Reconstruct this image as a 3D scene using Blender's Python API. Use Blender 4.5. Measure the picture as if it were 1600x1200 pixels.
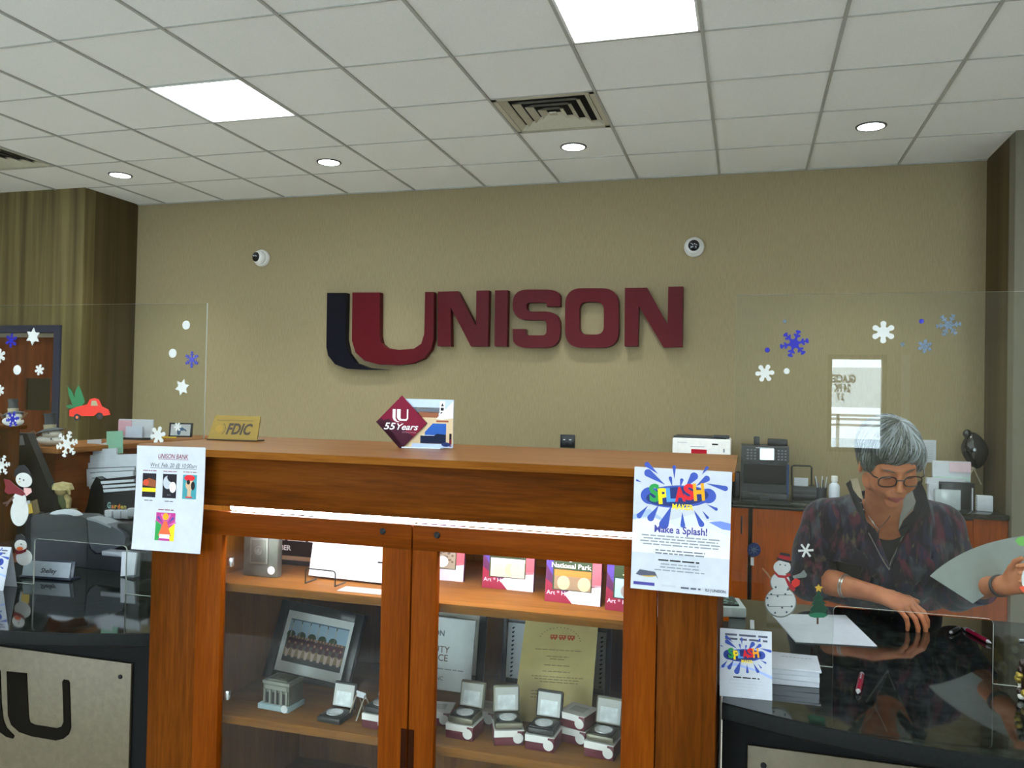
import bpy, bmesh, math, random
import numpy as np
from mathutils import Matrix, Vector, Euler

for o in list(bpy.data.objects):
    bpy.data.objects.remove(o, do_unlink=True)
S = bpy.context.scene
C = S.collection
PI = math.pi
R = math.radians
random.seed(7)

# ------------------------------------------------------------------ camera
EYE = np.array([0.0, 0.0, 1.57])
YAW, PIT, ROL, FPX = R(-16.0), R(0.9316), R(1.2143), 1280.9
_f = np.array([math.sin(YAW) * math.cos(PIT), math.cos(YAW) * math.cos(PIT), math.sin(PIT)])
_r = np.array([math.cos(YAW), -math.sin(YAW), 0.0])
_u = np.cross(_r, _f)
_r, _u = math.cos(ROL) * _r + math.sin(ROL) * _u, -math.sin(ROL) * _r + math.cos(ROL) * _u
cam_d = bpy.data.cameras.new('camera')
cam_d.sensor_width = 36.0
cam_d.lens = FPX / 1600 * 36.0
cam_d.clip_start = 0.05
cam = bpy.data.objects.new('camera', cam_d)
C.objects.link(cam)
cam.matrix_world = Matrix(((_r[0], _u[0], -_f[0], EYE[0]), (_r[1], _u[1], -_f[1], EYE[1]),
                           (_r[2], _u[2], -_f[2], EYE[2]), (0, 0, 0, 1)))
S.camera = cam

def P(px, py, X=None, Y=None, Z=None):
    """real-world point on the plane X=, Y= or Z= that a measured pixel of the 1600x1200 photo looks at"""
    d = _f + _r * (px - 800) / FPX + _u * (600 - py) / FPX
    t = (X / d[0] if X is not None else Y / d[1] if Y is not None else (Z - EYE[2]) / d[2])
    return Vector((EYE + d * t).tolist())

# ------------------------------------------------------------------ world, exposure, daylight
S.view_settings.view_transform = 'Standard'
S.view_settings.look = 'None'
S.view_settings.gamma = 1.0
S.view_settings.use_curve_mapping = False
S.view_settings.exposure = 0.68
try:
    S.cycles.max_bounces = 10
    S.cycles.transparent_max_bounces = 24
    S.cycles.sample_clamp_indirect = 6.0
    S.cycles.caustics_reflective = False
    S.cycles.caustics_refractive = False
except Exception:
    pass
W = bpy.data.worlds.new('overcast_sky')
S.world = W
W.use_nodes = True
W.node_tree.nodes['Background'].inputs[0].default_value = (0.78, 0.89, 1.0, 1)
W.node_tree.nodes['Background'].inputs[1].default_value = 10.0
PANEL_W, CAN_W, SPOT_W = 14.0, 16.0, 75.0

# ------------------------------------------------------------------ materials
def srgb(h):
    if isinstance(h, str):
        h = tuple(int(h[i:i + 2], 16) for i in (0, 2, 4))
    return tuple(((c / 255) / 12.92 if c / 255 <= 0.04045 else ((c / 255 + 0.055) / 1.055) ** 2.4) for c in h)

_mats = {}
def nodes(name):
    m = bpy.data.materials.new(name)
    m.use_nodes = True
    nt = m.node_tree
    return m, nt, nt.nodes['Principled BSDF']

def mat(name, col, rough=0.6, metal=0.0, spec=0.5, noise=0.0, scale=40, bump=0.0, stretch=(1, 1, 1), coat=0.0):
    """principled surface; noise varies the colour, bump the relief"""
    if name in _mats:
        return _mats[name]
    m, nt, b = nodes(name)
    c = srgb(col)
    b.inputs['Base Color'].default_value = (*c, 1)
    b.inputs['Roughness'].default_value = rough
    b.inputs['Metallic'].default_value = metal
    b.inputs['Specular IOR Level'].default_value = spec
    b.inputs['Coat Weight'].default_value = coat
    N, L = nt.nodes, nt.links
    tc = N.new('ShaderNodeTexCoord'); mp = N.new('ShaderNodeMapping'); nz = N.new('ShaderNodeTexNoise')
    mp.inputs['Scale'].default_value = stretch
    nz.inputs['Scale'].default_value = scale
    nz.inputs['Detail'].default_value = 3
    L.new(tc.outputs['Object'], mp.inputs[0]); L.new(mp.outputs[0], nz.inputs['Vector'])
    nv = noise if noise else 0.04
    rp = N.new('ShaderNodeValToRGB')
    rp.color_ramp.elements[0].position = 0.3; rp.color_ramp.elements[1].position = 0.7
    rp.color_ramp.elements[0].color = (*[x * (1 - nv) for x in c], 1)
    rp.color_ramp.elements[1].color = (*[min(1, x * (1 + nv)) for x in c], 1)
    L.new(nz.outputs['Fac'], rp.inputs[0]); L.new(rp.outputs[0], b.inputs['Base Color'])
    if bump:
        bp = N.new('ShaderNodeBump'); bp.inputs['Strength'].default_value = bump; bp.inputs['Distance'].default_value = 0.002
        L.new(nz.outputs['Fac'], bp.inputs['Height']); L.new(bp.outputs[0], b.inputs['Normal'])
    _mats[name] = m
    return m

def wood(name, dark, mid, light, axis='z', rough=0.42, scale=1.0, spec=0.03):
    """oak grain running along the given axis"""
    if name in _mats:
        return _mats[name]
    m, nt, b = nodes(name)
    N, L = nt.nodes, nt.links
    tc = N.new('ShaderNodeTexCoord'); mp = N.new('ShaderNodeMapping')
    st = {'x': (0.9, 14, 14), 'y': (14, 0.9, 14), 'z': (14, 14, 0.9)}[axis]
    mp.inputs['Scale'].default_value = [s * scale for s in st]
    L.new(tc.outputs['Object'], mp.inputs[0])
    n1 = N.new('ShaderNodeTexNoise'); n1.inputs['Scale'].default_value = 1.3; n1.inputs['Detail'].default_value = 6; n1.inputs['Distortion'].default_value = 0.6
    n2 = N.new('ShaderNodeTexNoise'); n2.inputs['Scale'].default_value = 13; n2.inputs['Detail'].default_value = 4; n2.inputs['Distortion'].default_value = 0.3
    L.new(mp.outputs[0], n1.inputs['Vector']); L.new(mp.outputs[0], n2.inputs['Vector'])
    mx = N.new('ShaderNodeMath'); mx.operation = 'MULTIPLY_ADD'; mx.inputs[1].default_value = 0.45
    L.new(n2.outputs['Fac'], mx.inputs[0])
    m2 = N.new('ShaderNodeMath'); m2.operation = 'MULTIPLY'; m2.inputs[1].default_value = 0.62
    L.new(n1.outputs['Fac'], m2.inputs[0]); L.new(m2.outputs[0], mx.inputs[2])
    rp = N.new('ShaderNodeValToRGB')
    e = rp.color_ramp.elements
    e[0].position = 0.34; e[0].color = (*srgb(dark), 1)
    e[1].position = 0.68; e[1].color = (*srgb(light), 1)
    k = e.new(0.52); k.color = (*srgb(mid), 1)
    L.new(mx.outputs[0], rp.inputs[0]); L.new(rp.outputs[0], b.inputs['Base Color'])
    b.inputs['Roughness'].default_value = rough
    b.inputs['Specular IOR Level'].default_value = spec
    bp = N.new('ShaderNodeBump'); bp.inputs['Strength'].default_value = 0.12; bp.inputs['Distance'].default_value = 0.001
    L.new(n2.outputs['Fac'], bp.inputs['Height']); L.new(bp.outputs[0], b.inputs['Normal'])
    _mats[name] = m
    return m

def granite(name='granite'):
    if name in _mats:
        return _mats[name]
    m, nt, b = nodes(name)
    N, L = nt.nodes, nt.links
    tc = N.new('ShaderNodeTexCoord')
    v = N.new('ShaderNodeTexVoronoi'); v.inputs['Scale'].default_value = 240
    n = N.new('ShaderNodeTexNoise'); n.inputs['Scale'].default_value = 35; n.inputs['Detail'].default_value = 8
    L.new(tc.outputs['Object'], v.inputs['Vector']); L.new(tc.outputs['Object'], n.inputs['Vector'])
    rp = N.new('ShaderNodeValToRGB'); e = rp.color_ramp.elements
    e[0].position = 0.42; e[0].color = (*srgb('0d100e'), 1); e[1].position = 0.72; e[1].color = (*srgb('2e342f'), 1)
    L.new(n.outputs['Fac'], rp.inputs[0])
    r2 = N.new('ShaderNodeValToRGB'); e = r2.color_ramp.elements
    e[0].position = 0.0; e[0].color = (*srgb('5a5f55'), 1); e[1].position = 0.16; e[1].color = (0, 0, 0, 1)
    L.new(v.outputs['Distance'], r2.inputs[0])
    ad = N.new('ShaderNodeMixRGB'); ad.blend_type = 'ADD'; ad.inputs[0].default_value = 0.35
    L.new(rp.outputs[0], ad.inputs[1]); L.new(r2.outputs[0], ad.inputs[2]); L.new(ad.outputs[0], b.inputs['Base Color'])
    b.inputs['Roughness'].default_value = 0.045
    b.inputs['Specular IOR Level'].default_value = 0.75
    _mats[name] = m
    return m

def clear(name, tint=(0.96, 0.98, 0.97), refl=0.055, rough=0.0, graze=0.6):
    """clear sheet: lets light through, mirrors a little, more at grazing angles"""
    if name in _mats:
        return _mats[name]
    m = bpy.data.materials.new(name); m.use_nodes = True
    N, L = m.node_tree.nodes, m.node_tree.links
    N.remove(N['Principled BSDF'])
    tr = N.new('ShaderNodeBsdfTransparent'); tr.inputs[0].default_value = (*tint, 1)
    gl = N.new('ShaderNodeBsdfGlossy'); gl.inputs['Roughness'].default_value = rough
    lw = N.new('ShaderNodeLayerWeight'); lw.inputs['Blend'].default_value = 0.2
    pw = N.new('ShaderNodeMath'); pw.operation = 'POWER'; pw.inputs[1].default_value = 3.0
    L.new(lw.outputs['Facing'], pw.inputs[0])
    ml = N.new('ShaderNodeMath'); ml.operation = 'MULTIPLY_ADD'; ml.inputs[1].default_value = graze; ml.inputs[2].default_value = refl
    L.new(pw.outputs[0], ml.inputs[0])
    mx = N.new('ShaderNodeMixShader')
    L.new(ml.outputs[0], mx.inputs[0]); L.new(tr.outputs[0], mx.inputs[1]); L.new(gl.outputs[0], mx.inputs[2])
    L.new(mx.outputs[0], N['Material Output'].inputs['Surface'])
    _mats[name] = m
    return m

def glow(name, col, power):
    if name in _mats:
        return _mats[name]
    m, nt, b = nodes(name)
    b.inputs['Base Color'].default_value = (0.8, 0.8, 0.8, 1)
    b.inputs['Emission Color'].default_value = (*srgb(col), 1)
    b.inputs['Emission Strength'].default_value = power
    _mats[name] = m
    return m

# ------------------------------------------------------------------ mesh builder
I4 = Matrix.Identity(4)
def T(x, y, z): return Matrix.Translation((x, y, z))
def RX(a): return Matrix.Rotation(a, 4, 'X')
def RY(a): return Matrix.Rotation(a, 4, 'Y')
def RZ(a): return Matrix.Rotation(a, 4, 'Z')
def SC(x, y, z): return Matrix.Diagonal((x, y, z, 1))

class MB:
    def __init__(self, M=None):
        self.v, self.f, self.fm, self.mats, self.M = [], [], [], [], (M or I4)
    def mi(self, m):
        if m not in self.mats: self.mats.append(m)
        return self.mats.index(m)
    def raw(self, vs, fs, m, M=None):
        M = self.M @ (M or I4)
        flip = M.determinant() < 0
        o = len(self.v); k = self.mi(m)
        self.v += [tuple(M @ Vector(p)) for p in vs]
        for f in fs:
            f = [o + i for i in f]
            self.f.append(f[::-1] if flip else f); self.fm.append(k)
        return self
    def box(self, x0, x1, y0, y1, z0, z1, m, bevel=0.0, M=None, seg=2):
        if not bevel:
            vs = [(x0, y0, z0), (x1, y0, z0), (x1, y1, z0), (x0, y1, z0), (x0, y0, z1), (x1, y0, z1), (x1, y1, z1), (x0, y1, z1)]
            fs = [(3, 2, 1, 0), (4, 5, 6, 7), (0, 1, 5, 4), (1, 2, 6, 5), (2, 3, 7, 6), (3, 0, 4, 7)]
            return self.raw(vs, fs, m, M)
        bm = bmesh.new(); bmesh.ops.create_cube(bm, size=1.0)
        for v in bm.verts:
            v.co = Vector(((x0 + x1) / 2 + v.co.x * (x1 - x0), (y0 + y1) / 2 + v.co.y * (y1 - y0), (z0 + z1) / 2 + v.co.z * (z1 - z0)))
        bmesh.ops.bevel(bm, geom=list(bm.edges), offset=bevel, segments=seg, profile=0.5, affect='EDGES')
        return self.bm(bm, m, M)
    def bm(self, bm, m, M=None):
        bm.verts.ensure_lookup_table(); bm.verts.index_update()
        vs = [tuple(v.co) for v in bm.verts]; fs = [[v.index for v in f.verts] for f in bm.faces]
        bm.free()
        return self.raw(vs, fs, m, M)
    def prism(self, pts, h0, h1, m, M=None, side=None):
        """outline in XZ extruded along Y (h0 = front)"""
        n = len(pts)
        a = sum(pts[i][0] * pts[(i + 1) % n][1] - pts[(i + 1) % n][0] * pts[i][1] for i in range(n))
        if a < 0: pts = pts[::-1]
        vs = [(p[0], h0, p[1]) for p in pts] + [(p[0], h1, p[1]) for p in pts]
        self.raw(vs, [list(range(n)), list(range(n, 2 * n))[::-1]], m, M)
        self.raw(vs, [[(i + 1) % n, i, n + i, n + (i + 1) % n] for i in range(n)], side or m, M)
        return self
    def slab(self, pts, z0, z1, m, M=None, side=None):
        """outline in XY extruded along Z"""
        n = len(pts)
        a = sum(pts[i][0] * pts[(i + 1) % n][1] - pts[(i + 1) % n][0] * pts[i][1] for i in range(n))
        if a < 0: pts = pts[::-1]
        vs = [(p[0], p[1], z0) for p in pts] + [(p[0], p[1], z1) for p in pts]
        self.raw(vs, [list(range(n))[::-1], list(range(n, 2 * n))], m, M)
        return self.raw(vs, [[i, (i + 1) % n, n + (i + 1) % n, n + i] for i in range(n)], side or m, M)
    def lathe(self, prof, m, M=None, seg=24, a0=0.0, a1=2 * PI, cap=True):
        """profile [(r, z)...] turned about Z"""
        full = abs(a1 - a0 - 2 * PI) < 1e-6
        n = seg if full else seg + 1
        vs, fs = [], []
        for r, z in prof:
            for i in range(n):
                a = a0 + (a1 - a0) * i / seg
                vs.append((r * math.cos(a), r * math.sin(a), z))
        for j in range(len(prof) - 1):
            for i in range(seg):
                k = (i + 1) % n
                fs.append((j * n + i, j * n + k, (j + 1) * n + k, (j + 1) * n + i))
        if full and cap:
            if prof[0][0] > 1e-5: fs.append(list(range(n))[::-1])
            if prof[-1][0] > 1e-5: fs.append([(len(prof) - 1) * n + i for i in range(n)])
        return self.raw(vs, fs, m, M)
    def cyl(self, r, z0, z1, m, M=None, seg=24):
        return self.lathe([(r, z0), (r, z1)], m, M, seg)
    def ball(self, c, r, m, M=None, seg=20, rings=12):
        if not hasattr(r, '__len__'): r = (r, r, r)
        prof = [(max(1e-6, math.sin(PI * i / rings)), -math.cos(PI * i / rings)) for i in range(rings + 1)]
        prof[0] = (1e-6, -1); prof[-1] = (1e-6, 1)
        return self.lathe(prof, m, (M or I4) @ T(*c) @ SC(*r), seg)
    def tube(self, pts, r, m, M=None, seg=8, cap=True):
        pts = [Vector(p) for p in pts]; n = len(pts)
        rs = r if hasattr(r, '__len__') else [r] * n
        vs, fs = [], []
        up = None
        for i, p in enumerate(pts):
            t = (pts[min(i + 1, n - 1)] - pts[max(i - 1, 0)])
            t = t.normalized() if t.length > 1e-9 else Vector((0, 0, 1))
            if up is None:
                up = Vector((0, 0, 1)) if abs(t.z) < 0.9 else Vector((1, 0, 0))
            s = t.cross(up)
            if s.length < 1e-6: s = t.orthogonal()
            s.normalize(); up = s.cross(t).normalized()
            for k in range(seg):
                a = 2 * PI * k / seg
                vs.append(tuple(p + (s * math.cos(a) + up * math.sin(a)) * rs[i]))
        for i in range(n - 1):
            for k in range(seg):
                k2 = (k + 1) % seg
                fs.append((i * seg + k, (i + 1) * seg + k, (i + 1) * seg + k2, i * seg + k2))
        if cap:
            fs.append(list(range(seg))); fs.append([(n - 1) * seg + k for k in range(seg)][::-1])
        return self.raw(vs, fs, m, M)
    def build(self, name, parent=None, smooth=35, loc=None, rot=None):
        me = bpy.data.meshes.new(name)
        me.from_pydata(self.v, [], self.f); me.update()
        for m in self.mats: me.materials.append(m)
        me.polygons.foreach_set('material_index', self.fm)
        if smooth:
            me.polygons.foreach_set('use_smooth', [True] * len(me.polygons))
            try: me.set_sharp_from_angle(angle=R(smooth))
            except Exception: pass
        me.update()
        o = bpy.data.objects.new(name, me)
        C.objects.link(o)
        if parent: o.parent = parent
        if loc is not None: o.location = loc
        if rot is not None: o.rotation_euler = rot
        return o

def tag(o, label=None, cat=None, group=None, kind=None):
    if label: o['label'] = label
    if cat: o['category'] = cat
    if group: o['group'] = group
    if kind: o['kind'] = kind
    return o

def thing(name, label, cat, loc=(0, 0, 0), rz=0.0, group=None, rx=0.0, ry=0.0):
    o = bpy.data.objects.new(name, None)
    o.empty_display_size = 0.05
    C.objects.link(o)
    o.location = loc; o.rotation_euler = (rx, ry, rz)
    return tag(o, label, cat, group)

def struct(o):
    o['kind'] = 'structure'
    return o

def copy_tree(o, parent=None):
    c = o.copy(); C.objects.link(c)
    if parent is not None: c.parent = parent
    for ch in [x for x in C.objects if x.parent == o]:
        copy_tree(ch, c)
    return c

# ------------------------------------------------------------------ lettering and print
_txt = {}
def text_tris(s, bold=0.0, shear=0.0, space=1.0):
    key = (s, bold, shear, space)
    if key in _txt: return _txt[key]
    cu = bpy.data.curves.new('t', 'FONT')
    cu.body = s; cu.size = 1.0; cu.offset = bold; cu.shear = shear; cu.space_character = space
    cu.resolution_u = 3
    ob = bpy.data.objects.new('t', cu); C.objects.link(ob)
    dg = bpy.context.evaluated_depsgraph_get(); dg.update()
    me = ob.evaluated_get(dg).to_mesh()
    vs = [(v.co.x, v.co.y) for v in me.vertices]; fs = [list(p.vertices) for p in me.polygons]
    ob.evaluated_get(dg).to_mesh_clear()
    bpy.data.objects.remove(ob, do_unlink=True); bpy.data.curves.remove(cu)
    if vs:
        x0 = min(v[0] for v in vs); vs = [(v[0] - x0, v[1]) for v in vs]
    _txt[key] = (vs, fs)
    return _txt[key]

class Sheet:
    """a printed surface: u to the right, v up, facing -Y; every print layer lies a hair proud of the last"""
    def __init__(self, w, h, t, m, bend=None, M=None):
        self.mb = MB(M); self.w, self.h, self.n = w, h, 1; self.bend = bend; self.t = t
        if bend:
            k = 16
            for a, b, fl in ((0, 0, 0), (t, t, 1)):
                vs = [self.q(u, h * j / k, -a) for j in range(k + 1) for u in (0, w)]
                fs = [(2 * j, 2 * j + 1, 2 * j + 3, 2 * j + 2) for j in range(k)]
                self.mb.raw(vs, [f[::-1] for f in fs] if fl else fs, m)
        else:
            self.mb.box(0, w, 0, t, 0, h, m)
    def q(self, u, v, d):
        y, z = (self.bend(u, v) if self.bend else (0.0, v))
        return (u, y - d, z)
    def lay(self, pts, faces, m):
        d = 0.00012 * self.n + 0.0001
        self.mb.raw([self.q(u, v, d) for u, v in pts], faces, m)
        return self
    def up(self):
        self.n += 1; return self
    def rect(self, u0, v0, u1, v1, m):
        k = max(1, int((v1 - v0) / 0.02)) if self.bend else 1
        pts = [(u, v0 + (v1 - v0) * j / k) for j in range(k + 1) for u in (u0, u1)]
        return self.lay(pts, [(2 * j, 2 * j + 1, 2 * j + 3, 2 * j + 2) for j in range(k)], m)
    def poly(self, pts, m):
        n = len(pts)
        a = sum(pts[i][0] * pts[(i + 1) % n][1] - pts[(i + 1) % n][0] * pts[i][1] for i in range(n))
        return self.lay(pts if a > 0 else pts[::-1], [list(range(n))], m)
    def ell(self, cu, cv, ru, rv, m, ang=0.0, n=20):
        c, s = math.cos(ang), math.sin(ang)
        return self.poly([(cu + ru * math.cos(2 * PI * i / n) * c - rv * math.sin(2 * PI * i / n) * s,
                           cv + ru * math.cos(2 * PI * i / n) * s + rv * math.sin(2 * PI * i / n) * c) for i in range(n)], m)
    def drop(self, cu, cv, ln, wd, ang, m):
        """a teardrop, round end outwards"""
        pts = []
        for i in range(17):
            t = -PI * 0.6 + 1.2 * PI * i / 16
            pts.append((ln * 0.5 + wd * math.cos(t), wd * math.sin(t)))
        pts.append((-ln * 0.5, 0))
        c, s = math.cos(ang), math.sin(ang)
        return self.poly([(cu + x * c - y * s, cv + x * s + y * c) for x, y in pts], m)
    def text(self, s, u, v, size, m, align='l', bold=0.0, shear=0.0, width=None, rot=0.0, sx=1.0, space=1.0):
        vs, fs = text_tris(s, bold, shear, space)
        if not vs: return self
        wd = max(p[0] for p in vs)
        k = size; kx = size * sx
        if width: kx = width / wd
        off = {'l': 0, 'c': -wd * kx / 2, 'r': -wd * kx}[align]
        c, sn = math.cos(rot), math.sin(rot)
        pts = []
        for p in vs:
            x, y = p[0] * kx + off, p[1] * k
            pts.append((u + x * c - y * sn, v + x * sn + y * c))
        return self.lay(pts, fs, m)
    def lines(self, u0, u1, v, n, gap, th, m, ragged=0.25, centre=True, seed=1):
        """rows of print too small to read, as short dashes"""
        rnd = random.Random(seed)
        for i in range(n):
            w = (u1 - u0) * (1 - ragged * rnd.random())
            a = (u0 + u1 - w) / 2 if centre else u0
            x = a
            while x < a + w:
                l = rnd.uniform(0.6, 2.2) * th * 4
                self.rect(x, v - i * gap, min(x + l, a + w), v - i * gap + th, m)
                x += l + th * 1.1
        return self
    def build(self, name, parent=None, **k):
        return self.mb.build(name, parent, smooth=0, **k)
# ------------------------------------------------------------------ the room
M_WALLP = None
def wallpaper():
    m, nt, b = nodes('woven_wallpaper')
    N, L = nt.nodes, nt.links
    tc = N.new('ShaderNodeTexCoord'); mp = N.new('ShaderNodeMapping'); mp.inputs['Scale'].default_value = (60, 60, 5)
    nz = N.new('ShaderNodeTexNoise'); nz.inputs['Scale'].default_value = 3; nz.inputs['Detail'].default_value = 5
    L.new(tc.outputs['Object'], mp.inputs[0]); L.new(mp.outputs[0], nz.inputs['Vector'])
    rp = N.new('ShaderNodeValToRGB'); e = rp.color_ramp.elements
    e[0].position = 0.3; e[0].color = (*srgb('8c7e5e'), 1); e[1].position = 0.7; e[1].color = (*srgb('998b6a'), 1)
    L.new(nz.outputs['Fac'], rp.inputs[0]); L.new(rp.outputs[0], b.inputs['Base Color'])
    b.inputs['Roughness'].default_value = 0.75
    b.inputs['Specular IOR Level'].default_value = 0.25
    return m
def wallpaper_dark(name, d, l):
    """stained wood-look covering with soft vertical bands"""
    m, nt, b = nodes(name)
    N, L = nt.nodes, nt.links
    tc = N.new('ShaderNodeTexCoord'); mp = N.new('ShaderNodeMapping'); mp.inputs['Scale'].default_value = (7, 7, 0.25)
    nz = N.new('ShaderNodeTexNoise'); nz.inputs['Scale'].default_value = 1.6; nz.inputs['Detail'].default_value = 5
    L.new(tc.outputs['Object'], mp.inputs[0]); L.new(mp.outputs[0], nz.inputs['Vector'])
    rp = N.new('ShaderNodeValToRGB'); e = rp.color_ramp.elements
    e[0].position = 0.35; e[0].color = (*srgb(d), 1); e[1].position = 0.65; e[1].color = (*srgb(l), 1)
    L.new(nz.outputs['Fac'], rp.inputs[0]); L.new(rp.outputs[0], b.inputs['Base Color'])
    b.inputs['Roughness'].default_value = 0.6
    b.inputs['Specular IOR Level'].default_value = 0.25
    return m

m_wall = wallpaper()
m_band = wallpaper_dark('banded_wallcovering', '4e4327', '766a45')
m_band2 = wallpaper_dark('brown_wallcovering', '41361f', '55482c')
m_tile = mat('ceiling_tile', 'ebece8', 0.9, noise=0.035, scale=160, bump=0.25, spec=0.2)
m_bar = mat('ceiling_grid_metal', 'a9aaa3', 0.5)
m_white = mat('white_paint', 'e6e6e2', 0.45)
m_black = mat('black_plastic', '141517', 0.35)
m_matte = mat('matte_black', '0e0e10', 0.8)
m_dark = mat('dark_grey_plastic', '2a2d31', 0.4)
m_navy = mat('navy_paint', '262b42', 0.45)
m_chrome = mat('brushed_steel', 'b9bcc0', 0.25, 1.0)
m_paper = mat('white_paper', 'c3c7cd', 0.75, spec=0.25)

CZ = 3.2625
XL, XR, YF, YB = -7.2, 4.2, -3.5, 6.256
t = 0.6096
gx0, gy0 = -0.36345 * t, 7.2557 * t

def floor_tiles():
    m, nt, b = nodes('beige_floor_tile')
    N, L = nt.nodes, nt.links
    tc = N.new('ShaderNodeTexCoord'); br = N.new('ShaderNodeTexBrick')
    br.offset = 0.0; br.inputs['Scale'].default_value = 1.0
    br.inputs['Brick Width'].default_value = 0.45; br.inputs['Row Height'].default_value = 0.45
    br.inputs['Mortar Size'].default_value = 0.006
    br.inputs['Color1'].default_value = (*srgb('d2cdc2'), 1); br.inputs['Color2'].default_value = (*srgb('d9d5cb'), 1)
    br.inputs['Mortar'].default_value = (*srgb('a8a296'), 1)
    L.new(tc.outputs['Object'], br.inputs['Vector']); L.new(br.outputs[0], b.inputs['Base Color'])
    b.inputs['Roughness'].default_value = 0.45
    return m
m_floor = floor_tiles()
mb = MB().box(XL, XR, -0.97, YB + 0.6, -0.05, 0, m_floor).box(XL, XR, YF, -0.97, -0.05, 0, mat('grey_carpet', 'a9aaa8', 0.95, noise=0.15, scale=90, bump=0.3)); struct(mb.build('floor', smooth=0))
mb = MB().box(XL, XR, YB, YB + 0.12, 0, CZ + 0.2, m_wall)
struct(mb.build('wall_back', smooth=0))
# left return: door wall y = 5.63 and its side
XA, YA = -5.40, 5.63
D0, D1, DZ = -6.55, -5.60, 2.10       # door frame outer edges
mb = MB()
mb.box(XL, D0, YA, YA + 0.12, 0, CZ + 0.1, m_band)
mb.box(D0, D1, YA, YA + 0.12, DZ, CZ + 0.1, m_band)
mb.box(D1, XA, YA, YA + 0.12, 0, CZ + 0.1, m_band)
struct(mb.build('wall_left_front', smooth=0))
mb = MB().box(XA - 0.1, XA, YA + 0.12, YB, 0, CZ + 0.1, m_band2)
struct(mb.build('wall_left_return', smooth=0))
# right return
XB = 1.555
mb = MB().box(XB, XR, YA, YA + 0.12, 0, CZ + 0.1, mat('pale_wallcovering', '6f6b5a', 0.75, noise=0.05, scale=30, stretch=(1, 1, .2)))
struct(mb.build('wall_right_front', smooth=0))
mb = MB().box(XB, XB + 0.1, YA + 0.12, YB, 0, CZ + 0.1, m_band2)
struct(mb.build('wall_right_return', smooth=0))
struct(MB().box(XL - 0.1, XL, YF, YB, 0, CZ + 0.1, m_wall).build('wall_left', smooth=0))
struct(MB().box(XR, XR + 0.1, YF, YB, 0, CZ + 0.1, m_wall).build('wall_right', smooth=0))
# front wall with tall windows behind the photographer
wins = [(-5.65, -4.4, 0.3, 2.7), (-4.1, -3.1, 0.3, 2.7), (-2.35, -1.35, 0.3, 2.7), (0.70, 1.20, 1.14, 2.02), (2.4, 3.9, 0.3, 2.7)]
WZ0, WZ1 = 0.35, 2.08
mf = mat('front_wall_paint', 'bdb8aa', 0.7)
mb = MB()
x = XL
for a, b, WZ0, WZ1 in wins:
    mb.box(x, a, YF - 0.2, YF, 0, CZ + 0.1, mf)
    mb.box(a, b, YF - 0.2, YF, 0, WZ0, mf).box(a, b, YF - 0.2, YF, WZ1, CZ + 0.1, mf)
    x = b
mb.box(x, XR, YF - 0.2, YF, 0, CZ + 0.1, mf)
struct(mb.build('wall_front', smooth=0))
m_pane = clear('window_pane', refl=0.03)
for i, (a, b, WZ0, WZ1) in enumerate(wins):
    if b - a < 0.1:
        struct(MB().box(a, b, YF - 0.083, YF - 0.077, WZ0, WZ1, m_pane).build('window_%d' % (i + 1), smooth=0)); continue
    w = struct(MB().box(a, a + 0.04, YF - 0.12, YF - 0.04, WZ0, WZ1, m_navy).box(b - 0.04, b, YF - 0.12, YF - 0.04, WZ0, WZ1, m_navy)
               .box(a, b, YF - 0.12, YF - 0.04, WZ0, WZ0 + 0.04, m_navy).box(a, b, YF - 0.12, YF - 0.04, WZ1 - 0.04, WZ1, m_navy).build('window_%d' % (i + 1), smooth=0))
    MB().box(a + 0.04, b - 0.04, YF - 0.083, YF - 0.077, WZ0 + 0.04, WZ1 - 0.04, m_pane).build('pane', w, smooth=0)
    if b - a > 0.3:
        L_ = bpy.data.lights.new('window_daylight', 'AREA'); L_.shape = 'RECTANGLE'; L_.size = b - a; L_.size_y = WZ1 - WZ0
        L_.cycles.is_portal = True
        lo = bpy.data.objects.new('window_daylight', L_); C.objects.link(lo)
        lo.location = ((a + b) / 2, YF - 0.21, (WZ0 + WZ1) / 2); lo.rotation_euler = (R(90), 0, PI) if False else (R(-90), 0, 0)
        lo.rotation_euler = (R(90), 0, PI)
struct(MB().box(1.31, 1.375, YF, YF + 0.02, 1.35, 2.02, m_white).build('trim_2', smooth=0))
# outside: snowy lot, road sign on its wall
struct(MB().box(-25, 25, -40, YF - 0.25, -0.3, -0.15, mat('snowy_ground', 'dde4ea', 0.9, noise=0.15, scale=2)).build('ground_outside', smooth=0))

m_sb = mat('sign_board_white', 'f0f3f2', 0.6)
so = thing('road_sign', 'white roadside sign board with dark lettering, seen mirrored in the right shield', 'sign', (1.6, -8, 0))
MB().box(-1.2, 1.2, -0.1, 0, 1.53, 2.09, m_sb).build('board', so, smooth=0)
for x in (-1.0, 0.9): MB().box(x, x + 0.1, -0.1, 0, -0.15, 1.53, m_sb).build('post', so, smooth=0)
tx = Sheet(0.001, 0.001, 0.0001, m_sb)
ink = mat('sign_ink', '20262c', 0.6)
tx.text('GLACIER', 0, 0.32, 0.15, ink, bold=0.045, width=0.37).text('24 PK', 0.07, 0.19, 0.15, ink, bold=0.045, width=0.22).text('2 7', 0.15, 0.07, 0.13, ink, bold=0.045, width=0.10)
tx.mb.v = [(-v[0] - 0.13, -v[1] + 0.002, v[2] + 1.56) for v in tx.mb.v]
tx.build('lettering', so)
ra = thing('porch_railing', 'white porch railing outside, seen mirrored in the right shield', 'railing', (1.0, -4.6, 0))
for z in (1.36, 1.42, 1.46):
    MB().box(-2.5, 2.5, -0.02, 0.02, z - 0.012, z + 0.012, m_white).build('rail', ra, smooth=0)
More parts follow.
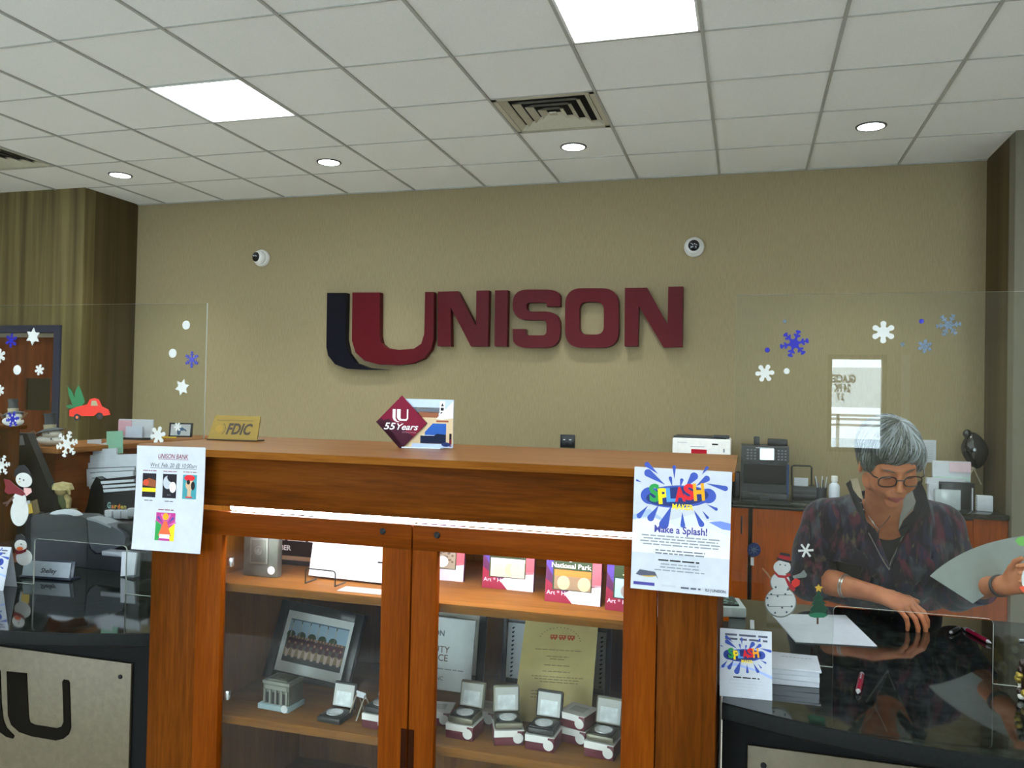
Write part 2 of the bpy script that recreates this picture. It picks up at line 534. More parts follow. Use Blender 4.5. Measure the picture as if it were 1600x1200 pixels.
for x in (-2.3, -1.2, -0.1, 0.36, 1.0, 2.1):
    MB().box(x - 0.015, x + 0.015, -0.02, 0.02, -0.15, 1.47, m_white).build('post', ra, smooth=0)
# ceiling: tiles and bars, open where lamps and grilles sit
PANELS = [(-5, -1), (-1, -2), (-5, -5), (-1, -6), (-9, -5), (3, -2), (3, -6), (-9, -1), (-5, -9), (-1, -10), (3, -10)]
VENTS = [(-2, 0), (-9, 0)]
mb = MB()
cells = set(PANELS) | set(VENTS)
i0, i1 = math.floor((XL - gx0) / t), math.ceil((XR - gx0) / t)
j0, j1 = math.floor((YF - gy0) / t), 3
for i in range(i0, i1):
    for j in range(j0, j1):
        if (i, j) in cells: continue
        x0, y0 = gx0 + i * t, gy0 + j * t
        x0, x1, y0, y1 = max(x0, XL), min(x0 + t, XR), max(y0, YF), min(y0 + t, YB)
        mb.box(x0, x1, y0, y1, CZ + 0.004, CZ + 0.02, m_tile)
struct(mb.build('ceiling', smooth=0))
mb = MB()
for i in range(i0, i1 + 1):
    x = gx0 + i * t
    if XL < x < XR: mb.box(x - 0.008, x + 0.008, YF, YB, CZ - 0.004, CZ + 0.004, m_bar)
for j in range(j0, j1 + 1):
    y = gy0 + j * t
    if YF < y < YB - 0.02: mb.box(XL, XR, y - 0.0035, y + 0.0035, CZ - 0.001, CZ + 0.004, m_bar)
mb.box(XA, XB, YB - 0.014, YB, CZ - 0.004, CZ + 0.004, m_bar)
struct(mb.build('trim_1', smooth=0))
struct(MB().box(XL, XR, YF, YB, CZ + 0.25, CZ + 0.3, m_white).build('ceiling_plenum', smooth=0))

m_lamp = glow('lamp_diffuser', 'e9f6ff', PANEL_W)
lampl = {(-5, -1): 'glowing square ceiling light panel on the left, fully in view above the wall sign',
         (-1, -2): 'glowing square ceiling light panel cut by the top edge, right of centre'}
for i, j in PANELS:
    x, y = gx0 + i * t, gy0 + j * t
    vis = (i, j) in lampl
    o = thing('ceiling_light', lampl.get((i, j), 'square ceiling light panel behind and beside the photographer'), 'ceiling light', (x + t / 2, y + t / 2, CZ),
              group='square ceiling light panels')
    h = t / 2 - 0.008
    fr = MB()
    for s in (-1, 1):
        fr.box(s * h - 0.012 * (s > 0), s * h + 0.012 * (s < 0), -h, h, -0.002, 0.03, m_white)
        fr.box(-h, h, s * h - 0.012 * (s > 0), s * h + 0.012 * (s < 0), -0.002, 0.03, m_white)
    fr.build('frame', o, smooth=0)
    MB().box(-h + 0.012, h - 0.012, -h + 0.012, h - 0.012, 0.004, 0.012, m_lamp).build('diffuser', o, smooth=0)
m_grille = mat('grille_enamel', 'bdb9a4', 0.5)
for (i, j), lab in zip(VENTS, ('square ceiling vent with nested louvres beside the middle spot lamp', 'square ceiling vent cut by the left edge of the photo')):
    x, y = gx0 + i * t, gy0 + j * t
    o = thing('ceiling_vent', lab, 'vent', (x + t / 2, y + t / 2, CZ), group='ceiling vents')
    h = t / 2 - 0.008
    MB().box(-h, h, -h, h, 0.045, 0.05, m_matte).build('duct', o, smooth=0)
    b = MB()
    for s in (-1, 1):
        b.box(s * h - 0.03 * (s > 0), s * h + 0.03 * (s < 0), -h, h, -0.001, 0.004, m_grille)
        b.box(-h, h, s * h - 0.03 * (s > 0), s * h + 0.03 * (s < 0), -0.001, 0.004, m_grille)
    b.build('frame', o, smooth=0)
    for k in range(4):
        a0 = 0.262 - 0.062 * k; a1 = a0 - 0.034
        vs = [(-a0, -a0, 0), (a0, -a0, 0), (a0, a0, 0), (-a0, a0, 0), (-a1, -a1, 0.022), (a1, -a1, 0.022), (a1, a1, 0.022), (-a1, a1, 0.022)]
        fs = [(n, (n + 1) % 4, 4 + (n + 1) % 4, 4 + n) for n in range(4)]
        q = MB().raw(vs, fs, m_grille)
        q.raw([(p[0] * 1.0, p[1] * 1.0, p[2] + 0.003) for p in vs], [f[::-1] for f in fs], m_grille)
        q.build('louvre', o, smooth=0)
    MB().box(-0.022, 0.022, -0.022, 0.022, 0.0, 0.006, m_grille).build('centre_plate', o, smooth=0)
m_can = glow('spot_lens', 'eef6ff', CAN_W)
cans = [(188, 274, 'small round spot lamp nearest the left corner of the ceiling'), (514, 254, 'round spot lamp behind the left light panel'),
        (896, 230, 'round spot lamp beside the ceiling vent'), (1361, 198, 'round spot lamp at the right end of the row')]
for px, py, lab in cans:
    p = P(px, py, Z=CZ)
    o = thing('recessed_spot', lab, 'ceiling light', p, group='round recessed spot lamps')
    MB().lathe([(0.076, -0.003), (0.088, -0.003), (0.09, 0.0), (0.09, 0.004)], mat('spot_trim', '55554f', 0.4), cap=False).build('trim_ring', o)
    MB().cyl(0.076, -0.001, 0.0035, m_can, seg=32).build('lens', o)
    L_ = bpy.data.lights.new('spot_beam', 'SPOT'); L_.energy = SPOT_W; L_.spot_size = R(100); L_.spot_blend = 0.9; L_.shadow_soft_size = 0.07; L_.color = (0.97, 1.0, 0.96)
    lo = bpy.data.objects.new('spot_beam', L_); C.objects.link(lo); lo.parent = o; lo.location = (0, 0, -0.012)

# the door at the left
m_door = wood('door_wood', '4a2410', '5f2f17', '70391c', 'z', 0.45)
fr = MB()
fr.box(D0, D0 + 0.055, YA - 0.02, YA + 0.14, 0, DZ, m_navy).box(D1 - 0.065, D1, YA - 0.02, YA + 0.14, 0, DZ, m_navy).box(D0 + 0.055, D1 - 0.065, YA - 0.02, YA + 0.14, DZ - 0.06, DZ, m_navy)
dr = struct(fr.build('door_1', smooth=0))
w0, w1 = P(38, 620, Y=YA + 0.09).x, P(78, 620, Y=YA + 0.09).x
z0, z1 = P(58, 641, Y=YA + 0.09).z, P(58, 591, Y=YA + 0.09).z
lf = MB(); a, b = D0 + 0.055, D1 - 0.065; zt = DZ - 0.095
lf.box(a, w0, YA + 0.09, YA + 0.13, 0, zt, m_door).box(w1, b, YA + 0.09, YA + 0.13, 0, zt, m_door)
lf.box(w0, w1, YA + 0.09, YA + 0.13, 0, z0, m_door).box(w0, w1, YA + 0.09, YA + 0.13, z1, zt, m_door)
leaf = lf.build('door_leaf', dr, smooth=0)
MB().box(w0, w1, YA + 0.108, YA + 0.114, z0, z1, clear('door_glass', (0.55, 0.6, 0.55), 0.12)).build('pane', leaf, smooth=0)
MB().box(a + 0.03, b, YA + 0.08, YA + 0.1, zt, DZ - 0.06, mat('door_stop', '8e8471', 0.6)).build('head_strip', dr, smooth=0)
struct(MB().box(D0 - 0.3, D1 + 0.15, YA + 0.55, YA + 0.6, 0, 2.6, mat('corridor_wall', '55594f', 0.8)).build('wall_corridor', smooth=0))

# ------------------------------------------------------------------ wall sign letters
SY = 6.185
def SP(u, v):
    p = P(480 + 0.3875 * u, 420 + 0.3875 * v, Y=SY); return (p.x, p.z)
def rnd(pts, rad=None, k=5):
    """round the corners flagged with a radius (third value), radius in sign units"""
    out = []; n = len(pts)
    for i, p in enumerate(pts):
        r = p[2] if len(p) > 2 else 0
        if not r: out.append(SP(p[0], p[1])); continue
        a, b = Vector(pts[i - 1][:2]), Vector(pts[(i + 1) % n][:2]); c = Vector(p[:2])
        pa = c + (a - c).normalized() * min(r, (a - c).length * 0.5); pb = c + (b - c).normalized() * min(r, (b - c).length * 0.5)
        for q in range(k + 1):
            s = q / k
            w = pa * (1 - s) ** 2 + c * 2 * s * (1 - s) + pb * s * s
            out.append(SP(w.x, w.y))
    return out
def sign_paint(name, col):
    return mat(name, col, 0.38, spec=0.12, noise=0.03)
m_mar = sign_paint('maroon_enamel', '520610')
m_blk = sign_paint('black_enamel', '0a0a14')
letters = [
 ('logo_stroke', 'black curved stroke at the far left of the wall sign', m_blk,
  [(80, 97), (158, 97), (154, 285), (166, 340), (196, 380), (250, 400), (330, 407), (240, 407), (160, 403), (112, 385), (84, 350), (77, 315)]),
 ('letter_u', 'large maroon letter U of the wall sign, lower than the rest', m_mar,
  [(182, 95), (293, 95), (292, 270), (299, 300), (320, 319), (370, 327), (430, 322), (460, 302), (472, 262), (475, 93), (510, 93), (509, 285), (499, 325), (470, 362), (425, 381), (370, 388), (290, 386), (230, 370), (195, 338), (180, 290)]),
 ('letter_n', 'maroon letter N between the large U and the I on the wall', m_mar,
  [(527, 92), (608, 90), (680, 230), (682, 88), (733, 87), (728, 312), (660, 313), (578, 155), (580, 313), (526, 312)]),
 ('letter_i', 'maroon letter I in the middle of the wall sign', m_mar, [(757, 87), (809, 86), (805, 313), (755, 312)]),
 ('letter_s', 'maroon letter S of the wall sign', m_mar,
  [(1020, 151), (1022, 84, 55), (828, 83, 60), (828, 206, 60), (966, 206, 22), (964, 268, 16), (880, 268, 16), (880, 243), (828, 243), (830, 318, 60), (1018, 319, 62), (1022, 172, 62), (884, 172, 22), (884, 136, 14), (966, 136, 14), (966, 151)]),
 ('letter_o', 'maroon letter O of the wall sign', m_mar, None),
 ('letter_n', 'maroon letter N at the right end of the wall sign', m_mar,
  [(1281, 77), (1370, 76), (1453, 225), (1456, 72), (1516, 71), (1512, 315), (1437, 317), (1337, 150), (1334, 312), (1279, 312)]),
]
for nm, lab, m, pts in letters:
    if pts:
        pp = rnd(pts)
        mb = MB().prism(pp, SY, SY + 0.062, m)
    else:
        o_ = rnd([(1040, 78, 68), (1256, 78, 68), (1256, 318, 68), (1040, 318, 68)], k=8)
        i_ = rnd([(1097, 133, 34), (1196, 133, 34), (1196, 265, 34), (1097, 265, 34)], k=8)
        n = len(o_)
        vs = [(p[0], y, p[1]) for y in (SY, SY + 0.062) for q in (o_, i_) for p in q]
        fs = []
        for k in range(n):
            k2 = (k + 1) % n
            fs += [(k, n + k, n + k2, k2), (2 * n + k2, 3 * n + k2, 3 * n + k, 2 * n + k), (k2, 2 * n + k2, 2 * n + k, k), (n + k, 3 * n + k, 3 * n + k2, n + k2)]
        mb = MB().raw(vs, fs, m)
    ob = mb.build(nm, smooth=30)
    bm = bmesh.new(); bm.from_mesh(ob.data); bmesh.ops.recalc_face_normals(bm, faces=bm.faces); bm.to_mesh(ob.data); bm.free()
    tag(ob, lab, 'letter', 'raised letters of the wall sign')

# wall cameras and other things on the back wall
def wall_camera(px, py, lab, yaw):
    p = P(px, py, Y=YB)
    o = thing('security_camera', lab, 'camera', (p.x, YB, p.z), group='white wall cameras')
    MB().lathe([(0.070, 0), (0.074, 0.01), (0.074, 0.03), (0.066, 0.045), (0.0001, 0.045)], m_white, RX(R(90))).build('base', o)
    M = T(0, -0.055, 0) @ RZ(yaw)
    MB(M).ball((0, 0, 0), (0.062, 0.05, 0.062), m_white).build('housing', o)
    f = MB(M).lathe([(0.0001, 0.052), (0.03, 0.05), (0.040, 0.044), (0.043, 0.03)], mat('lens_black', '090b12', 0.12), RX(R(90)))
    fo = f.build('lens_cover', o)
    d = MB(M)
    for x, z in ((-0.018, 0.006), (-0.008, 0.0), (0.006, 0.004), (0.018, -0.002)):
        d.ball((x, -0.050, z + 0.006), 0.004, mat('led_dot', 'd8dce8', 0.3))
    d.build('led_dots', fo)
wall_camera(411, 404, 'white round wall camera with black lens, left of the wall sign', R(-18))
wall_camera(1085, 387, 'white round wall camera with black lens, above the last letter of the sign', R(2))
p = P(887, 689, Y=YB)
o = thing('power_outlet', 'small black power outlet on the beige wall above the display cabinet', 'outlet', (p.x, YB, p.z))
MB().box(-0.058, 0.058, -0.012, 0, -0.05, 0.05, m_black, 0.004).build('plate', o)
for dx in (-0.024, 0.024):
    MB().box(dx - 0.015, dx + 0.015, -0.017, -0.012, -0.028, 0.032, m_dark, 0.003).box(dx - 0.008, dx + 0.008, -0.019, -0.017, 0.008, 0.014, m_white).build('socket', o)
p = P(1450, 705, Y=YB)
s_ = Sheet(0.10, 0.155, 0.002, m_paper); s_.lines(0.015, 0.085, 0.13, 9, 0.013, 0.0022, mat('grey_print', '9aa0a4', .8))
tag(s_.build('paper_notice', loc=(p.x - 0.05, YB - 0.0025, p.z - 0.077)), "small white notice pinned on the wall behind the woman's head", 'notice')
# ------------------------------------------------------------------ display cabinet
oak = ('402003', '572a05', '663508')
oak_v = wood('oak_vertical', *oak, 'z'); oak_h = wood('oak_horizontal', *oak, 'x'); door_v = wood('oak_door_vertical', '562703', '6a3004', '773b08', 'z'); door_h = wood('oak_door_horizontal', '4e2403', '622c04', '713608', 'x'); in_v = wood('oak_inside', '54320f', '664113', '744c1a', 'z'); in_h = wood('oak_shelf', '5e3c14', '70491c', '7e5524', 'x'); oak_edge = wood('oak_board_edge', '5e3409', '744310', '835018', 'x'); oak_top = wood('oak_polished_sheen_top', '7c4a1a', '915a24', '9f6830', 'x', 0.3, spec=0.5)  # oak_top: polished, with grazing sheen also put into its lighter colour
X0, X1 = -1.505, -0.054
YC = 1.83; YK = 2.385; TOPZ = 1.42
cab = thing('display_cabinet', 'oak display cabinet with two glass doors between the two counters', 'cabinet', ((X0 + X1) / 2, (YC + YK) / 2, 0))
Mc = T(-(X0 + X1) / 2, -(YC + YK) / 2, 0)
def cpart(name, fn, parent=None, smooth=35):
    mb = MB(Mc); fn(mb); return mb.build(name, parent or cab, smooth)
cpart('top_board', lambda b: b.slab([(-1.535, 1.80), (-0.022, 1.80), (-0.022, 2.415), (-1.615, 2.415), (-1.615, 1.90)], TOPZ - 0.018, TOPZ, oak_top, side=oak_edge))
cpart('frieze', lambda b: b.box(X0, X1, YC, YC + 0.022, 1.275, TOPZ - 0.018, oak_h, 0.001))
cpart('post', lambda b: b.box(X0, -1.364, YC, YC + 0.022, 0.0, 1.275, oak_v, 0.0015))
cpart('post', lambda b: b.box(-0.181, X1, YC, YC + 0.022, 0.0, 1.275, oak_v, 0.0015))
cpart('side_panel', lambda b: b.box(X0, X0 + 0.02, YC + 0.022, YK, 0.0, TOPZ - 0.018, oak_v))
cpart('side_panel', lambda b: b.box(X1 - 0.02, X1, YC + 0.022, YK, 0.0, TOPZ - 0.018, oak_v))
cpart('back_panel', lambda b: b.box(X0 + 0.02, X1 - 0.02, YK - 0.012, YK, 0.0, TOPZ - 0.018, in_v))
cpart('inner_panel', lambda b: b.box(-1.384, -1.366, YC + 0.024, YK - 0.013, 0.08, TOPZ - 0.02, in_v))
cpart('inner_panel', lambda b: b.box(-0.179, -0.161, YC + 0.024, YK - 0.013, 0.08, TOPZ - 0.02, in_v))
cpart('shelf', lambda b: b.box(-1.365, -0.18, YC + 0.035, YK - 0.013, 1.048, 1.070, in_h, 0.002))
cpart('shelf', lambda b: b.box(-1.365, -0.18, YC + 0.035, YK - 0.013, 0.706, 0.728, in_h, 0.002))
cpart('shelf', lambda b: b.box(-1.365, -0.18, YC + 0.035, YK - 0.013, 0.38, 0.402, in_h, 0.002))
cpart('base', lambda b: b.box(X0 + 0.021, X1 - 0.021, YC + 0.03, YK - 0.013, 0.0, 0.08, oak_h))
m_tubeg = glow('strip_lamp', 'fdf4ff', 44.0)
lamp = cpart('strip_lamp_housing', lambda b: b.box(-1.30, -0.22, YC + 0.024, YC + 0.055, 1.283, 1.32, m_white))
cpart('strip_lamp_tube', lambda b: b.tube([(-1.29, YC + 0.040, 1.270), (-0.23, YC + 0.040, 1.270)], 0.011, m_tubeg, seg=12), lamp)
m_glass = clear('cabinet_glass', (0.97, 0.98, 0.96), 0.016, graze=0.25)
def door(xa, xb, g0, g1, kx, hx):
    za, zb, ga, gb = 0.09, 1.260, 0.17, 1.201
    d = cpart('door', lambda b: (b.box(xa, g0, YC - 0.004, YC + 0.017, za, gb, door_v, 0.0015), b.box(g1, xb, YC - 0.004, YC + 0.017, za, gb, door_v, 0.0015),
                                 b.box(xa, xb, YC - 0.004, YC + 0.017, gb, zb, door_h, 0.0015), b.box(xa, xb, YC - 0.004, YC + 0.017, za - 0.01, ga, door_h, 0.0015)))
    cpart('glass_pane', lambda b: b.box(g0 - 0.004, g1 + 0.004, YC + 0.006, YC + 0.010, ga - 0.004, gb + 0.004, m_glass), d, 0)
    cpart('screw', lambda b: b.lathe([(0.007, 0), (0.008, 0.002), (0.005, 0.006), (0.0001, 0.006)], m_matte, T(kx, YC - 0.004, 1.240) @ RX(R(90)), 14), d)
    cpart('finger_grip', lambda b: b.box(min(hx, hx + 0.0145 * (1 if hx > -0.765 else -1)), max(hx, hx + 0.0145 * (1 if hx > -0.765 else -1)), YC - 0.0065, YC - 0.003, 0.668, 0.775, mat('grip_dark_wood', '2a1004', 0.8, spec=0.05), 0.002), d)
    return d
d1 = door(-1.362, -0.766, -1.289, -0.841, -0.840, -0.7665)
d2 = door(-0.762, -0.183, -0.699, -0.256, -0.700, -0.7615)
for z in (1.128, 0.785):
    cpart('hinge', lambda b: b.box(-1.289, -1.272, YC + 0.017, YC + 0.028, z - 0.012, z + 0.012, m_chrome, 0.002), d1)

# ------------------------------------------------------------------ teller counters
m_gran = granite()
m_edge = mat('granite_front_edge', '0d0f0e', 0.55, spec=0.12, noise=0.4, scale=150)
m_base = mat('black_laminate', '0c0d0d', 0.6, spec=0.12)
m_metal = mat('etched_metal_panel', '5c523c', 0.42, 0.25, noise=0.12, scale=60, bump=0.1)
KZ = 0.912
def counter(xa, xb, xc, lab, name='teller_counter'):
    o = thing(name, lab, 'counter', (xc, 2.3, 0))
    M = T(-xc, -2.3, 0)
    def yf(x): return 1.745 + 0.40 * (x - xc) ** 2
    n = 28
    front = [(xa + (xb - xa) * i / n, yf(xa + (xb - xa) * i / n)) for i in range(n + 1)]
    pts = front + [(xb, 2.86), (xa, 2.86)]
    z0, z1, r = KZ - 0.038, KZ, 0.007
    # worktop with eased front edge
    prof = [(0.006, z0), (0.0, z0 + 0.006), (0.0, z1 - r), (0.002, z1 - 0.002), (r, z1)]
    vs, fs = [], []
    for d, z in prof:
        vs += [(p[0], p[1] + d, z) for p in front]
    k = n + 1
    for j in range(len(prof) - 1):
        for i in range(n): fs.append((j * k + i, j * k + i + 1, (j + 1) * k + i + 1, (j + 1) * k + i))
    top = [(len(prof) - 1) * k + i for i in range(k)]
    bot = [i for i in range(k)]
    b = len(vs); vs += [(xb, 2.86, z1), (xa, 2.86, z1), (xb, 2.86, z0), (xa, 2.86, z0)]
    fs.append(top + [b, b + 1]); fs.append((bot + [b + 2, b + 3])[::-1]); fs.append((b, b + 2, b + 3, b + 1))
    fs.append([j * k + n for j in range(len(prof))] [::-1] + [b + 2, b][0:2] if False else [j * k + n for j in range(len(prof))] + [b, b + 2][0:2])
    fs.append(([j * k for j in range(len(prof))] + [b + 1, b + 3])[::-1])
    nf = n * (len(prof) - 1)
    wt = MB(M).raw(vs, fs[:nf], m_edge).raw(vs, fs[nf:], m_gran).build('worktop', o, smooth=40)
    MB(M).box(xa + 0.0, xb, 1.95, 1.985, 0, z0 - 0.001, m_base).box(xa, xa + 0.03, 1.986, 2.3, 0, z0 - 0.001, m_base).box(xb - 0.03, xb, 1.986, 2.3, 0, z0 - 0.001, m_base).build('base', o, smooth=0)
    return o, M
cl, Ml = counter(-2.62, X0 - 0.012, -2.10, 'black granite teller counter left of the display cabinet')
cr, Mr = counter(X1 + 0.012, 1.12, 0.50, 'black granite teller counter right of the display cabinet, before the woman')
def front_panel(o, M, xa, xb, ztop, logo_dx):
    pn = MB(M).box(xa, xb, 1.941, 1.9495, 0.15, ztop, m_metal, 0.002).build('metal_panel', o)
    for x in (xa + 0.035, xb - 0.035):
        for z in (0.2, ztop - 0.04):
            MB(M).lathe([(0.0065, 0), (0.0065, 0.003), (0.004, 0.005), (0.0001, 0.005)], m_matte, T(x, 1.941, z) @ RX(R(90)), 12).build('screw', pn)
    return pn
pl = front_panel(cl, Ml, P(-420, 1040, Y=1.941).x, P(205, 1040, Y=1.941).x, 0.797, 0)
pr = front_panel(cr, Mr, P(1168, 1160, Y=1.941).x, 1.05, 0.797, 0)
def q(px, py): p = P(px, py, Y=1.939); return (p.x, p.z)
def z3(u, v): return q(u / 4, 900 + v / 4)
m_etch = mat('dark_etched_letters', '14110c', 0.85, spec=0.05)
e = MB(Ml)
e.prism([z3(*a) for a in [(42, 596), (165, 608), (178, 880), (186, 915), (215, 930), (352, 952), (385, 940), (398, 910), (390, 660), (398, 647), (425, 652), (433, 665), (442, 945), (428, 990), (395, 1018), (350, 1028), (200, 1002), (120, 975), (70, 930), (50, 870)]], 1.938, 1.941, m_etch)
e.prism([z3(*a) for a in [(-75, 585), (0, 590), (8, 800), (20, 900), (40, 950), (88, 1000), (80, 1016), (40, 1005), (-20, 960), (-60, 900), (-75, 820)]], 1.938, 1.941, m_etch)
e.build('etched_logo', pl, smooth=0)

# ------------------------------------------------------------------ clear shields with pass-through slots
SHY = 2.205
m_plex = clear('plexiglass', (0.955, 0.975, 0.955), 0.045)
m_rim = mat('plexiglass_glow_tint', 'b9bfb6', 0.3)  # pale colour stands in for light shining out of the cut edges
def shield(x0, x1, s0, s1, sh, ztop, lab, label_rim='polished edge coloured pale for the light it carries'):
    o = thing('counter_shield', lab, 'shield', ((x0 + x1) / 2, SHY, KZ), group='clear shields on the counters')
    M = T(-(x0 + x1) / 2, -SHY, -KZ)
    r = 0.012
    y0, y1 = SHY - 0.003, SHY + 0.003
    zb = KZ + 0.001
    path = [(x0, zb), (s0, zb)]
    for k in range(5):
        a = PI - k * PI / 8; path.append((s0 + r + r * math.cos(a), sh - r + r * math.sin(a)))
    for k in range(5):
        a = PI / 2 - k * PI / 8; path.append((s1 - r + r * math.cos(a), sh - r + r * math.sin(a)))
    path += [(s1, zb), (x1, zb), (x1, ztop), (x0, ztop)]
    n = len(path)
    # faces front/back split in three strips around the slot
    arc = path[1:13]
    mb = MB(M)
    for y, fl in ((y0, 0), (y1, 1)):
        vs = [(p[0], y, p[1]) for p in path]
        mid = len(path) // 2
        # fan: left strip, top strip, right strip
        vs += [(s0, y, ztop), (s1, y, ztop)]
        A, B = len(path), len(path) + 1
        top_idx = list(range(2, 12))
        f1 = [0, 1, 2, A, n - 1]
        f2 = [2] + list(range(3, 12)) + [B, A]
        f3 = [11, 12, 13, 14, B]
        fs = [f1, f2, f3]
        mb.raw(vs, [f[::-1] for f in fs] if fl else fs, m_plex)
    vs = [(p[0], y0, p[1]) for p in path] + [(p[0], y1, p[1]) for p in path]
    pane = mb.build('pane', o, smooth=0)
    e = MB(M).raw(vs, [(i, n + i, n + (i + 1) % n, (i + 1) % n) for i in range(n)], m_rim)
    eo = e.build('polished_edge', o, smooth=0); eo['label'] = label_rim
    return o
shield(-2.50, -1.632, -2.279, -1.909, 1.065, 1.846, 'clear upright shield on the left counter, stickers on it')
shield(-0.030, 1.05, 0.217, 0.573, 1.066, 1.848, 'clear upright shield on the right counter in front of the woman')
# ------------------------------------------------------------------ print inks
def ink(name, col, rough=0.7): return mat('ink_' + name, col, rough, spec=0.25)
K_ = ink('black', '16161a'); G_ = ink('grey', '8b8f96'); LG = ink('light_grey', 'b9bdc3'); MR = ink('maroon', '7a1830')
BL = ink('splash_blue', '3d53a6'); LB = ink('pale_blue', '9fb2e2'); VL = ink('wash_blue', 'd3dcf3'); RD = ink('red', 'd3242c'); YL = ink('yellow', 'f2d21c')
GN = ink('green', '2f9448'); OR = ink('orange', 'f0a01e'); CY = ink('sky_blue', '4f93d8'); WH = ink('white', 'f2f3f5'); BR = ink('sand', 'cbc7c0'); VI = ink('violet', '4a4690')
PK = ink('magenta', 'b53a86'); TN = ink('tan', 'c7a888'); DK = ink('dark', '1d1a22'); TE = ink('teal', '3f8f98'); NV = ink('navy', '26346c')

def splash(s, cu, cv, w):
    """the blue splash with coloured letters, w wide, centred on cu, cv"""
    k = w / 1.0
    def dr(x, y, l, wd, a, m=BL): s.drop(cu + x * k, cv + y * k, l * k, wd * k, R(a), m)
    s.ell(cu - 0.02 * k, cv, 0.40 * k, 0.13 * k, BL, R(5)); s.ell(cu - 0.33 * k, cv - 0.01 * k, 0.11 * k, 0.10 * k, BL); s.ell(cu + 0.33 * k, cv + 0.03 * k, 0.09 * k, 0.085 * k, BL)
    for a in [(-0.31, 0.30, 0.17, 0.030, 142), (-0.26, 0.19, 0.24, 0.045, 148), (-0.06, 0.27, 0.14, 0.020, 92), (0.12, 0.18, 0.16, 0.045, 55), (0.25, 0.18, 0.15, 0.035, 38),
              (0.28, 0.31, 0.10, 0.018, 55), (0.41, 0.15, 0.22, 0.030, -12), (-0.09, 0.16, 0.10, 0.020, 105), (0.02, 0.15, 0.09, 0.02, 80), (-0.46, 0.15, 0.06, 0.012, 160),
              (-0.40, -0.19, 0.16, 0.030, 232), (-0.27, -0.19, 0.18, 0.040, 240), (-0.12, -0.22, 0.24, 0.055, 250), (0.05, -0.25, 0.15, 0.028, 274), (0.22, -0.22, 0.18, 0.033, 300),
              (0.37, -0.09, 0.12, 0.018, -25), (0.30, -0.18, 0.10, 0.015, -50)]:
        dr(*a)
    s.up(); s.ell(cu - 0.02 * k, cv, 0.36 * k, 0.11 * k, NV, R(7)); s.up()
    for ch, x, y, m, sz in [('S', -0.27, -0.045, GN, 0.27), ('P', -0.165, -0.065, YL, 0.24), ('L', -0.075, -0.035, CY, 0.21), ('A', 0.02, -0.025, RD, 0.22), ('S', 0.125, 0.0, RD, 0.24), ('H', 0.235, 0.0, OR, 0.26)]:
        s.text(ch, cu + x * k, cv + (y - 0.02) * k, sz * k, m, 'c', bold=0.045, rot=R(6), width=0.125 * k)
    s.text('MAKER', cu + 0.05 * k, cv - 0.145 * k, 0.085 * k, YL, 'c', bold=0.03, width=0.24 * k)
    s.up()

# ------------------------------------------------------------------ sheets taped to the cabinet
bend = lambda amp: (lambda u, v: (-amp * (1 - v / 0.27) ** 2, v))
w, h = 0.209, 0.268
s = Sheet(w, h, 0.0004, m_paper, bend=bend(0.014))
s.text('UNISON BANK', w * .54, h * .885, 0.0165, MR, 'c', bold=0.01, shear=0.25, width=0.092).rect(w * .32, h * .875, w * .76, h * .879, MR)
s.text('Wed. Feb. 20 @ 10:00am', w * .545, h * .80, 0.0150, K_, 'c', shear=0.2, width=0.140).rect(w * .21, h * .788, w * .88, h * .792, K_)
cols = [(0.20, (DK, OR, YL)), (0.50, (DK, G_, LG)), (0.79, (TE, RD, TN))]
for c, (a, b, d) in cols:
    x0, x1, y0, y1 = w * (c - .10), w * (c + .10), h * .505, h * .735
    s.lines(x0, x1, y1 + 0.006, 1, 0.004, 0.0018, MR, ragged=0, seed=int(c * 10))
    s.rect(x0, y0, x1, y1, a); s.up()
    if a is DK and b is OR:
        s.poly([(x0, y0 + .03), (x1, y0 + .026), (x1, y1 - .018), (x0 + .02, y1 - .012), (x0, y1 - .022)], ink('rust', '8a4a2a')).up().ell(x0 + .011, y1 - .024, .009, .008, ink('ember', 'c84a30')).rect(x0, y0 + .014, x1, y0 + .024, YL)
    elif b is G_:
        s.ell(x0 + .015, y0 + .040, .014, .017, LG).up().ell(x0 + .026, y0 + .050, .014, .009, DK, R(-25)).ell(x0 + .031, y0 + .028, .010, .014, WH).text('* * *', x0 + .02, y0 + .005, .006, LG, 'c')
    else:
        s.ell(x0 + .020, y1 - .008, .016, .008, b).ell(x0 + .022, y0 + .036, .013, .014, d).up().ell(x0 + .017, y0 + .043, .005, .006, K_).ell(x0 + .031, y0 + .034, .006, .011, K_).rect(x0 + .015, y0 + .006, x0 + .026, y0 + .028, TN).rect(x0 + .01, y0 + .003, x0 + .03, y0 + .006, RD)
    s.n = 1
    if c < 0.7: s.lines(x0 + .008, x1 - .008, y0 - 0.009, 1, 0.004, 0.0018, K_, ragged=0)
x0, x1, y0, y1 = w * .33, w * .61, h * .10, h * .365
s.lines(x0 + .005, x1 - .005, y1 + 0.006, 1, .004, 0.0022, MR, ragged=0)
s.rect(x0, y0, x1, y1, PK).up()
s.poly([(x0, y0), (x0 + .012, y0), (x0 + .018, y0 + .04), (x0, y0 + .05)], GN).poly([(x1, y0), (x1 - .012, y0), (x1 - .02, y0 + .03), (x1, y0 + .045)], YL)
for k in range(7):
    a = R(20 + 23 * k); s.drop((x0 + x1) / 2 + .02 * math.cos(a), y0 + .035 + .022 * math.sin(a), .022, .003, a, VI if k % 2 else ink('pink', 'd56aa8'))
s.up().poly([((x0 + x1) / 2 - .02, y0 + .012), ((x0 + x1) / 2 + .02, y0 + .012), ((x0 + x1) / 2 + .004, y0 + .05), ((x0 + x1) / 2 - .004, y0 + .05)], ink('coral', 'd8623a')).ell((x0 + x1) / 2, y1 - .010, .009, .009, OR)
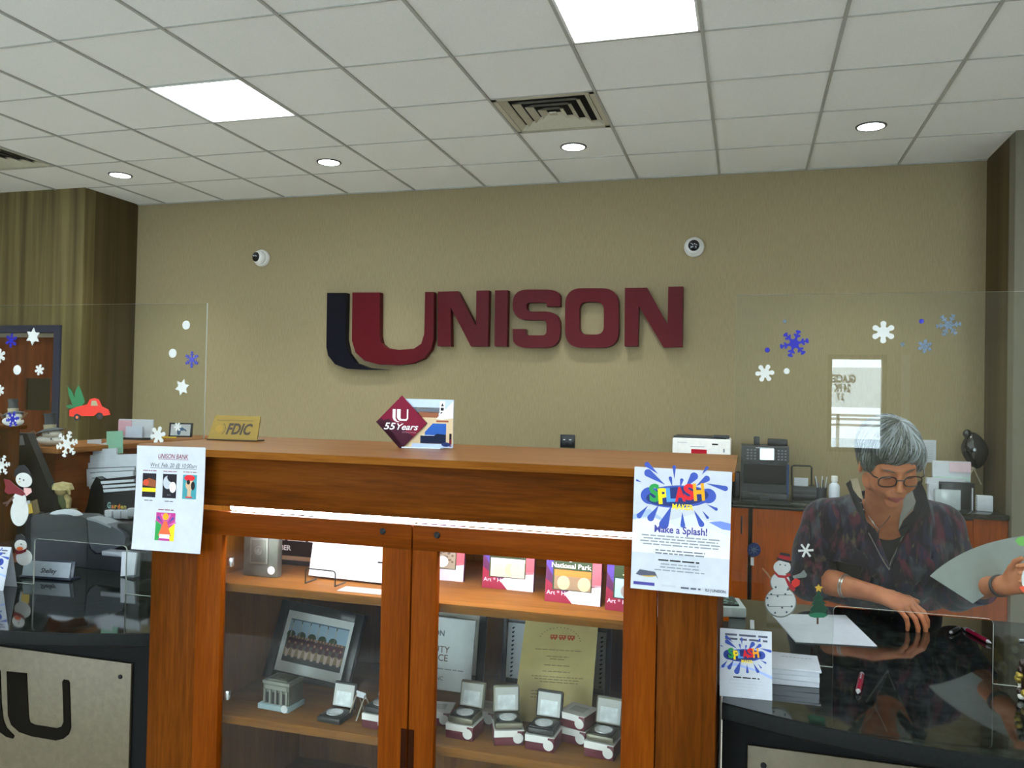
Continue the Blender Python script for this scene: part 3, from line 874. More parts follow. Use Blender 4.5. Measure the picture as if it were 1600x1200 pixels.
s.up().rect(x0 + .014, y0 + .006, x1 - .014, y0 + .016, WH)
tag(s.build('flyer', loc=(-1.5315, 1.7985, 1.155), rot=(0, R(-0.6), 0)), 'white sheet headed UNISON BANK taped to the left of the cabinet front', 'flyer')

def splash_page(w, h, tm, small=False):
    s = Sheet(w, h, 0.0004, tm, bend=bend(0.006) if not small else None)
    if not small:
        s.poly([(0, h * .56), (0, h * .30), (w, h * .30), (w, h * .55), (w * .8, h * .60), (w * .5, h * .52), (w * .25, h * .60)], ink('pale_wash', 'dcdbdc')).up()
        s.poly([(0, h * .60), (w * .17, h * .66), (w * .36, h * .56), (w * .17, h * .60), (0, h * .565)], LB).poly([(w * .36, h * .57), (w * .62, h * .64), (w * .8, h * .58), (w, h * .54), (w, h * .48), (w * .7, h * .55), (w * .45, h * .53)], VL)
        s.up().poly([(w * .78, h * .585), (w * .9, h * .60), (w, h * .585), (w, h * .53), (w * .92, h * .535)], ink('mid_blue', '6f87cf')).up()
        splash(s, w * .47, h * .775, w * .90)
        s.text('Make a Splash!', w * .5, h * .475, 0.0215, VI, 'c', bold=0.022, width=w * .54)
        s.lines(w * .08, w * .92, h * .440, 4, 0.0062, 0.0026, G_, ragged=.2, seed=3)
        s.lines(w * .24, w * .76, h * .325, 2, 0.0062, 0.0024, ink('mid_grey', '666b73'), ragged=.1, seed=4)
        s.lines(w * .28, w * .70, h * .245, 1, 0.006, 0.0030, K_, ragged=0, seed=5)
        s.lines(w * .18, w * .82, h * .215, 3, 0.0066, 0.0024, G_, ragged=.5, seed=6)
        s.ell(w * .17, h * .125, w * .10, h * .02, ink('gold', 'c9a54a')).up().poly([(w * .05, h * .12), (w * .09, h * .16), (w * .25, h * .15), (w * .29, h * .09), (w * .26, h * .12), (w * .1, h * .11)], ink('slate', '55586a'))
        s.rect(w * .03, h * .035, w * .25, h * .060, VI)
        s.lines(w * .32, w * .48, h * .040, 1, .01, .0035, LG, 0, seed=8).lines(w * .52, w * .72, h * .035, 1, .01, .0035, ink('slate', '55586a'), 0, seed=9)
        s.text('IU | UNISON', w * .97, h * .030, 0.0085, ink('slate', '55586a'), 'r', bold=0.02, width=w * .20)
    else:
        s.lines(w * .08, w * .94, h * .90, 2, h * .062, h * .030, ink('slate', '55586a'), ragged=.1, seed=11)
        s.poly([(0, h * .40), (w * .3, h * .46), (w * .7, h * .40), (w, h * .30), (w, h * .35), (w * .7, h * .43), (w * .3, h * .50), (0, h * .42)], LB).up()
        splash(s, w * .48, h * .62, w * .94)
        s.lines(w * .26, w * .76, h * .285, 1, .005, h * .018, K_, ragged=0, seed=12)
        s.lines(w * .14, w * .88, h * .245, 4, h * .045, h * .011, LG, ragged=.5, seed=13)
    return s
s = splash_page(0.206, 0.263, m_paper)
tag(s.build('poster', loc=(-0.2365, 1.7985, 1.1615), rot=(0, R(0.7), 0)), 'white sheet with a blue splash and the words Make a Splash! on the cabinet front', 'poster')

# table cards
p = P(1121, 1086, Z=KZ + .001)
o = thing('tent_card', 'upright white splash card on the right counter beside the cabinet', 'card', (-0.048, 1.905, KZ + 0.0005), R(4))
fs_ = splash_page(0.113, 0.146, m_paper, True); fo = fs_.build('front_leaf', o, loc=(0, 0, 0), rot=(R(-14), 0, 0))
MB().box(0, 0.113, 0, 0.0006, 0, 0.146, m_paper, M=T(0, 0.071, 0) @ RX(R(14))).build('back_leaf', o, smooth=0)
o = thing('tent_card', 'white splash card cut by the left edge of the photo, on the left counter', 'card', (P(-58, 920, Z=KZ).x + .0, 2.085, KZ + 0.0005), R(6))
splash_page(0.142, 0.138, m_paper, True).build('front_leaf', o, rot=(R(-12), 0, 0))
MB().box(0, 0.142, 0, 0.0006, 0, 0.138, m_paper, M=T(0, 0.058, 0) @ RX(R(12))).build('back_leaf', o, smooth=0)


# stack of cards by the tent card
o = thing('leaflet_stack', 'stack of white leaflets on the right counter behind the splash card', 'leaflets', (0.115, 2.10, KZ + 0.0005), R(3))
zz = 0
for k, (tk, dx, rz) in enumerate([(0.012, -.004, 2), (0.012, 0.0, -1), (0.010, -.003, 1), (0.004, 0.006, -3)]):
    mb = MB(RZ(R(rz))).box(-0.075 + dx, 0.055 + dx, -0.07, 0.055, zz, zz + tk, m_paper, 0.0008)
    if k == 3:
        for j in range(8): mb.box(-0.03 + dx + j * .009, -0.023 + dx + j * .009, 0.02, 0.024, zz + tk, zz + tk + 0.0002, G_)
    mb.build('leaflet_bundle', o, smooth=0); zz += tk + 0.0003
# paper behind the shield
a, b, c, d = [P(x, y, Z=KZ) for x, y in ((1205, 960), (1320, 962), (1370, 1011), (1243, 1004))]
mb = MB()
for i in range(3): mb.slab([(q_.x + i * .001, q_.y - i * .001) for q_ in (a, b, c, d)], KZ + 0.0005 + i * 0.0008, KZ + 0.0011 + i * 0.0008, m_paper)
tag(mb.build('paper_sheets', smooth=0), 'white sheets lying on the right counter behind the snowman sticker', 'paper')

def pen(px0, py0, px1, py1, body, tip, lab, r=0.0055):
    a, b = P(px0, py0, Z=KZ), P(px1, py1, Z=KZ)
    ln = (b - a).length; ang = math.atan2(b.y - a.y, b.x - a.x)
    o = thing('pen', lab, 'pen', (a.x, a.y, KZ + r + 0.0005), ang)
    M = RY(R(90))
    MB().lathe([(r * .9, ln * .12), (r, ln * .2), (r, ln * .8), (r * .95, ln * .86)], body, M, 12).build('barrel', o)
    MB().lathe([(0.0008, 0), (r * .6, ln * .07), (r * .88, ln * .12)], tip, M, 12).build('tip', o)
    MB().lathe([(r * .9, ln * .86), (r * .9, ln * .93), (r * .45, ln * .94), (r * .45, ln), (0.0005, ln)], tip, M, 12).build('clicker', o)
    MB().box(ln * .6, ln * .9, -0.0015, 0.0015, r - .0008, r + 0.0008, tip).build('clip', o)
m_penr = mat('maroon_pen', '7d1430', 0.25); m_sil = mat('silver_plastic', 'c9cace', 0.25, 0.6)
pen(1340, 1089, 1347, 1056, m_penr, m_sil, 'maroon and silver pen on the right counter in front of the shield', 0.0065)
pen(1549, 1009, 1506, 985, m_penr, m_sil, "maroon pen on the right counter behind the shield, by the woman's papers", 0.0065)
pen(1484, 993, 1499, 984, m_black, m_sil, 'short clear capped pen beside the maroon pen behind the shield', 0.006)
# card dispenser beside the cabinet
o = thing('tissue_box', 'white box with dark green patterned top behind the right shield beside the cabinet', 'box', (-0.05, 2.66, KZ + 0.0005), R(10))
MB().box(-0.08, 0.05, -0.06, 0.07, 0.0, 0.032, mat('pale_grey_box', 'bfc6c6', 0.5), 0.006).build('body', o)
mb = MB().box(-0.075, 0.03, -0.05, 0.06, 0.0325, 0.038, mat('green_black_print', '1c2c26', 0.5), 0.002)
for k in range(26):
    x, y = random.uniform(-.07, .025), random.uniform(-.045, .055); mb.ball((x, y, 0.039), (0.006, 0.004, 0.0015), mat('leaf_print', '7fa08f', 0.6), seg=8, rings=4)
mb.build('patterned_lid', o)
tag(MB().box(0, 0.012, 0, 0.10, 0, 0.002, m_paper).build('paper_strip', loc=(0.02, 2.49, KZ + .0006), smooth=0), 'narrow white paper strip on the counter behind the splash card', 'paper')

# ------------------------------------------------------------------ on the cabinet top
m_gold = mat('brushed_gold', '8a7234', 0.42, 0.6, noise=0.08, scale=80, stretch=(1, 20, 20)); m_goldd = mat('dark_engraving', '3a2c14', 0.5)
o = thing('deposit_sign', 'small gold plate engraved FDIC standing on the cabinet top', 'sign', (-1.503, 2.165, TOPZ + .0005), R(3))
w, h = 0.168, 0.078
pl_ = MB(T(-w / 2, 0, 0) @ RX(R(-16))).prism([(0.0, 0), (w, 0), (w * .985, h), (0.012, h)], 0, 0.004, m_gold).build('plate', o, smooth=0)
s = Sheet(0.001, 0.001, 0.0001, m_gold, M=T(-w / 2, 0, 0) @ RX(R(-16)) @ T(0, -0.0003, 0))
s.text('FDIC', w * .35, h * .26, 0.047, m_goldd, bold=0.035, shear=0.25, width=w * .52)
s.rect(w * .13, h * .80, w * .86, h * .815, m_goldd)
ri = [(w * .22 + .019 * math.cos(a), h * .46 + .019 * math.sin(a)) for a in [R(x) for x in range(-60, 65, 10)]] + [(w * .22 + .0175 * math.cos(a), h * .46 + .0175 * math.sin(a)) for a in [R(x) for x in range(60, -65, -10)]]
s.poly(ri, m_goldd); s.ell(w * .2, h * .46, .012, .012, mat('worn_seal', '97782f', .4, .6)).build('engraving', pl_)
MB(T(-w / 2, 0, 0)).box(0, w, -0.004, 0.045, 0, 0.0035, m_goldd, 0.001).build('foot', o)

# anniversary stand
o = thing('photo_stand', 'anniversary picture stand with a tilted maroon square, on the cabinet top', 'photo stand', (-0.875, 2.155, TOPZ + .0005), R(2))
W_, H_ = 0.165, 0.135
s = Sheet(W_, H_, 0.006, mat('acrylic_block', 'cfdbe8', 0.1), M=T(-W_ / 2 + .005, 0, 0.004))
sky = ink('sky', 'c3d4e8'); roof = ink('roof', '6f7680'); wl = ink('cream_wall', 'd9c29c'); bk = ink('brick', '9a5f42'); gl = ink('window_blue', '2c5fb4'); dg = ink('deep_navy', '121d3c')
s.rect(0, 0, W_, H_, sky).up().poly([(0, 0), (W_, 0), (W_, H_ * .62), (W_ * .55, H_ * .68), (0, H_ * .68)], wl).up()
s.rect(W_ * .26, H_ * .72, W_ * .78, H_ * .83, roof).rect(W_ * .38, H_ * .62, W_ * .74, H_ * .74, bk).rect(W_ * .34, H_ * .795, W_ * .75, H_ * .83, wl).rect(W_ * .26, H_ * .62, W_ * .38, H_ * .72, DK)
s.up().rect(W_ * .755, H_ * .60, W_ * .85, H_ * .97, WH).up().rect(W_ * .775, H_ * .77, W_ * .83, H_ * .83, DK).rect(W_ * .775, H_ * .68, W_ * .83, H_ * .74, DK).poly([(W_ * .78, H_ * .86), (W_ * .83, H_ * .86), (W_ * .805, H_ * .93)], DK)
s.up().poly([(W_ * .70, H_ * .60), (W_, H_ * .97), (W_, H_ * .62), (W_ * .8, H_ * .58)], WH).rect(W_ * .70, H_ * .53, W_ * .92, H_ * .565, ink('rust2', 'a0503c'))
s.poly([(W_ * .50, H_ * .10), (W_ * .50, H_ * .32), (W_ * .64, H_ * .50), (W_ * .88, H_ * .50), (W_ * .88, H_ * .10)], gl).up().poly([(W_ * .42, H_ * .08), (W_ * .42, H_ * .24), (W_ * .66, H_ * .24), (W_ * .72, H_ * .29), (W_ * .88, H_ * .27), (W_ * .88, H_ * .08)], dg).rect(W_ * .46, H_ * .245, W_ * .68, H_ * .255, WH)
s.rect(W_ * .94, H_ * .02, W_ * .98, H_ * .18, MR).rect(W_ * .94, H_ * .18, W_ * .98, H_ * .30, DK).rect(W_ * .27, 0, W_, H_ * .075, ink('snow_road', 'b9c9e6')).up().ell(W_ * .88, H_ * .07, W_ * .08, H_ * .045, NV)
s.build('printed_block', o)
dm = MB(T(-0.064, -0.004, 0.0715) @ RY(R(45))).box(-.054, .054, -0.004, 0, -.054, .054, ink('badge_maroon', '7b1130')).build('maroon_badge', o, smooth=0)
s = Sheet(0.001, 0.001, .0001, WH, M=T(-0.064, -0.0085, 0.0715))
s.poly([(-.076, 0), (0, -.076), (.076 * 0.1, -.068), (-.06, .012)], ink('badge_dark', '45172a')).poly([(-.0755, 0), (.0, -.0755), (.038, -.038), (-.038, 0.01)], ink('badge_dark', '45172a')).up()
for X_, pts in ((0, [(-.026, .038), (-.017, .038), (-.017, .012), (-.012, .004), (-.004, .002), (-.012, .001), (-.022, .006), (-.026, .014)]), (0, [(-.013, .038), (-.002, .038), (-.002, .014), (0, .010), (.014, .010), (.017, .013), (.017, .038), (.021, .038), (.021, .012), (.016, .005), (-.004, .005), (-.010, .009), (-.013, .015)])):
    s.poly(pts, WH)
s.text('55', -.052, -.020, .027, WH, shear=.25, bold=.02, width=.036).text('Years', -.012, -.020, .025, WH, shear=.35, bold=.015, width=.064).text('STRONG', .004, -.029, .006, ink('badge_text', 'b07a86'), width=.042)
s.build('badge_print', dm)
MB().box(-.06, .055, -.012, .035, 0, .004, mat('acrylic_foot', 'd8e2ee', .1), .001).build('foot', o)
MB().box(-.075, -.045, .012, .016, 0, .03, m_black).box(-.072, -.052, .0115, .012, .004, .026, m_paper).build('back_support', o, smooth=0)

# ------------------------------------------------------------------ inside the cabinet: top shelf
S1, S2 = 1.0705, 0.7285
m_pew = mat('pewter', '70736a', 0.42, 0.7, noise=0.2, scale=30, bump=0.3); m_pew2 = mat('pewter_light', '8d9088', 0.35, 0.7)
m_seal = mat('silver_seal', 'd4d8da', 0.3, 0.3)
o = thing('book_bank', 'pewter book-shaped bank with a safe dial, left end of the top shelf', 'coin bank', (-1.258, 1.965, S1), R(2))
MB().box(-.052, .052, -.012, .014, 0, .155, m_pew, .004).build('body', o)
mb = MB()
mb.box(-.03, .024, -.0155, -.012, .035, .105, m_pew2, .002).box(-.025, .019, -.0175, -.015, .040, .100, m_pew, .001)
mb.build('raised_safe_door', o)
MB(T(-.002, -.0175, .072) @ RX(R(90))).lathe([(.012, 0), (.012, .003), (.008, .003), (.007, .001), (.005, .001), (.005, .005), (.0001, .006)], m_pew2).build('dial', o)
s = Sheet(.001, .001, .0001, m_pew, M=T(0, -.0125, 0)); s.text('MONEY', -.036, .112, .019, m_pew2, bold=.02, width=.07).build('raised_lettering', o)
MB(T(.034, -.0125, .020) @ RX(R(90))).cyl(.011, 0, .001, m_seal).build('round_sticker', o)
o = thing('word_plaque', 'dark plaque with white words standing between the pewter book bank and the white certificate', 'plaque', (-1.125, 2.12, S1), 0)
s = Sheet(.20, .16, .01, mat('plaque_brown', '241a1c', .5)); s.text('MEMBER', .005, .042, .020, WH, bold=.03, width=.078).lines(.0, .17, .070, 1, .01, .008, WH, 0).rect(0, .014, .20, .026, ink('plaque_tan', '94755a'))
s.build('board', o, loc=(-.222, 0, 0))
MB().box(-.20, -.04, .008, .04, 0, .008, m_black).build('foot', o)
# certificate with gold seal on a wire easel
o = thing('certificate', 'white certificate with a gold seal leaning on a wire easel, top shelf', 'certificate', (-1.135, 1.985, S1), R(-4))
s = Sheet(.30, .175, .004, m_paper, M=T(0, 0.01, .006) @ RX(R(-12)))
s.ell(.125, .138, .034, .034, mat('gold_foil', 'd9a520', .3, .5)).up().ell(.125, .138, .028, .028, mat('gold_foil_pale', 'efc95a', .35, .3)).up().poly([(.12, .121), (.14, .146), (.128, .148), (.112, .156), (.105, .136)], mat('gold_foil', 'd9a520'))
s.rect(.205, .05, .245, .0545, K_).ell(.02, .02, .005, .005, LG).ell(.15, .035, .004, .004, LG)
s.build('sheet', o)
o2 = thing('wire_easel', 'small black twisted wire easel holding the certificate', 'easel', (-1.060, 1.925, S1), R(-4))
tw = MB()
pts = [(-.045, 0, .0), (-.045, 0, .032)] + [(-.045 + .008 - .008 * math.cos(a), 0, .032 + .008 * math.sin(a)) for a in (R(30), R(60), R(90))] + [(.037 + .008 * math.sin(a), 0, .032 + .008 * math.cos(a)) for a in (0, R(30), R(60), R(90))] + [(.045, 0, 0)]
tw.tube(pts, .0018, m_black).tube([(-.045, 0, .002), (-.045, .05, .002)], .0018, m_black).tube([(.045, 0, .002), (.045, .05, .002)], .0018, m_black)
tw.build('wire', o2)
tag(MB().box(0, .12, 0, .05, 0, .0012, mat('grey_leaflet', 'a7a49e', .5)).build('leaflet', loc=(-.99, 1.885, S1), smooth=0), 'flat grey leaflet on the top shelf under the wire easel', 'leaflet')
# four quarter folders
def folder(x, y, title, scene, rz, lab):
    w, h = .14, .15
    o = thing('coin_folder', lab, 'coin folder', (x, y, S1), R(rz), 'coin folders on the top shelf')
    s = Sheet(w, h, .012, ink('folder_plum', '4a2146'), M=RX(R(-6)))
    s.poly([(0, 0), (0, .055), (w * .35, .022), (w * .5, 0)], ink('folder_red', '7a1a34')).poly([(w * .35, .022), (w * .5, 0), (w, 0), (w, .05), (w * .6, .045)], ink('folder_white', 'c9bcc8')).poly([(w * .78, .04), (w, .045), (w, h), (w * .8, h)], ink('folder_rose', 'b35560')).poly([(0, .09), (.02, .06), (.03, .14), (0, h)], ink('folder_violet', '46357e')).rect(w * .84, h * .72, w, h, ink('folder_navy', '2c2c66')).up()
    s.rect(.018, .030, w * .84, .132, ink('folder_olive', '2a3b22')).up()
    bgc = {'rock': ink('rock', '8a8270'), 'gold': ink('parchment', 'b9b09a'), 'swamp': ink('swamp', '7d6a52'), 'sea': ink('sea', '8fbfe0')}[scene]
    s.rect(.022, .032, w * .82, .076, bgc).up()
    if scene == 'rock':
        for k in range(30): s.ell(.025 + random.random() * .085, .046 + random.random() * .030, .004, .003, ink('pebble', '5d5648'), n=8)
        s.up().ell(.078, .050, .017, .015, m_seal)
    elif scene == 'gold': s.rect(.022, .069, w * .82, .079, ink('pale_sky', 'd8dcd8')).up().ell(.045, .050, .016, .016, ink('coin_gold', 'd6c493')).ell(.074, .051, .013, .016, ink('bush', 'c2b184')).up().ell(.093, .052, .017, .018, ink('coin_gold', 'd6c493'))
    elif scene == 'swamp': s.rect(.022, .064, w * .82, .079, ink('orange_light', 'c66c2e')).up().ell(.046, .048, .016, .017, ink('coin_olive', 'a39c7c')).ell(.098, .048, .016, .017, ink('coin_olive', 'a39c7c'))
    else: s.ell(.052, .048, .016, .016, ink('coin_grey', '8a8478'))
    for k, ln in enumerate(title): s.text(ln, w * .46, .103 - .019 * k, .0165, WH, 'c', bold=.005, width=min(.10, .0088 * len(ln)))
    s.lines(.04, .075, .084, 1, .01, .003, ink('bush', 'c2b184'), 0)
    s.text('Art * History', .004, .018, .014, ink('folder_text', 'dcc3d0'), width=.085)
    s.build('card', o)
folder(-.866, 2.095, ['Bombay Hook', 'Wildlife Refuge'], 'rock', 0, 'coin folder with a pebbly picture, leftmost in the right half of the top shelf')
folder(-.660, 2.055, ['', 'National Forest'], 'gold', -2, 'coin folder titled National Forest on the top shelf')
folder(-.471, 1.975, ['Everglades', 'National Park'], 'swamp', -4, 'coin folder titled Everglades National Park on the top shelf')
folder(-.316, 1.945, ['', ''], 'sea', -10, 'coin folder with a pale blue picture, at the right end of the top shelf')

# ------------------------------------------------------------------ inside the cabinet: lower shelf
o = thing('team_photo', 'black framed group photograph of a sports team on the lower shelf', 'framed photo', (-1.222, 2.135, S2), R(-4))
w, h = .285, .225
Mf = T(-w / 2, 0, .001) @ RY(R(3.5)) @ RX(R(-19))
fr = MB(Mf)
for a in ((0, .028, 0, h), (w - .028, w, 0, h), (.028, w - .028, 0, .026), (.028, w - .028, h - .026, h)): fr.box(a[0], a[1], 0, .018, a[2], a[3], mat('frame_black', '121316', .3), .002)
fr.build('frame', o)
s = Sheet(w - .054, h - .050, .002, ink('mount', 'd7dcdc'), M=Mf @ T(.027, .008, .025))
W2, H2 = w - .054, h - .050; a0, a1, b0, b1 = .016, W2 - .014, .030, H2 - .022
s.rect(a0, b0, a1, b1, ink('photo_sky', '9db9cf')).up()
s.rect(a0, b0, a1, b0 + .018, ink('photo_dark_turf', '3a4044')).rect(a0, b0 + .018, a1, b0 + .040, ink('photo_sand', '8d7a5e')).rect(a0, b0 + .040, a1, b0 + .075, ink('photo_shade', '4d4a48'))
for k in range(5): s.ell(a0 + .012 + .036 * k, b0 + .078, .014, .011, ink('photo_trees', '3c4a3a'))
for k in range(6): s.rect(a0 + .008 + .030 * k, b0 + .06, a0 + .013 + .030 * k, b1, ink('photo_post', 'a9b4b8')).rect(a0 + .009 + .03 * k, b1 - .012, a0 + .012 + .03 * k, b1 - .004, DK)
s.rect(a0, b1 - .004, a1, b1 - .002, ink('photo_dark_turf', '3a4044')).up()
for row, (vy, n, cm) in enumerate(((b0 + .060, 18, 0), (b0 + .044, 9, 1))):
    s.up()
    for k in range(n):
        x = a0 + .012 + (a1 - a0 - .024) * (k + .5 * 0) / (n - 1)
        s.ell(x, vy + .012, .0032, .004, ink('photo_skin', 'a87c68'), n=10)
        s.ell(x, vy, .007 if row else .006, .010, ink('photo_jersey', '3b1422'), n=12)
        if row: s.poly([(x - .007, vy - .006), (x + .007, vy - .006), (x + .004, vy - .030), (x - .004, vy - .030)], ink('photo_trousers', 'c9b7ac'))
s.build('photograph', o)
MB().box(-.02, .02, .110, .113, .0, .13, mat('frame_black', '121316', .3), M=RX(R(12))).build('easel_back', o, smooth=0)
# small bank building
o = thing('building_bank', 'small pewter coin bank shaped like a bank building, lower shelf', 'coin bank', (-1.185, 1.955, S2), R(-5))
MB().box(-.052, .045, -.03, .045, .0, .014, mat('blue_grey_base', '8fa3a8', .4), .002).build('plinth', o)
mb = MB().box(-.042, .04, -.02, .042, .014, .066, m_pew).box(-.044, .042, -.022, .044, .066, .074, m_pew2, .001).box(-.03, .03, -.015, .035, .074, .078, m_pew)
mb.build('walls', o, smooth=0)
for x in (-.036, -.018, 0.0, .018, .034): MB().box(x - .003, x + .003, -.024, -.020, .015, .052, m_pew2).build('pilaster', o, smooth=0)
s = Sheet(.001, .001, .0001, m_pew, M=T(0, -.0225, 0)); s.rect(-.035, .053, .033, .063, m_pew2).rect(-.030, .018, -.022, .045, m_matte).rect(-.012, .016, .010, .046, m_matte).rect(.022, .018, .030, .045, m_matte).build('windows', o)
MB().box(-.006, .010, -.001, .002, .078, .0785, m_matte).build('coin_slot', o, smooth=0)
MB(T(.034, -.0305, .010) @ RX(R(90))).cyl(.010, 0, .001, m_seal).build('round_sticker', o)
# coin cases and boxes
m_cbk = mat('case_black', '121212', .35); m_crm = mat('case_rim', '6f6c5c', .35, .5); m_sat = mat('satin', 'b5b6b4', .5); m_satb = mat('satin_print', 'cdd3d6', .5, noise=.2, scale=50); m_coin = mat('silver_coin', 'd9dcde', .25, .45, noise=.15, scale=90, bump=.3)
m_bxm = mat('box_maroon', '5e1a2c', .5); m_bxw = mat('box_white', 'd6d4d2', .5)
def case0(rim, lab):
    o = thing('coin_case', lab, 'coin case', group='open coin cases on the lower shelf')
    b = MB().box(-.034, .034, -.034, .034, 0, .016, rim, .005)
    b.build('base', o)
    MB().box(-.029, .029, -.029, .029, .016, .018, m_cbk, .0008).build('tray', o)
    MB(T(0, -.002, .018)).lathe([(.0215, 0), (.0215, .0025), (.019, .003), (.0001, .003)], m_coin, seg=28).build('coin', o)
    Ml_ = T(0, .034, .016) @ RX(R(-12))
    ld = MB(Ml_).box(-.034, .034, 0, .012, 0, .066, rim, .005).build('lid', o)
    MB(Ml_).box(-.029, .029, -.001, .0005, .005, .060, m_sat).box(-.022, .022, -.0013, -.001, .008, .042, m_satb).build('satin_lining', ld, smooth=0)
    return o
def box0(lab):
    o = thing('coin_box', lab, 'box', group='maroon and white coin boxes on the lower shelf')
    MB().box(-.036, .036, -.036, .036, 0, .034, m_bxm, .001).build('body', o)
    MB().box(-.0365, .0365, -.0365, .0365, .034, .0355, m_bxw).box(-.0365, .020, -.0368, -.0361, .020, .034, m_bxw).build('white_wrap', o, smooth=0)
    MB(T(.022, -.0372, .017) @ RX(R(90))).cyl(.0125, 0, .0006, m_bxw, seg=20).build('round_seal', o)
    MB().box(-.02, .02, -.015, .02, .0356, .0358, mat('box_print', 'b2b0b0', .6)).build('top_print', o, smooth=0)
    return o
cases = [(-1.010, 1.930, 0, -4, 0, 'open black coin case standing alone beside the pewter building bank'),
         (-.884, 1.940, 1, -4, 0, 'open black coin case half hidden by the middle of the cabinet doors'),
         (-.662, 1.950, 1, -4, 1, 'open bronze-rimmed coin case, first from the left in the right half of the cabinet'),
         (-.553, 1.955, 1, 22, 1, 'open bronze-rimmed coin case turned to the right, before the yellow certificate'),
         (-.460, 1.950, 1, -3, 0, 'open black coin case in front of the yellow certificate'),
         (-.315, 1.955, 1, -8, 1, 'open bronze-rimmed coin case at the right end of the lower shelf')]
blabs = ['', 'maroon box under the coin case half hidden by the cabinet doors', 'maroon box under the leftmost coin case of the right half', 'maroon box turned to the right under a coin case',
         'maroon box under the black coin case before the yellow certificate', 'maroon box under the coin case at the right end of the lower shelf']
cb, cr_ = case0(m_cbk, 'x'), case0(m_crm, 'x'); bx = box0('x')
first = {id(cb): True, id(cr_): True, id(bx): True}
def place(o, x, y, z, rz, lab):
    c = o if first.pop(id(o), False) else copy_tree(o)
    c.location = (x, y, z); c.rotation_euler = (0, 0, R(rz)); c['label'] = lab; return c
BH = .0365
for (x, y, on, rz, rim, lab), bl in zip(cases, blabs):
    place(cr_ if rim else cb, x, y, S2 + (BH if on else 0), rz, lab)
    if on: place(bx, x, y, S2, rz, bl)
for x, y, z, rz, lab in [(-.755, 2.010, 0, 8, 'white-topped box at the far left of the right half of the lower shelf'), (-.640, 2.055, 0, -6, 'white-topped box behind and between the two bronze-rimmed coin cases'),
                         (-.388, 2.015, 0, -14, 'lower of two stacked white and maroon boxes beside the yellow certificate'), (-.388, 2.015, BH, -18, 'upper of two stacked white and maroon boxes beside the yellow certificate'),
                         (-.262, 2.065, 0, 5, 'box behind the rightmost coin case, lower of its stack'), (-.262, 2.065, BH, 2, 'box behind the rightmost coin case, upper of its stack')]:
    place(bx, x, y, S2 + z, rz, lab)
# clear plastic stand beside the lone coin case
o = thing('clear_stand', 'clear plastic easel on the lower shelf beside the lone coin case', 'stand', (-.955, 1.965, S2), R(-20))
mp_ = mat('clear_plastic_edge', '8f8474', .2)
for x in (-.015, .015): MB().tube([(x, -.03, .002), (x, .0, .06), (x, .03, .002)], .0022, mp_, seg=6).build('leg', o)
MB().box(-.017, .017, -.001, .001, .05, .065, m_paper).build('tab', o, smooth=0)
# big white frame, frame behind it
o = thing('picture_frame', 'black picture frame partly seen behind the white community sign', 'picture frame', (-.86, 2.30, S2), R(-2))
Mf = RX(R(-8)); w, h = .26, .25
fr = MB(Mf)
for a in ((-w / 2, -w / 2 + .022, 0, h), (w / 2 - .022, w / 2, 0, h), (-w / 2 + .022, w / 2 - .022, 0, .022), (-w / 2 + .022, w / 2 - .022, h - .022, h)): fr.box(a[0], a[1], 0, .015, a[2], a[3], mat('frame_black', '121316', .3), .002)
fr.build('frame', o); MB(Mf).box(-w / 2 + .022, w / 2 - .022, .006, .010, .022, h - .022, ink('cream_mount', 'cdccc0')).build('picture', o, smooth=0)
o = thing('award_board', 'white board with grey words ending in N, UTY and CE on the lower shelf', 'award', (-.865, 2.22, S2), R(-2))
s = Sheet(.25, .20, .008, ink('board_white', 'c9cfd0'), M=T(-.125, 0, 0) @ RX(R(-10)))
gk = ink('board_grey', '5d6672'); gb = ink('board_brown', '6a5a54')
s.text('UNISON', .158, .148, .022, gk, 'r', bold=.02).text('BEAUTY', .178, .102, .026, gb, 'r', bold=.01).text('OFFICE', .174, .079, .026, gb, 'r', bold=.01).text('INC', .165, .026, .016, gb, 'r').lines(.14, .225, .056, 1, .01, .003, G_, 0)
s.build('board', o); MB().box(-.02, .02, .080, .083, 0, .14, m_black, M=RX(R(10))).build('easel_back', o, smooth=0)
# bordered certificate in black frame + yellow certificate
o = thing('picture_frame', 'black frame with a white mount edged in small blue marks, behind the yellow certificate', 'picture frame', (-.525, 2.335, S2), R(-2))
w, h = .325, .185; Mf = RX(R(-6)); fr = MB(Mf)
for a in ((-w / 2, -w / 2 + .014, 0, h), (w / 2 - .014, w / 2, 0, h), (-w / 2 + .014, w / 2 - .014, 0, .014), (-w / 2 + .014, w / 2 - .014, h - .012, h)): fr.box(a[0], a[1], 0, .014, a[2], a[3], mat('frame_black', '121316', .3), .0015)
fr.build('frame', o)
s = Sheet(w - .028, h - .026, .002, ink('mount2', 'dfe7ee'), M=Mf @ T(-w / 2 + .014, .004, .014))
for k in range(12):
    for u in (.016, w - .028 - .014): s.ell(u, .006 + k * .0125, .0035, .0028, ink('blue_mark', '3c566e'), R(35), n=8).ell(u + .003, .008 + k * .0125, .0025, .0018, ink('blue_mark', '3c566e'), n=8)
s.build('mount', o)
o = thing('yellow_certificate', 'yellow parchment certificate with a small red picture, lower shelf', 'certificate', (-.472, 2.072, S2), R(-1))
w, h = .205, .279
yp = mat('parchment_yellow', 'cfbf80', .7, noise=.06, scale=25)
s = Sheet(w, h, .0012, yp, M=T(-w / 2, 0, 0) @ RX(R(-36)) @ RY(R(-3)))
rdp = ink('stamp_red', 'c05a3a'); gp = ink('faint_ink', '8f875e')
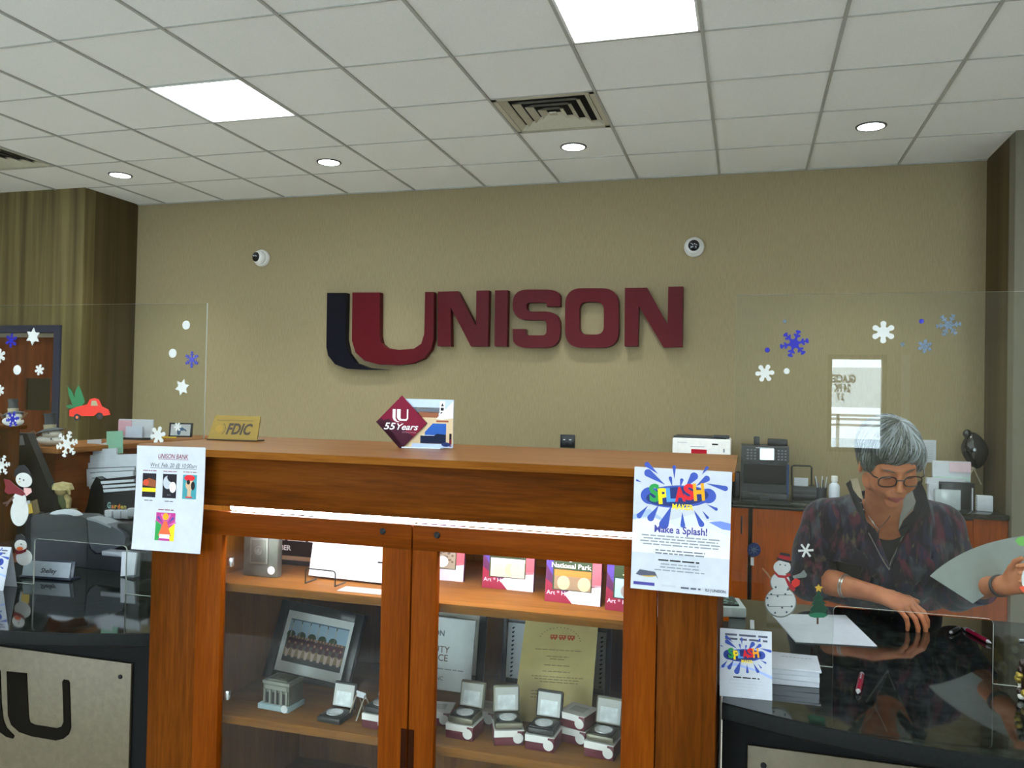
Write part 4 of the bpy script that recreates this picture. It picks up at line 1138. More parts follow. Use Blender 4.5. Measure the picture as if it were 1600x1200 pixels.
for k in range(3):
    x = w * .37 + k * .024; s.rect(x, h * .80, x + .020, h * .835, rdp); s.up().rect(x + .003, h * .812, x + .007, h * .825, yp).rect(x + .011, h * .812, x + .015, h * .825, yp); s.ell(x + .005, h * .795, .003, .003, rdp, n=8).ell(x + .014, h * .795, .003, .003, rdp, n=8)
arc = [(w * .5 + .058 * math.cos(a), h * .76 + .042 * math.sin(a)) for a in [R(x) for x in range(10, 175, 10)]]
for k in range(0, len(arc) - 1, 1): s.ell(arc[k][0], arc[k][1], .0022, .0016, gp, n=6)
for v, a, b in ((.68, .18, .82), (.615, .35, .65), (.59, .40, .60), (.53, .33, .67), (.47, .32, .68), (.42, .18, .86), (.395, .22, .82), (.37, .3, .8), (.28, .2, .5), (.25, .2, .45), (.22, .2, .5)): s.lines(w * a, w * b, h * v, 1, .01, .0022, gp, 0, seed=int(v * 100))
s.build('parchment', o); MB().box(-.02, .005, .150, .153, 0, .165, mp_, M=RX(R(4))).build('easel_back', o, smooth=0)
# ------------------------------------------------------------------ credenza along the back wall
cw = wood('cherry_vertical', '6c3005', '863e08', '96490e', 'z', 0.35)
YD = 5.655
xs = [-2.18, -1.74, -1.30, -0.857, -0.414, 0.03, 0.473, 0.916, 1.359]
def cab_door(x0, x1, hs, par, M):
    d = MB(M).box(x0 + .003, x1 - .003, YD + .018, YD + .036, 0.11, KZ - .045, cw, .002).build('door', par)
    hx = x1 - .045 if hs > 0 else x0 + .045
    MB(M).tube([(hx, YD + .018, .70), (hx, YD - .005, .715), (hx, YD - .008, .755), (hx, YD - .005, .795), (hx, YD + .018, .81)], .005, m_black, seg=8).build('handle', d)
units = [(-2.18, -1.30, 'far left'), (-1.295, -0.414, 'middle left'), (-0.409, 0.025, 'behind the left side of the splash poster'), (0.048, 0.916, 'right behind the woman'), (0.921, 1.359, 'right of the woman'), ]
ulab = ['cherry wood base cabinet at the left end of the back wall row', 'cherry wood base cabinet below the first letters of the wall sign', 'cherry wood base cabinet with one door, left of the dark gap beside the splash poster',
        'cherry wood base cabinet with two doors right of the dark gap, behind the woman', "cherry wood base cabinet seen past the woman's left shoulder"]
for (a, b, _), lab in zip(units, ulab):
    o = thing('base_cabinet', lab, 'cabinet', ((a + b) / 2, 5.95, 0), group='cherry wood base cabinets along the back wall')
    M = T(-(a + b) / 2, -5.95, 0)
    MB(M).box(a, b, YD + .038, YB - .002, 0, KZ - .0325, mat('dark_carcass', '1b130d', .6)).build('body', o, smooth=0)
    if b - a > .6:
        m_ = (a + b) / 2; cab_door(a, m_, 1, o, M); cab_door(m_, b, -1, o, M)
    else: cab_door(a, b, 1, o, M)
tag(MB().box(1.36, XB - .002, YD + .03, YB - .002, 0, KZ - .0325, cw).build('filler_panel', smooth=0), 'plain cherry panel closing the row of cabinets at the right wall', 'panel')
tag(MB().box(-2.2, XB - .002, YD, YB - .001, KZ - .032, KZ, m_gran, .004).build('back_worktop'), 'long black granite worktop on the cabinets at the back wall', 'worktop')
BZ = KZ + .0005

# printer
p = P(1096, 700, Y=5.85)
o = thing('printer', 'white printer with a red label on the back worktop behind the display cabinet', 'printer', (p.x, 5.98, BZ))
w = .395
MB().box(-w / 2, w / 2, -.16, .18, .0, .40, m_white, .012).build('body', o)
MB().box(-w / 2 + .005, w / 2 - .03, -.14, .16, .40, .412, m_dark, .004).build('top_tray', o)
MB().box(w / 2 - .12, w / 2 - .01, -.15, -.05, .405, .425, m_dark, .004).build('control_panel', o)
s = Sheet(.001, .001, .0001, m_white, M=T(-w / 2, -.161, 0))
s.rect(.13, .285, .235, .325, ink('printer_red', 'b01228')).rect(.125, .342, .22, .345, G_).rect(.27, .358, .31, .368, K_).rect(.345, .31, .355, .335, G_).rect(.04, .24, .041, .37, LG).rect(.315, .24, .316, .37, LG)
s.rect(.035, .368, .10, .372, LG).build('markings', o)
# money counter
a, b = P(1157, 775, Y=5.90), P(1232, 775, Y=5.90)
w = b.x - a.x
o = thing('currency_counter', 'black banknote counter with a lit blue screen on the back worktop', 'banknote counter', ((a.x + b.x) / 2, 6.02, BZ))
MB().prism([(-w / 2, 0), (w / 2, 0), (w / 2, .24), (w / 2 - .01, .25), (-w / 2 + .01, .25), (-w / 2, .24)], -.12, .14, m_dark).build('body', o)
hd = MB().prism([(-.125, .25), (.09, .25), (.14, .31), (.14, .36), (-.10, .36), (-.125, .31)], -w / 2, w / 2, m_dark, M=RZ(R(90)) @ SC(1, -1, 1)).build('head', o)
MB().box(-w / 2 + .02, w / 2 - .02, -.128, -.12, .10, .23, m_matte, .003).build('note_slot', o)
MB().box(-w / 2 + .01, w / 2 - .01, -.19, -.12, 0, .045, m_black, .006).box(-.03, .03, -.20, -.19, .0, .02, m_dark).build('receiving_tray', o)
MB().box(-.075, -.035, -.05, .02, .36, .42, m_dark, .004).build('hopper_guide', o); MB().box(.02, .15, -.04, .10, .36, .405, m_black, .004).build('feed_hopper', o)
Ms = T(0, -.112, .285) @ RX(R(-20))
s = Sheet(w - .03, .10, .004, m_black, M=T(-w / 2 + .015, -.146, .253) @ RX(R(-8)))
s.rect(.11, .015, .20, .09, glow('screen_glow', 'bfe6ff', 2.2)).up().rect(.08, .092, .20, .098, LG)
for i in range(3):
    for j in range(4): s.rect(.022 + .024 * i, .014 + .02 * j, .036 + .024 * i, .024 + .02 * j, ink('key_grey', '6d7278')).rect(.225 + .022 * i, .014 + .02 * j, .238 + .022 * i, .024 + .02 * j, ink('key_grey', '6d7278'))
s.build('control_panel', hd)
MB().box(w / 2 - .012, w / 2 + .001, -.126, -.118, .01, .24, ink('blue_trim', '24406c')).build('side_light', o, smooth=0)
MB().box(-w / 2 - .05, -w / 2 - .005, -.08, .02, 0, .17, m_black, .01).build('cable_block', o)
# organiser
a, b = P(1238, 772, Y=5.95), P(1276, 772, Y=5.95); w = b.x - a.x
o = thing('desk_organizer', 'black desk organizer with two trays and a slip of paper, right of the banknote counter', 'organizer', ((a.x + b.x) / 2, 6.0, BZ))
MB().box(-w / 2, w / 2, -.08, .1, 0, .09, m_black, .004).build('tray_base', o)
for z in (.03, .06): MB().box(-w / 2 + .005, w / 2 - .005, -.086, -.08, z - .010, z + .010, m_dark, .003).build('drawer', o)
fr = MB(T(-.015, .02, .09))
fr.tube([(-.065, 0, 0), (-.065, .02, .125), (-.055, .02, .135), (.055, .02, .135), (.065, .02, .125), (.065, 0, 0)], .006, m_black).build('wire_back', o)
MB(T(-.015, .01, .09)).box(-.05, .04, -.02, -.01, .0, .055, m_paper).build('paper_slips', o, smooth=0)
# pens cup and bottle
p = P(1284, 770, Y=5.92)
o = thing('pen_cup', 'black wire cup full of pens beside the white bottle on the back worktop', 'pen cup', (p.x, 5.95, BZ))
MB().lathe([(.030, 0), (.036, .09), (.034, .09), (.028, .003)], mat('mesh_grey', '3a3d42', .5), cap=True).build('cup', o)
for k in range(9):
    a_ = k * .7; MB().tube([(.015 * math.cos(a_), .015 * math.sin(a_), .01), (.042 * math.cos(a_), .03 * math.sin(a_), .125 + .02 * (k % 3))], .0038, [m_sil, m_black, m_paper][k % 3], seg=8).build('pen', o)
p = P(1304, 765, Y=5.80)
o = thing('pump_bottle', 'white sanitizer bottle with a white cap on the back worktop', 'bottle', (p.x, 5.82, BZ))
MB().lathe([(.030, 0), (.035, .004), (.035, .11), (.030, .125), (.016, .138), (.016, .145)], mat('milky_plastic', 'cdd3de', .3)).build('body', o)
MB().lathe([(.020, .145), (.021, .15), (.021, .178), (.018, .182), (.0001, .182)], m_white).build('cap', o)
# file holder with papers
a, b = P(1462, 798, Y=5.80), P(1527, 798, Y=5.80); w = b.x - a.x
o = thing('file_holder', 'white leaflets in a clear tiered holder on the back worktop by the right corner', 'file holder', ((a.x + b.x) / 2, 5.86, BZ), R(3))
MB().box(-w / 2 + .04, w / 2, .0, .10, 0, .17, m_black, .003).build('black_holder', o)
MB().box(-w / 2 + .015, w / 2 + .005, .10, .12, .0, .30, m_paper, .001).build('tall_leaflets', o)
MB().box(-.005, w / 2 + .004, .094, .099, .23, .295, ink('pale_pink', 'd8bfc6')).box(-w / 2 + .02, w / 2, .094, .099, .17, .20, ink('pale_mint', 'b9cfc6')).build('printed_leaflets', o, smooth=0)
MB().box(-w / 2 - .03, w / 2 - .04, .05, .09, .15, .19, m_paper).box(-w / 2 - .03, -w / 2 + .03, .01, .05, .0, .155, m_paper).build('side_leaflets', o, smooth=0)
MB().box(-w / 2 + .0, .03, -.03, .0, .0, .125, mat('clear_sleeve', 'b9c2c4', .15), .001).build('clear_sleeve', o)
MB().box(.10, .105, -.02, .10, .0, .14, m_paper).build('leaflet', o, smooth=0)
p = P(1540, 799, Y=5.80)
o = thing('notepad_cube', 'small white spiral-edged pad block at the right end of the back worktop', 'notepad', (p.x, 5.82, BZ), R(-6))
MB().box(-.045, .045, -.01, .05, 0, .098, m_paper, .004).build('pad', o)
for k in range(8): MB().tube([(-.047, -.006 + 0 * k, .012 + .011 * k), (-.052, -.012, .014 + .011 * k), (-.044, -.013, .016 + .011 * k)], .0015, m_sil, seg=6).build('coil', o)

def foil_balloon(p, lab, sc=1.0, flip=1):
    o = thing('foil_balloon', lab, 'balloon', p, group='black foil balloons on the walls')
    mf_ = mat('black_foil', '0b0c0d', .12, .2, spec=.9)
    M = SC(sc * flip, sc, sc)
    bm = bmesh.new(); bmesh.ops.create_uvsphere(bm, u_segments=28, v_segments=20, radius=1)
    for v in bm.verts:
        x, y, z = v.co
        k = 1 - .30 * max(0, -z) ** 1.5 - .25 * max(0, z) ** 2
        r = .075 * k * (1 + .05 * math.cos(6 * math.atan2(y, x)))
        v.co = Vector((x * r + .012 * z * -1, y * r * .75 - .062, z * .115))
    MB().bm(bm, mf_, M).build('body', o, smooth=60)
    MB(M).ball((-.045, -.065, .105), (.026, .02, .028), mf_).build('tucked_corner', o)
    MB(M).tube([(-.005, -.06, -.115), (-.02, -.06, -.14), (-.035, -.062, -.19), (-.045, -.06, -.225), (-.03, -.06, -.23)], .0045, mat('cream_ribbon', 'c5b89a', .5), seg=6).tube([(-.005, -.06, -.115), (.015, -.06, -.16), (.04, -.058, -.215)], .0045, mat('cream_ribbon', 'c5b89a', .5), seg=6).ball((-.006, -.06, -.115), (.012, .01, .012), mat('cream_ribbon', 'c5b89a', .5)).build('ribbon', o)
    return o
p = P(1547, 704, Y=6.20)
foil_balloon((XB - .085, 6.19, p.z), 'glossy black foil balloon with a cream ribbon hanging in the right corner', 1.05)
p = P(158, 668, Y=5.6)
bx_ = P(163, 668, Y=YB)
foil_balloon((bx_.x, YB - .01, bx_.z), 'glossy black foil balloon behind the red truck sticker, left end of the back wall', 1.15, -1)
p = P(181, 660, Y=YB)
o = thing('switch_plate', 'beige switch plate on the back wall behind the red truck sticker', 'switch', (p.x, YB, p.z))
MB().box(-.032, .032, -.008, 0, -.06, .06, mat('ivory_plastic', 'b9ad8c', .5), .003).build('plate', o)
MB().box(-.008, .008, -.012, -.008, -.015, .015, mat('ivory_plastic', 'b9ad8c', .5), .001).build('toggle', o)

# ------------------------------------------------------------------ left: wood riser box, side ledge
pr_ = P(29, 750, Y=2.60).x; pt_ = P(43, 674, Y=2.63).x
o = thing('wood_riser', 'oak riser box at the left edge of the photo standing on the left counter', 'riser', (-3.0, 2.45, KZ))
M = T(-3.0, -2.45, -KZ) @ T(3.0, 2.45, KZ) @ T(-3.0, -2.45, 0)
Mx = T(3.0, -2.45, -KZ)
MB(Mx).box(-3.35, pr_, 2.365, 2.60, KZ + .001, TOPZ - .019, oak_v, .002).build('body', o)
MB(Mx).box(-3.38, pt_, 2.335, 2.63, TOPZ - .0185, TOPZ, oak_h, .003).build('top_board', o)
LZ = 1.32
o = thing('side_ledge', 'raised wooden ledge running back behind the left teller station', 'ledge', (-2.90, 3.4, 0))
MB(T(2.90, -3.4, 0)).box(-3.02, -2.78, 2.78, 3.92, 0, LZ - .024, wood('ledge_wood', '5a2b10', '70381a', '7d4220', 'y', .4)).build('panel', o, smooth=0)
MB(T(2.90, -3.4, 0)).box(-3.08, -2.73, 2.74, 3.95, LZ - .0235, LZ, wood('ledge_top', '7a4a24', '8e5a30', '9a683a', 'y', .35), .003).build('top_board', o)

def hat_snowman(p, sc, rz, lab, lying=True):
    """white plush snowman in a grey top hat, twig arms"""
    o = thing('snowman_figurine', lab, 'snowman figurine', p, rz, group='plush snowmen with grey top hats')
    wh = mat('plush_white', 'd9d8d0', .95, noise=.08, scale=120, bump=.5); gy = mat('grey_felt', '55585c', .9, noise=.1, scale=150, bump=.3); gd = mat('dark_felt', '3c3f43', .9); bn = mat('burlap', 'a79c80', .9, noise=.15, scale=200); tw_ = mat('twig', '6b4a30', .8)
    M = SC(sc, sc, sc)
    MB(M).ball((0, 0, .035), (.085, .05, .036), wh).build('body', o)
    h = MB(M).ball((.018, -.008, .075), (.058, .045, .034), wh).build('head', o)
    MB(M).ball((.03, -.050, .080), (.006, .003, .004), m_matte, seg=8, rings=6).ball((.045, -.045, .045), (.006, .004, .004), m_matte, seg=8, rings=6).build('eyes', h)
    ht = MB(M @ T(.0, 0, .098) @ RY(R(-12)))
    ht.lathe([(.0001, 0), (.062, -.006), (.085, -.014), (.086, -.010), (.045, .006), (.0001, .008)], gy, SC(1, .8, 1)).build('hat_brim', o)
    MB(M @ T(.0, 0, .100) @ RY(R(-4))).lathe([(.034, 0), (.036, .03)], bn).build('hat_band', o)
    MB(M @ T(.0, 0, .128) @ RY(R(-4))).lathe([(.033, 0), (.029, .035), (.034, .066), (.036, .070), (.0001, .071)], gd).build('hat_crown', o)
    MB(M).tube([(.075, 0, .05), (.105, -.005, .075), (.13, -.005, .10)], .006, tw_, seg=7).tube([(.105, -.005, .075), (.10, -.005, .11)], .005, tw_, seg=7).build('twig_arm', o)
    MB(M).tube([(-.07, -.01, .05), (-.10, -.015, .085), (-.115, -.015, .075)], .009, tw_, seg=7).build('twig_arm', o)
    return o
p = P(77, 706, Z=LZ)
hat_snowman(Vector((-2.87, p.y * (-2.87 / p.x), LZ + .0005)), .70, R(8), 'white snowman in a grey top hat on the side ledge beside the door')
p = P(21, 668, Z=TOPZ)
hat_snowman(Vector((P(20, 668, Y=2.47).x, 2.47, TOPZ + .0005)), .52, R(2), 'white snowman in a tall grey hat on top of the oak riser box')

def flake_pts(r, n=6, arm=.20, core=.46, kind='petal'):
    pts = []
    for k in range(n):
        a = PI / 2 + 2 * PI * k / n
        def q_(rr, w): pts.append((rr * r * math.cos(a) - w * r * math.sin(a), rr * r * math.sin(a) + w * r * math.cos(a)))
        if kind == 'petal':
            q_(core, -arm * .9)
            for t_ in range(7):
                b_ = -PI / 2 * .9 + PI * .9 * t_ / 6; q_(1 - arm * 1.25 + arm * 1.25 * math.cos(b_), arm * 1.25 * math.sin(b_))
            q_(core, arm * .9)
        elif kind == 'bar':
            q_(core * .55, -arm * .6); q_(.95, -arm * .72); q_(1.0, -arm * .5); q_(1.0, arm * .5); q_(.95, arm * .72); q_(core * .55, arm * .6)
        elif kind == 'star':
            q_(.62, -.16); q_(.80, -.17); q_(.82, -.06); q_(.97, -.06); q_(1.0, 0); q_(.97, .06); q_(.82, .06); q_(.80, .17); q_(.62, .16)
        else:   # branched
            w = .065
            q_(.30, -.12); q_(.46, -w); q_(.62, -.26); q_(.72, -.20); q_(.66, -w); q_(.76, -w); q_(.90, -.20); q_(.98, -.13); q_(1.0, 0)
            q_(.98, .13); q_(.90, .20); q_(.76, w); q_(.66, w); q_(.72, .20); q_(.62, .26); q_(.46, w); q_(.30, .12)
    return pts
m_gelw = mat('gel_white', 'c6c7c1', .35); m_gelb = mat('gel_blue', '14189a', .3); m_gels = mat('glitter_silver', '5d6b7a', .3, .5, noise=.8, scale=500, bump=.6)
def sticker(px, py, rpx, kind, m, lab, rot=0, cat='sticker', yb=None):
    y = yb or (SHY - .0032)
    p = P(px, py, Y=y); q2 = P(px + rpx, py, Y=y); r = (q2 - p).length
    o = None
    if kind == 'dot':
        mb = MB(T(0, 0, 0) @ RX(R(90))).lathe([(r, 0), (r, .0008), (r * .85, .0018), (.0001, .0022)], m, seg=20)
    else:
        mb = MB(RY(R(rot)))
        pts = flake_pts(r, kind=kind)
        mb.prism(pts, -.0018, 0, m)
    o = mb.build('window_sticker' if kind == 'dot' else 'snowflake_sticker', loc=(p.x, y, p.z))
    return tag(o, lab, cat, 'gel stickers on the shields')
SK = [(291, 508, 6, 'dot', m_gelw, 'white dot sticker, highest on the left shield near its right edge'), (270, 552, 6, 'dot', m_gelw, 'white dot sticker left of the blue snowflake on the left shield'),
      (27, 578, 6, 'dot', m_gelw, 'white dot sticker over the door, left of the small white snowflake'),
      (300, 562, 11, 'branch', m_gelb, 'blue snowflake sticker near the right edge of the left shield'), (285, 605, 11, 'star', m_gelw, 'white snowflake sticker below the blue one on the left shield'),
      (52, 526, 11, 'star', m_gelw, 'white snowflake sticker at the top of the door on the left shield'), (18, 532, 9, 'branch', m_gelb, 'blue snowflake sticker over the top of the door'),
      (62, 578, 7, 'petal', m_gelw, 'small white snowflake sticker over the door window'), (0, 556, 9, 'petal', m_gelw, 'white snowflake sticker cut by the left photo edge, level with the door top'),
      (0, 610, 7, 'petal', m_gelw, 'white snowflake sticker cut by the left photo edge, level with the door window'), (20, 655, 10, 'branch', m_gelb, 'blue snowflake sticker over the snowman on the riser box'),
      (3, 727, 13, 'branch', m_gelw, 'white snowflake sticker at the left photo edge, over the riser box'), (105, 694, 17, 'branch', m_gelw, 'white branched snowflake sticker beside the snowman on the ledge'),
      (247, 680, 12, 'petal', m_gelw, 'white snowflake sticker in front of the small framed picture, lower'), (278, 667, 6, 'petal', m_gelw, 'tiny white snowflake sticker above the small framed picture'),
      (1241, 537, 23, 'branch', m_gelb, 'large blue snowflake sticker on the right shield'), (1199, 547, 4, 'dot', m_gelb, 'tiny blue dot sticker left of the large blue snowflake'),
      (1195, 583, 15, 'petal', m_gelw, 'white six-petal snowflake sticker below the large blue one'), (1229, 580, 5, 'dot', m_gelw, 'white dot sticker right of the white six-petal snowflake'),
      (1380, 519, 19, 'petal', m_gelw, 'large white snowflake sticker near the top of the right shield'), (1440, 502, 4, 'dot', m_gelb, 'tiny blue dot sticker left of the large silver snowflake'),
      (1482, 508, 20, 'branch', m_gels, 'large silver glitter snowflake sticker on the right shield'), (1445, 541, 12, 'petal', m_gels, 'small silver glitter snowflake sticker below the large silver one'),
      (1410, 538, 4, 'petal', m_gels, 'tiny silver sticker right of the large white snowflake'), (1226, 502, 3, 'dot', m_gels, 'tiny silver dot sticker above the large blue snowflake'),
      (1259, 860, 12, 'bar', m_gelw, "white six-bar snowflake sticker over the woman's sleeve")]
for px, py, r, kd, m, lab in SK: sticker(px, py, r, kd, m, lab, rot=(px * 7) % 30)

# glass-cling pictures: outlines measured on the shield
def cling(name, label, cat, parts, y=None):
    y = y or (SHY - .0032)
    allp = [P(px, py, Y=y) for _, pts, _, _ in parts for px, py in (pts if isinstance(pts, list) else [(pts[0], pts[1])])]
    c = Vector((sum(q_.x for q_ in allp) / len(allp), y, min(q_.z for q_ in allp)))
    o = thing(name, label, cat, c)
    for k, (pn, pts, m, lay) in enumerate(parts):
        if not isinstance(pts, list):
            cx, cy, rx_, ry_ = pts[:4]; an = R(pts[4]) if len(pts) > 4 else 0
            pts = [(cx + rx_ * math.cos(a_) * math.cos(an) - ry_ * math.sin(a_) * math.sin(an), cy + rx_ * math.cos(a_) * math.sin(an) + ry_ * math.sin(a_) * math.cos(an)) for a_ in [2 * PI * i / 28 for i in range(28)]]
        w3 = [P(px, py, Y=y) for px, py in pts]
        MB(T(-c.x, 0, -c.z)).prism([(q_.x, q_.z) for q_ in w3], -.0016 - .0007 * lay, -.0007 * lay, m).build(pn, o, smooth=30)
    return o
rs = mat('gel_red', '9c1420', .35); rs2 = mat('gel_dark_red', '6e1420', .35); bk_ = mat('gel_black', '101014', .4); tw2 = mat('gel_brown', '4a2c1c', .5); og = mat('gel_orange', 'd9622a', .4); grn = mat('gel_green', '1f6a3c', .35); rt = mat('gel_truck_red', 'd5290f', .35); pinkg = mat('gel_pink', 'd9a9a4', .4)
cling('snowman_sticker', 'snowman sticker with a dark red scarf and black hat on the left shield', 'sticker', [
 ('lower_body', (31, 800, 14, 22, 4), m_gelw, 0), ('middle_body', (31, 781, 10.5, 12), m_gelw, .6), ('hat', [(22, 745), (24, 734), (30, 727), (38, 726), (44, 733), (50, 742), (40, 738), (30, 739)], bk_, 0),
 ('head', (38, 750, 13, 11, 25), m_gelw, 1), ('scarf', [(7, 748), (16, 750), (24, 758), (36, 766), (41, 772), (36, 775), (24, 771), (14, 772), (8, 768), (10, 760)], rs2, 2), ('cheek_scarf', [(38, 762), (49, 763), (50, 769), (42, 775), (38, 770)], pinkg, 1),
 ('twig_arm', [(21, 775), (13, 783), (5, 785), (6, 788), (12, 787), (9, 791), (12, 791), (16, 785), (23, 778)], tw2, 1), ('eye', (32, 748, 1.1, 1.3), bk_, 2), ('eye', (38, 750, 1.1, 1.3), bk_, 2), ('nose', [(30, 752), (35, 752), (30, 754)], mat('gel_mustard', 'c49a3a', .4), 2)])
cling('snowman_sticker', 'small snowman sticker with a red scarf low on the left shield by the pass-through slot', 'sticker', [
 ('lower_body', (38, 871, 12.5, 12.5), m_gelw, 0), ('head', (33, 852, 9.5, 9), m_gelw, 1), ('hat', [(24, 845), (26, 836), (34, 834), (40, 839), (42, 845), (33, 843)], bk_, 2), ('scarf', [(24, 858), (30, 861), (38, 859), (43, 856), (41, 862), (34, 865), (26, 866)], rs2, 2), ('cheek', (32, 857, 5, 3), og, 2), ('eye', (34, 850, 1, 1), bk_, 2)])
cling('truck_sticker', 'red pickup truck sticker carrying a green tree on the left shield', 'sticker', [
 ('tree', [(103, 634), (110, 632), (115, 635), (108, 618), (106, 603), (112, 610), (117, 621), (118, 612), (121, 605), (124, 603), (129, 615), (133, 628), (128, 634), (118, 637), (107, 638)], grn, 0),
 ('body', [(109, 641), (120, 636), (137, 632), (141, 624), (148, 622), (155, 624), (160, 635), (170, 640), (173, 648), (168, 649), (160, 650), (154, 644), (147, 650), (128, 650), (122, 646), (116, 651), (109, 650)], rt, 1),
 ('cab_window', [(142, 634), (144, 626), (151, 626), (154, 634)], mat('gel_clear_grey', 'a39a78', .3), 2), ('window_pillar', [(140.5, 634), (142, 627), (144, 626), (143, 634)], rt, 3), ('wheel', (121.5, 652, 5, 5.5), bk_, 2), ('wheel', (157, 650, 5, 5.5), bk_, 2), ('hub', (121.5, 652, 2, 2.2), og, 3), ('hub', (157, 650, 2, 2.2), mat('gel_brown', '4a2c1c'), 3)])
gw = mat('gel_white_patterned', 'c2c6c1', .3); ol = mat('gel_outline', '6f7670', .3)
sp = [('outline', (1219.5, 941, 25, 24), ol, 0), ('lower_body', (1219.5, 940, 23.5, 22.5), gw, 1), ('outline', (1219, 910, 16, 16), ol, .4), ('middle_body', (1219, 909, 14.5, 15), gw, 1.5), ('head', (1222, 886, 13.5, 11), gw, 1.8),
 ('hat_brim', [(1214, 871), (1237, 877), (1236, 880), (1213, 874)], bk_, 2), ('hat_band', [(1217, 866), (1235, 870), (1234, 877), (1216, 872)], rs, 1), ('hat_crown', [(1219, 863), (1234, 865), (1235, 870), (1218, 867)], bk_, 1),
 ('scarf', [(1211, 893), (1217, 898), (1226, 899), (1234, 895), (1236, 899), (1229, 902), (1236, 912), (1243, 921), (1240, 924), (1231, 915), (1226, 903), (1216, 902), (1210, 896)], rs, 2), ('scarf_end', [(1237, 908), (1243, 903), (1250, 907), (1249, 914), (1242, 918), (1237, 914)], mat('gel_bright_red', 'c92a22', .3), 2),
 ('twig_arm', [(1204, 906), (1197, 896), (1190, 888), (1192, 887), (1200, 895), (1206, 904)], mat('gel_bark', '8a6a4a', .5), 1), ('twig_arm', [(1238, 900), (1250, 896), (1256, 890), (1261, 898), (1259, 902), (1240, 904)], mat('gel_outline', '6f7670', .3), 0)]
for x, y_ in ((1205, 928), (1215, 931), (1227, 928), (1200, 945), (1222, 949), (1237, 947), (1211, 957), (1229, 956), (1212, 917), (1231, 921), (1199, 934)): sp.append(('dot', (x, y_, 1.6, 1.6), mat('gel_slate', '44525e', .4), 3))
for y_ in (929, 947): sp.append(('stripe', [(1200, y_ - .4), (1238, y_), (1238, y_ + .9), (1200, y_ + .5)], mat('gel_outline', '6f7670', .3), 2))
sp += [('eye', (1219, 882, 1, 1.1), bk_, 2), ('eye', (1227, 883, 1, 1.1), bk_, 2)]
cling('snowman_sticker', 'large white snowman sticker with a red scarf and top hat on the right shield', 'sticker', sp)
cling('tree_sticker', 'dark green Christmas tree sticker with a gold star on the right shield', 'sticker', [
 ('tree', [(1278, 923), (1283, 930), (1287, 934), (1284, 936), (1291, 943), (1287, 944), (1294, 951), (1291, 955), (1293, 961), (1287, 965), (1270, 964), (1263, 960), (1267, 954), (1265, 952), (1271, 945), (1267, 944), (1273, 937), (1270, 935), (1275, 930)], mat('gel_dark_green', '0f3f2a', .3, noise=.4, scale=200), 0),
 ('skirt', (1278, 961, 14, 4), mat('gel_mid_green', '1f6a4a', .3), 1), ('star', [(1279, 912), (1281, 916), (1286, 917), (1282, 920), (1283, 925), (1279, 922), (1275, 925), (1276, 920), (1273, 917), (1277, 916)], mat('gel_gold', 'c49a28', .3), 1), ('trunk', [(1276, 965), (1279, 965), (1279, 975), (1276, 975)], mat('gel_brown', '4a2c1c'), 0)])
cling('snowflake_sticker', 'round dark blue glitter snowflake sticker with a white tag, left part of the right shield', 'sticker', [('disc', (1178, 859, 10.5, 11), mat('glitter_blue', '27345c', .3, .3, noise=.6, scale=500), 0), ('tag', [(1173, 871), (1178, 871), (1178, 884), (1173, 883)], m_gelw, 0)] + [('ray', [(1178 + 1 * math.sin(a_), 859 - 1 * math.cos(a_)), (1178 + 9 * math.cos(a_), 859 + 9 * math.sin(a_)), (1178 - 1 * math.sin(a_), 859 + 1 * math.cos(a_))], m_gels, 1) for a_ in [k * PI / 4 for k in range(8)]])
cling('holly_sticker', 'green leaf sticker cut by the right photo edge on the right shield', 'sticker', [('leaf', [(1586, 845), (1590, 840), (1597, 838), (1608, 840), (1608, 852), (1598, 853), (1592, 852)], mat('gel_leaf', '5c9a3a', .4), 0)])
cling('snowman_sticker', 'white and orange sticker cut by the right photo edge beside the held papers', 'sticker', [('body', (1606, 905, 10, 19), m_gelw, 0), ('scarf', [(1591, 917), (1600, 915), (1610, 917), (1610, 926), (1598, 925)], mat('gel_orange_red', 'd8481a', .4), 1)])

# ------------------------------------------------------------------ left counter things
yM = 2.47
def LP(px, py, y=yM): p = P(px, py, Y=y); return (p.x, p.z)
cx = P(122, 890, Y=yM).x
o = thing('check_scanner', 'dark grey check scanner with a rounded white cover on the left counter', 'scanner', (cx, yM, KZ + .0005))
M = T(-cx, 0, -KZ - .0005)
pts = [LP(48, 812), LP(52, 806), LP(62, 803), LP(100, 806), LP(125, 807), LP(136, 811)]
zb = KZ + .001
body = [(LP(47, 900)[0], zb), (LP(136, 900)[0], zb)] + pts[::-1] + [(LP(47, 900)[0], LP(47, 820)[1])]
MB(M).prism(body, 0, .09, mat('scanner_grey', '2b2f36', .4)).build('body', o, smooth=30)
b2 = [(LP(137, 900)[0], zb), (LP(196, 900)[0], zb), LP(197, 868), LP(150, 866), LP(142, 858), LP(139, 848)]
MB(M).prism(b2, -.004, .08, mat('scanner_grey', '2b2f36', .4)).build('side_housing', o, smooth=30)
b3 = [LP(139, 846), LP(143, 857), LP(152, 864), LP(176, 862), LP(180, 857), LP(196, 850), LP(197, 840), LP(192, 832), LP(175, 822), LP(150, 812), LP(137, 811)]
MB(M).prism(b3, -.002, .07, mat('scanner_lid', '3b4048', .4)).build('lid', o, smooth=30)
MB(M).prism([LP(136, 809), LP(152, 812), LP(174, 822), LP(174, 825), LP(150, 815), LP(137, 812)], -.003, .06, mat('scanner_silver', '8b9096', .3)).build('silver_trim', o, smooth=30)
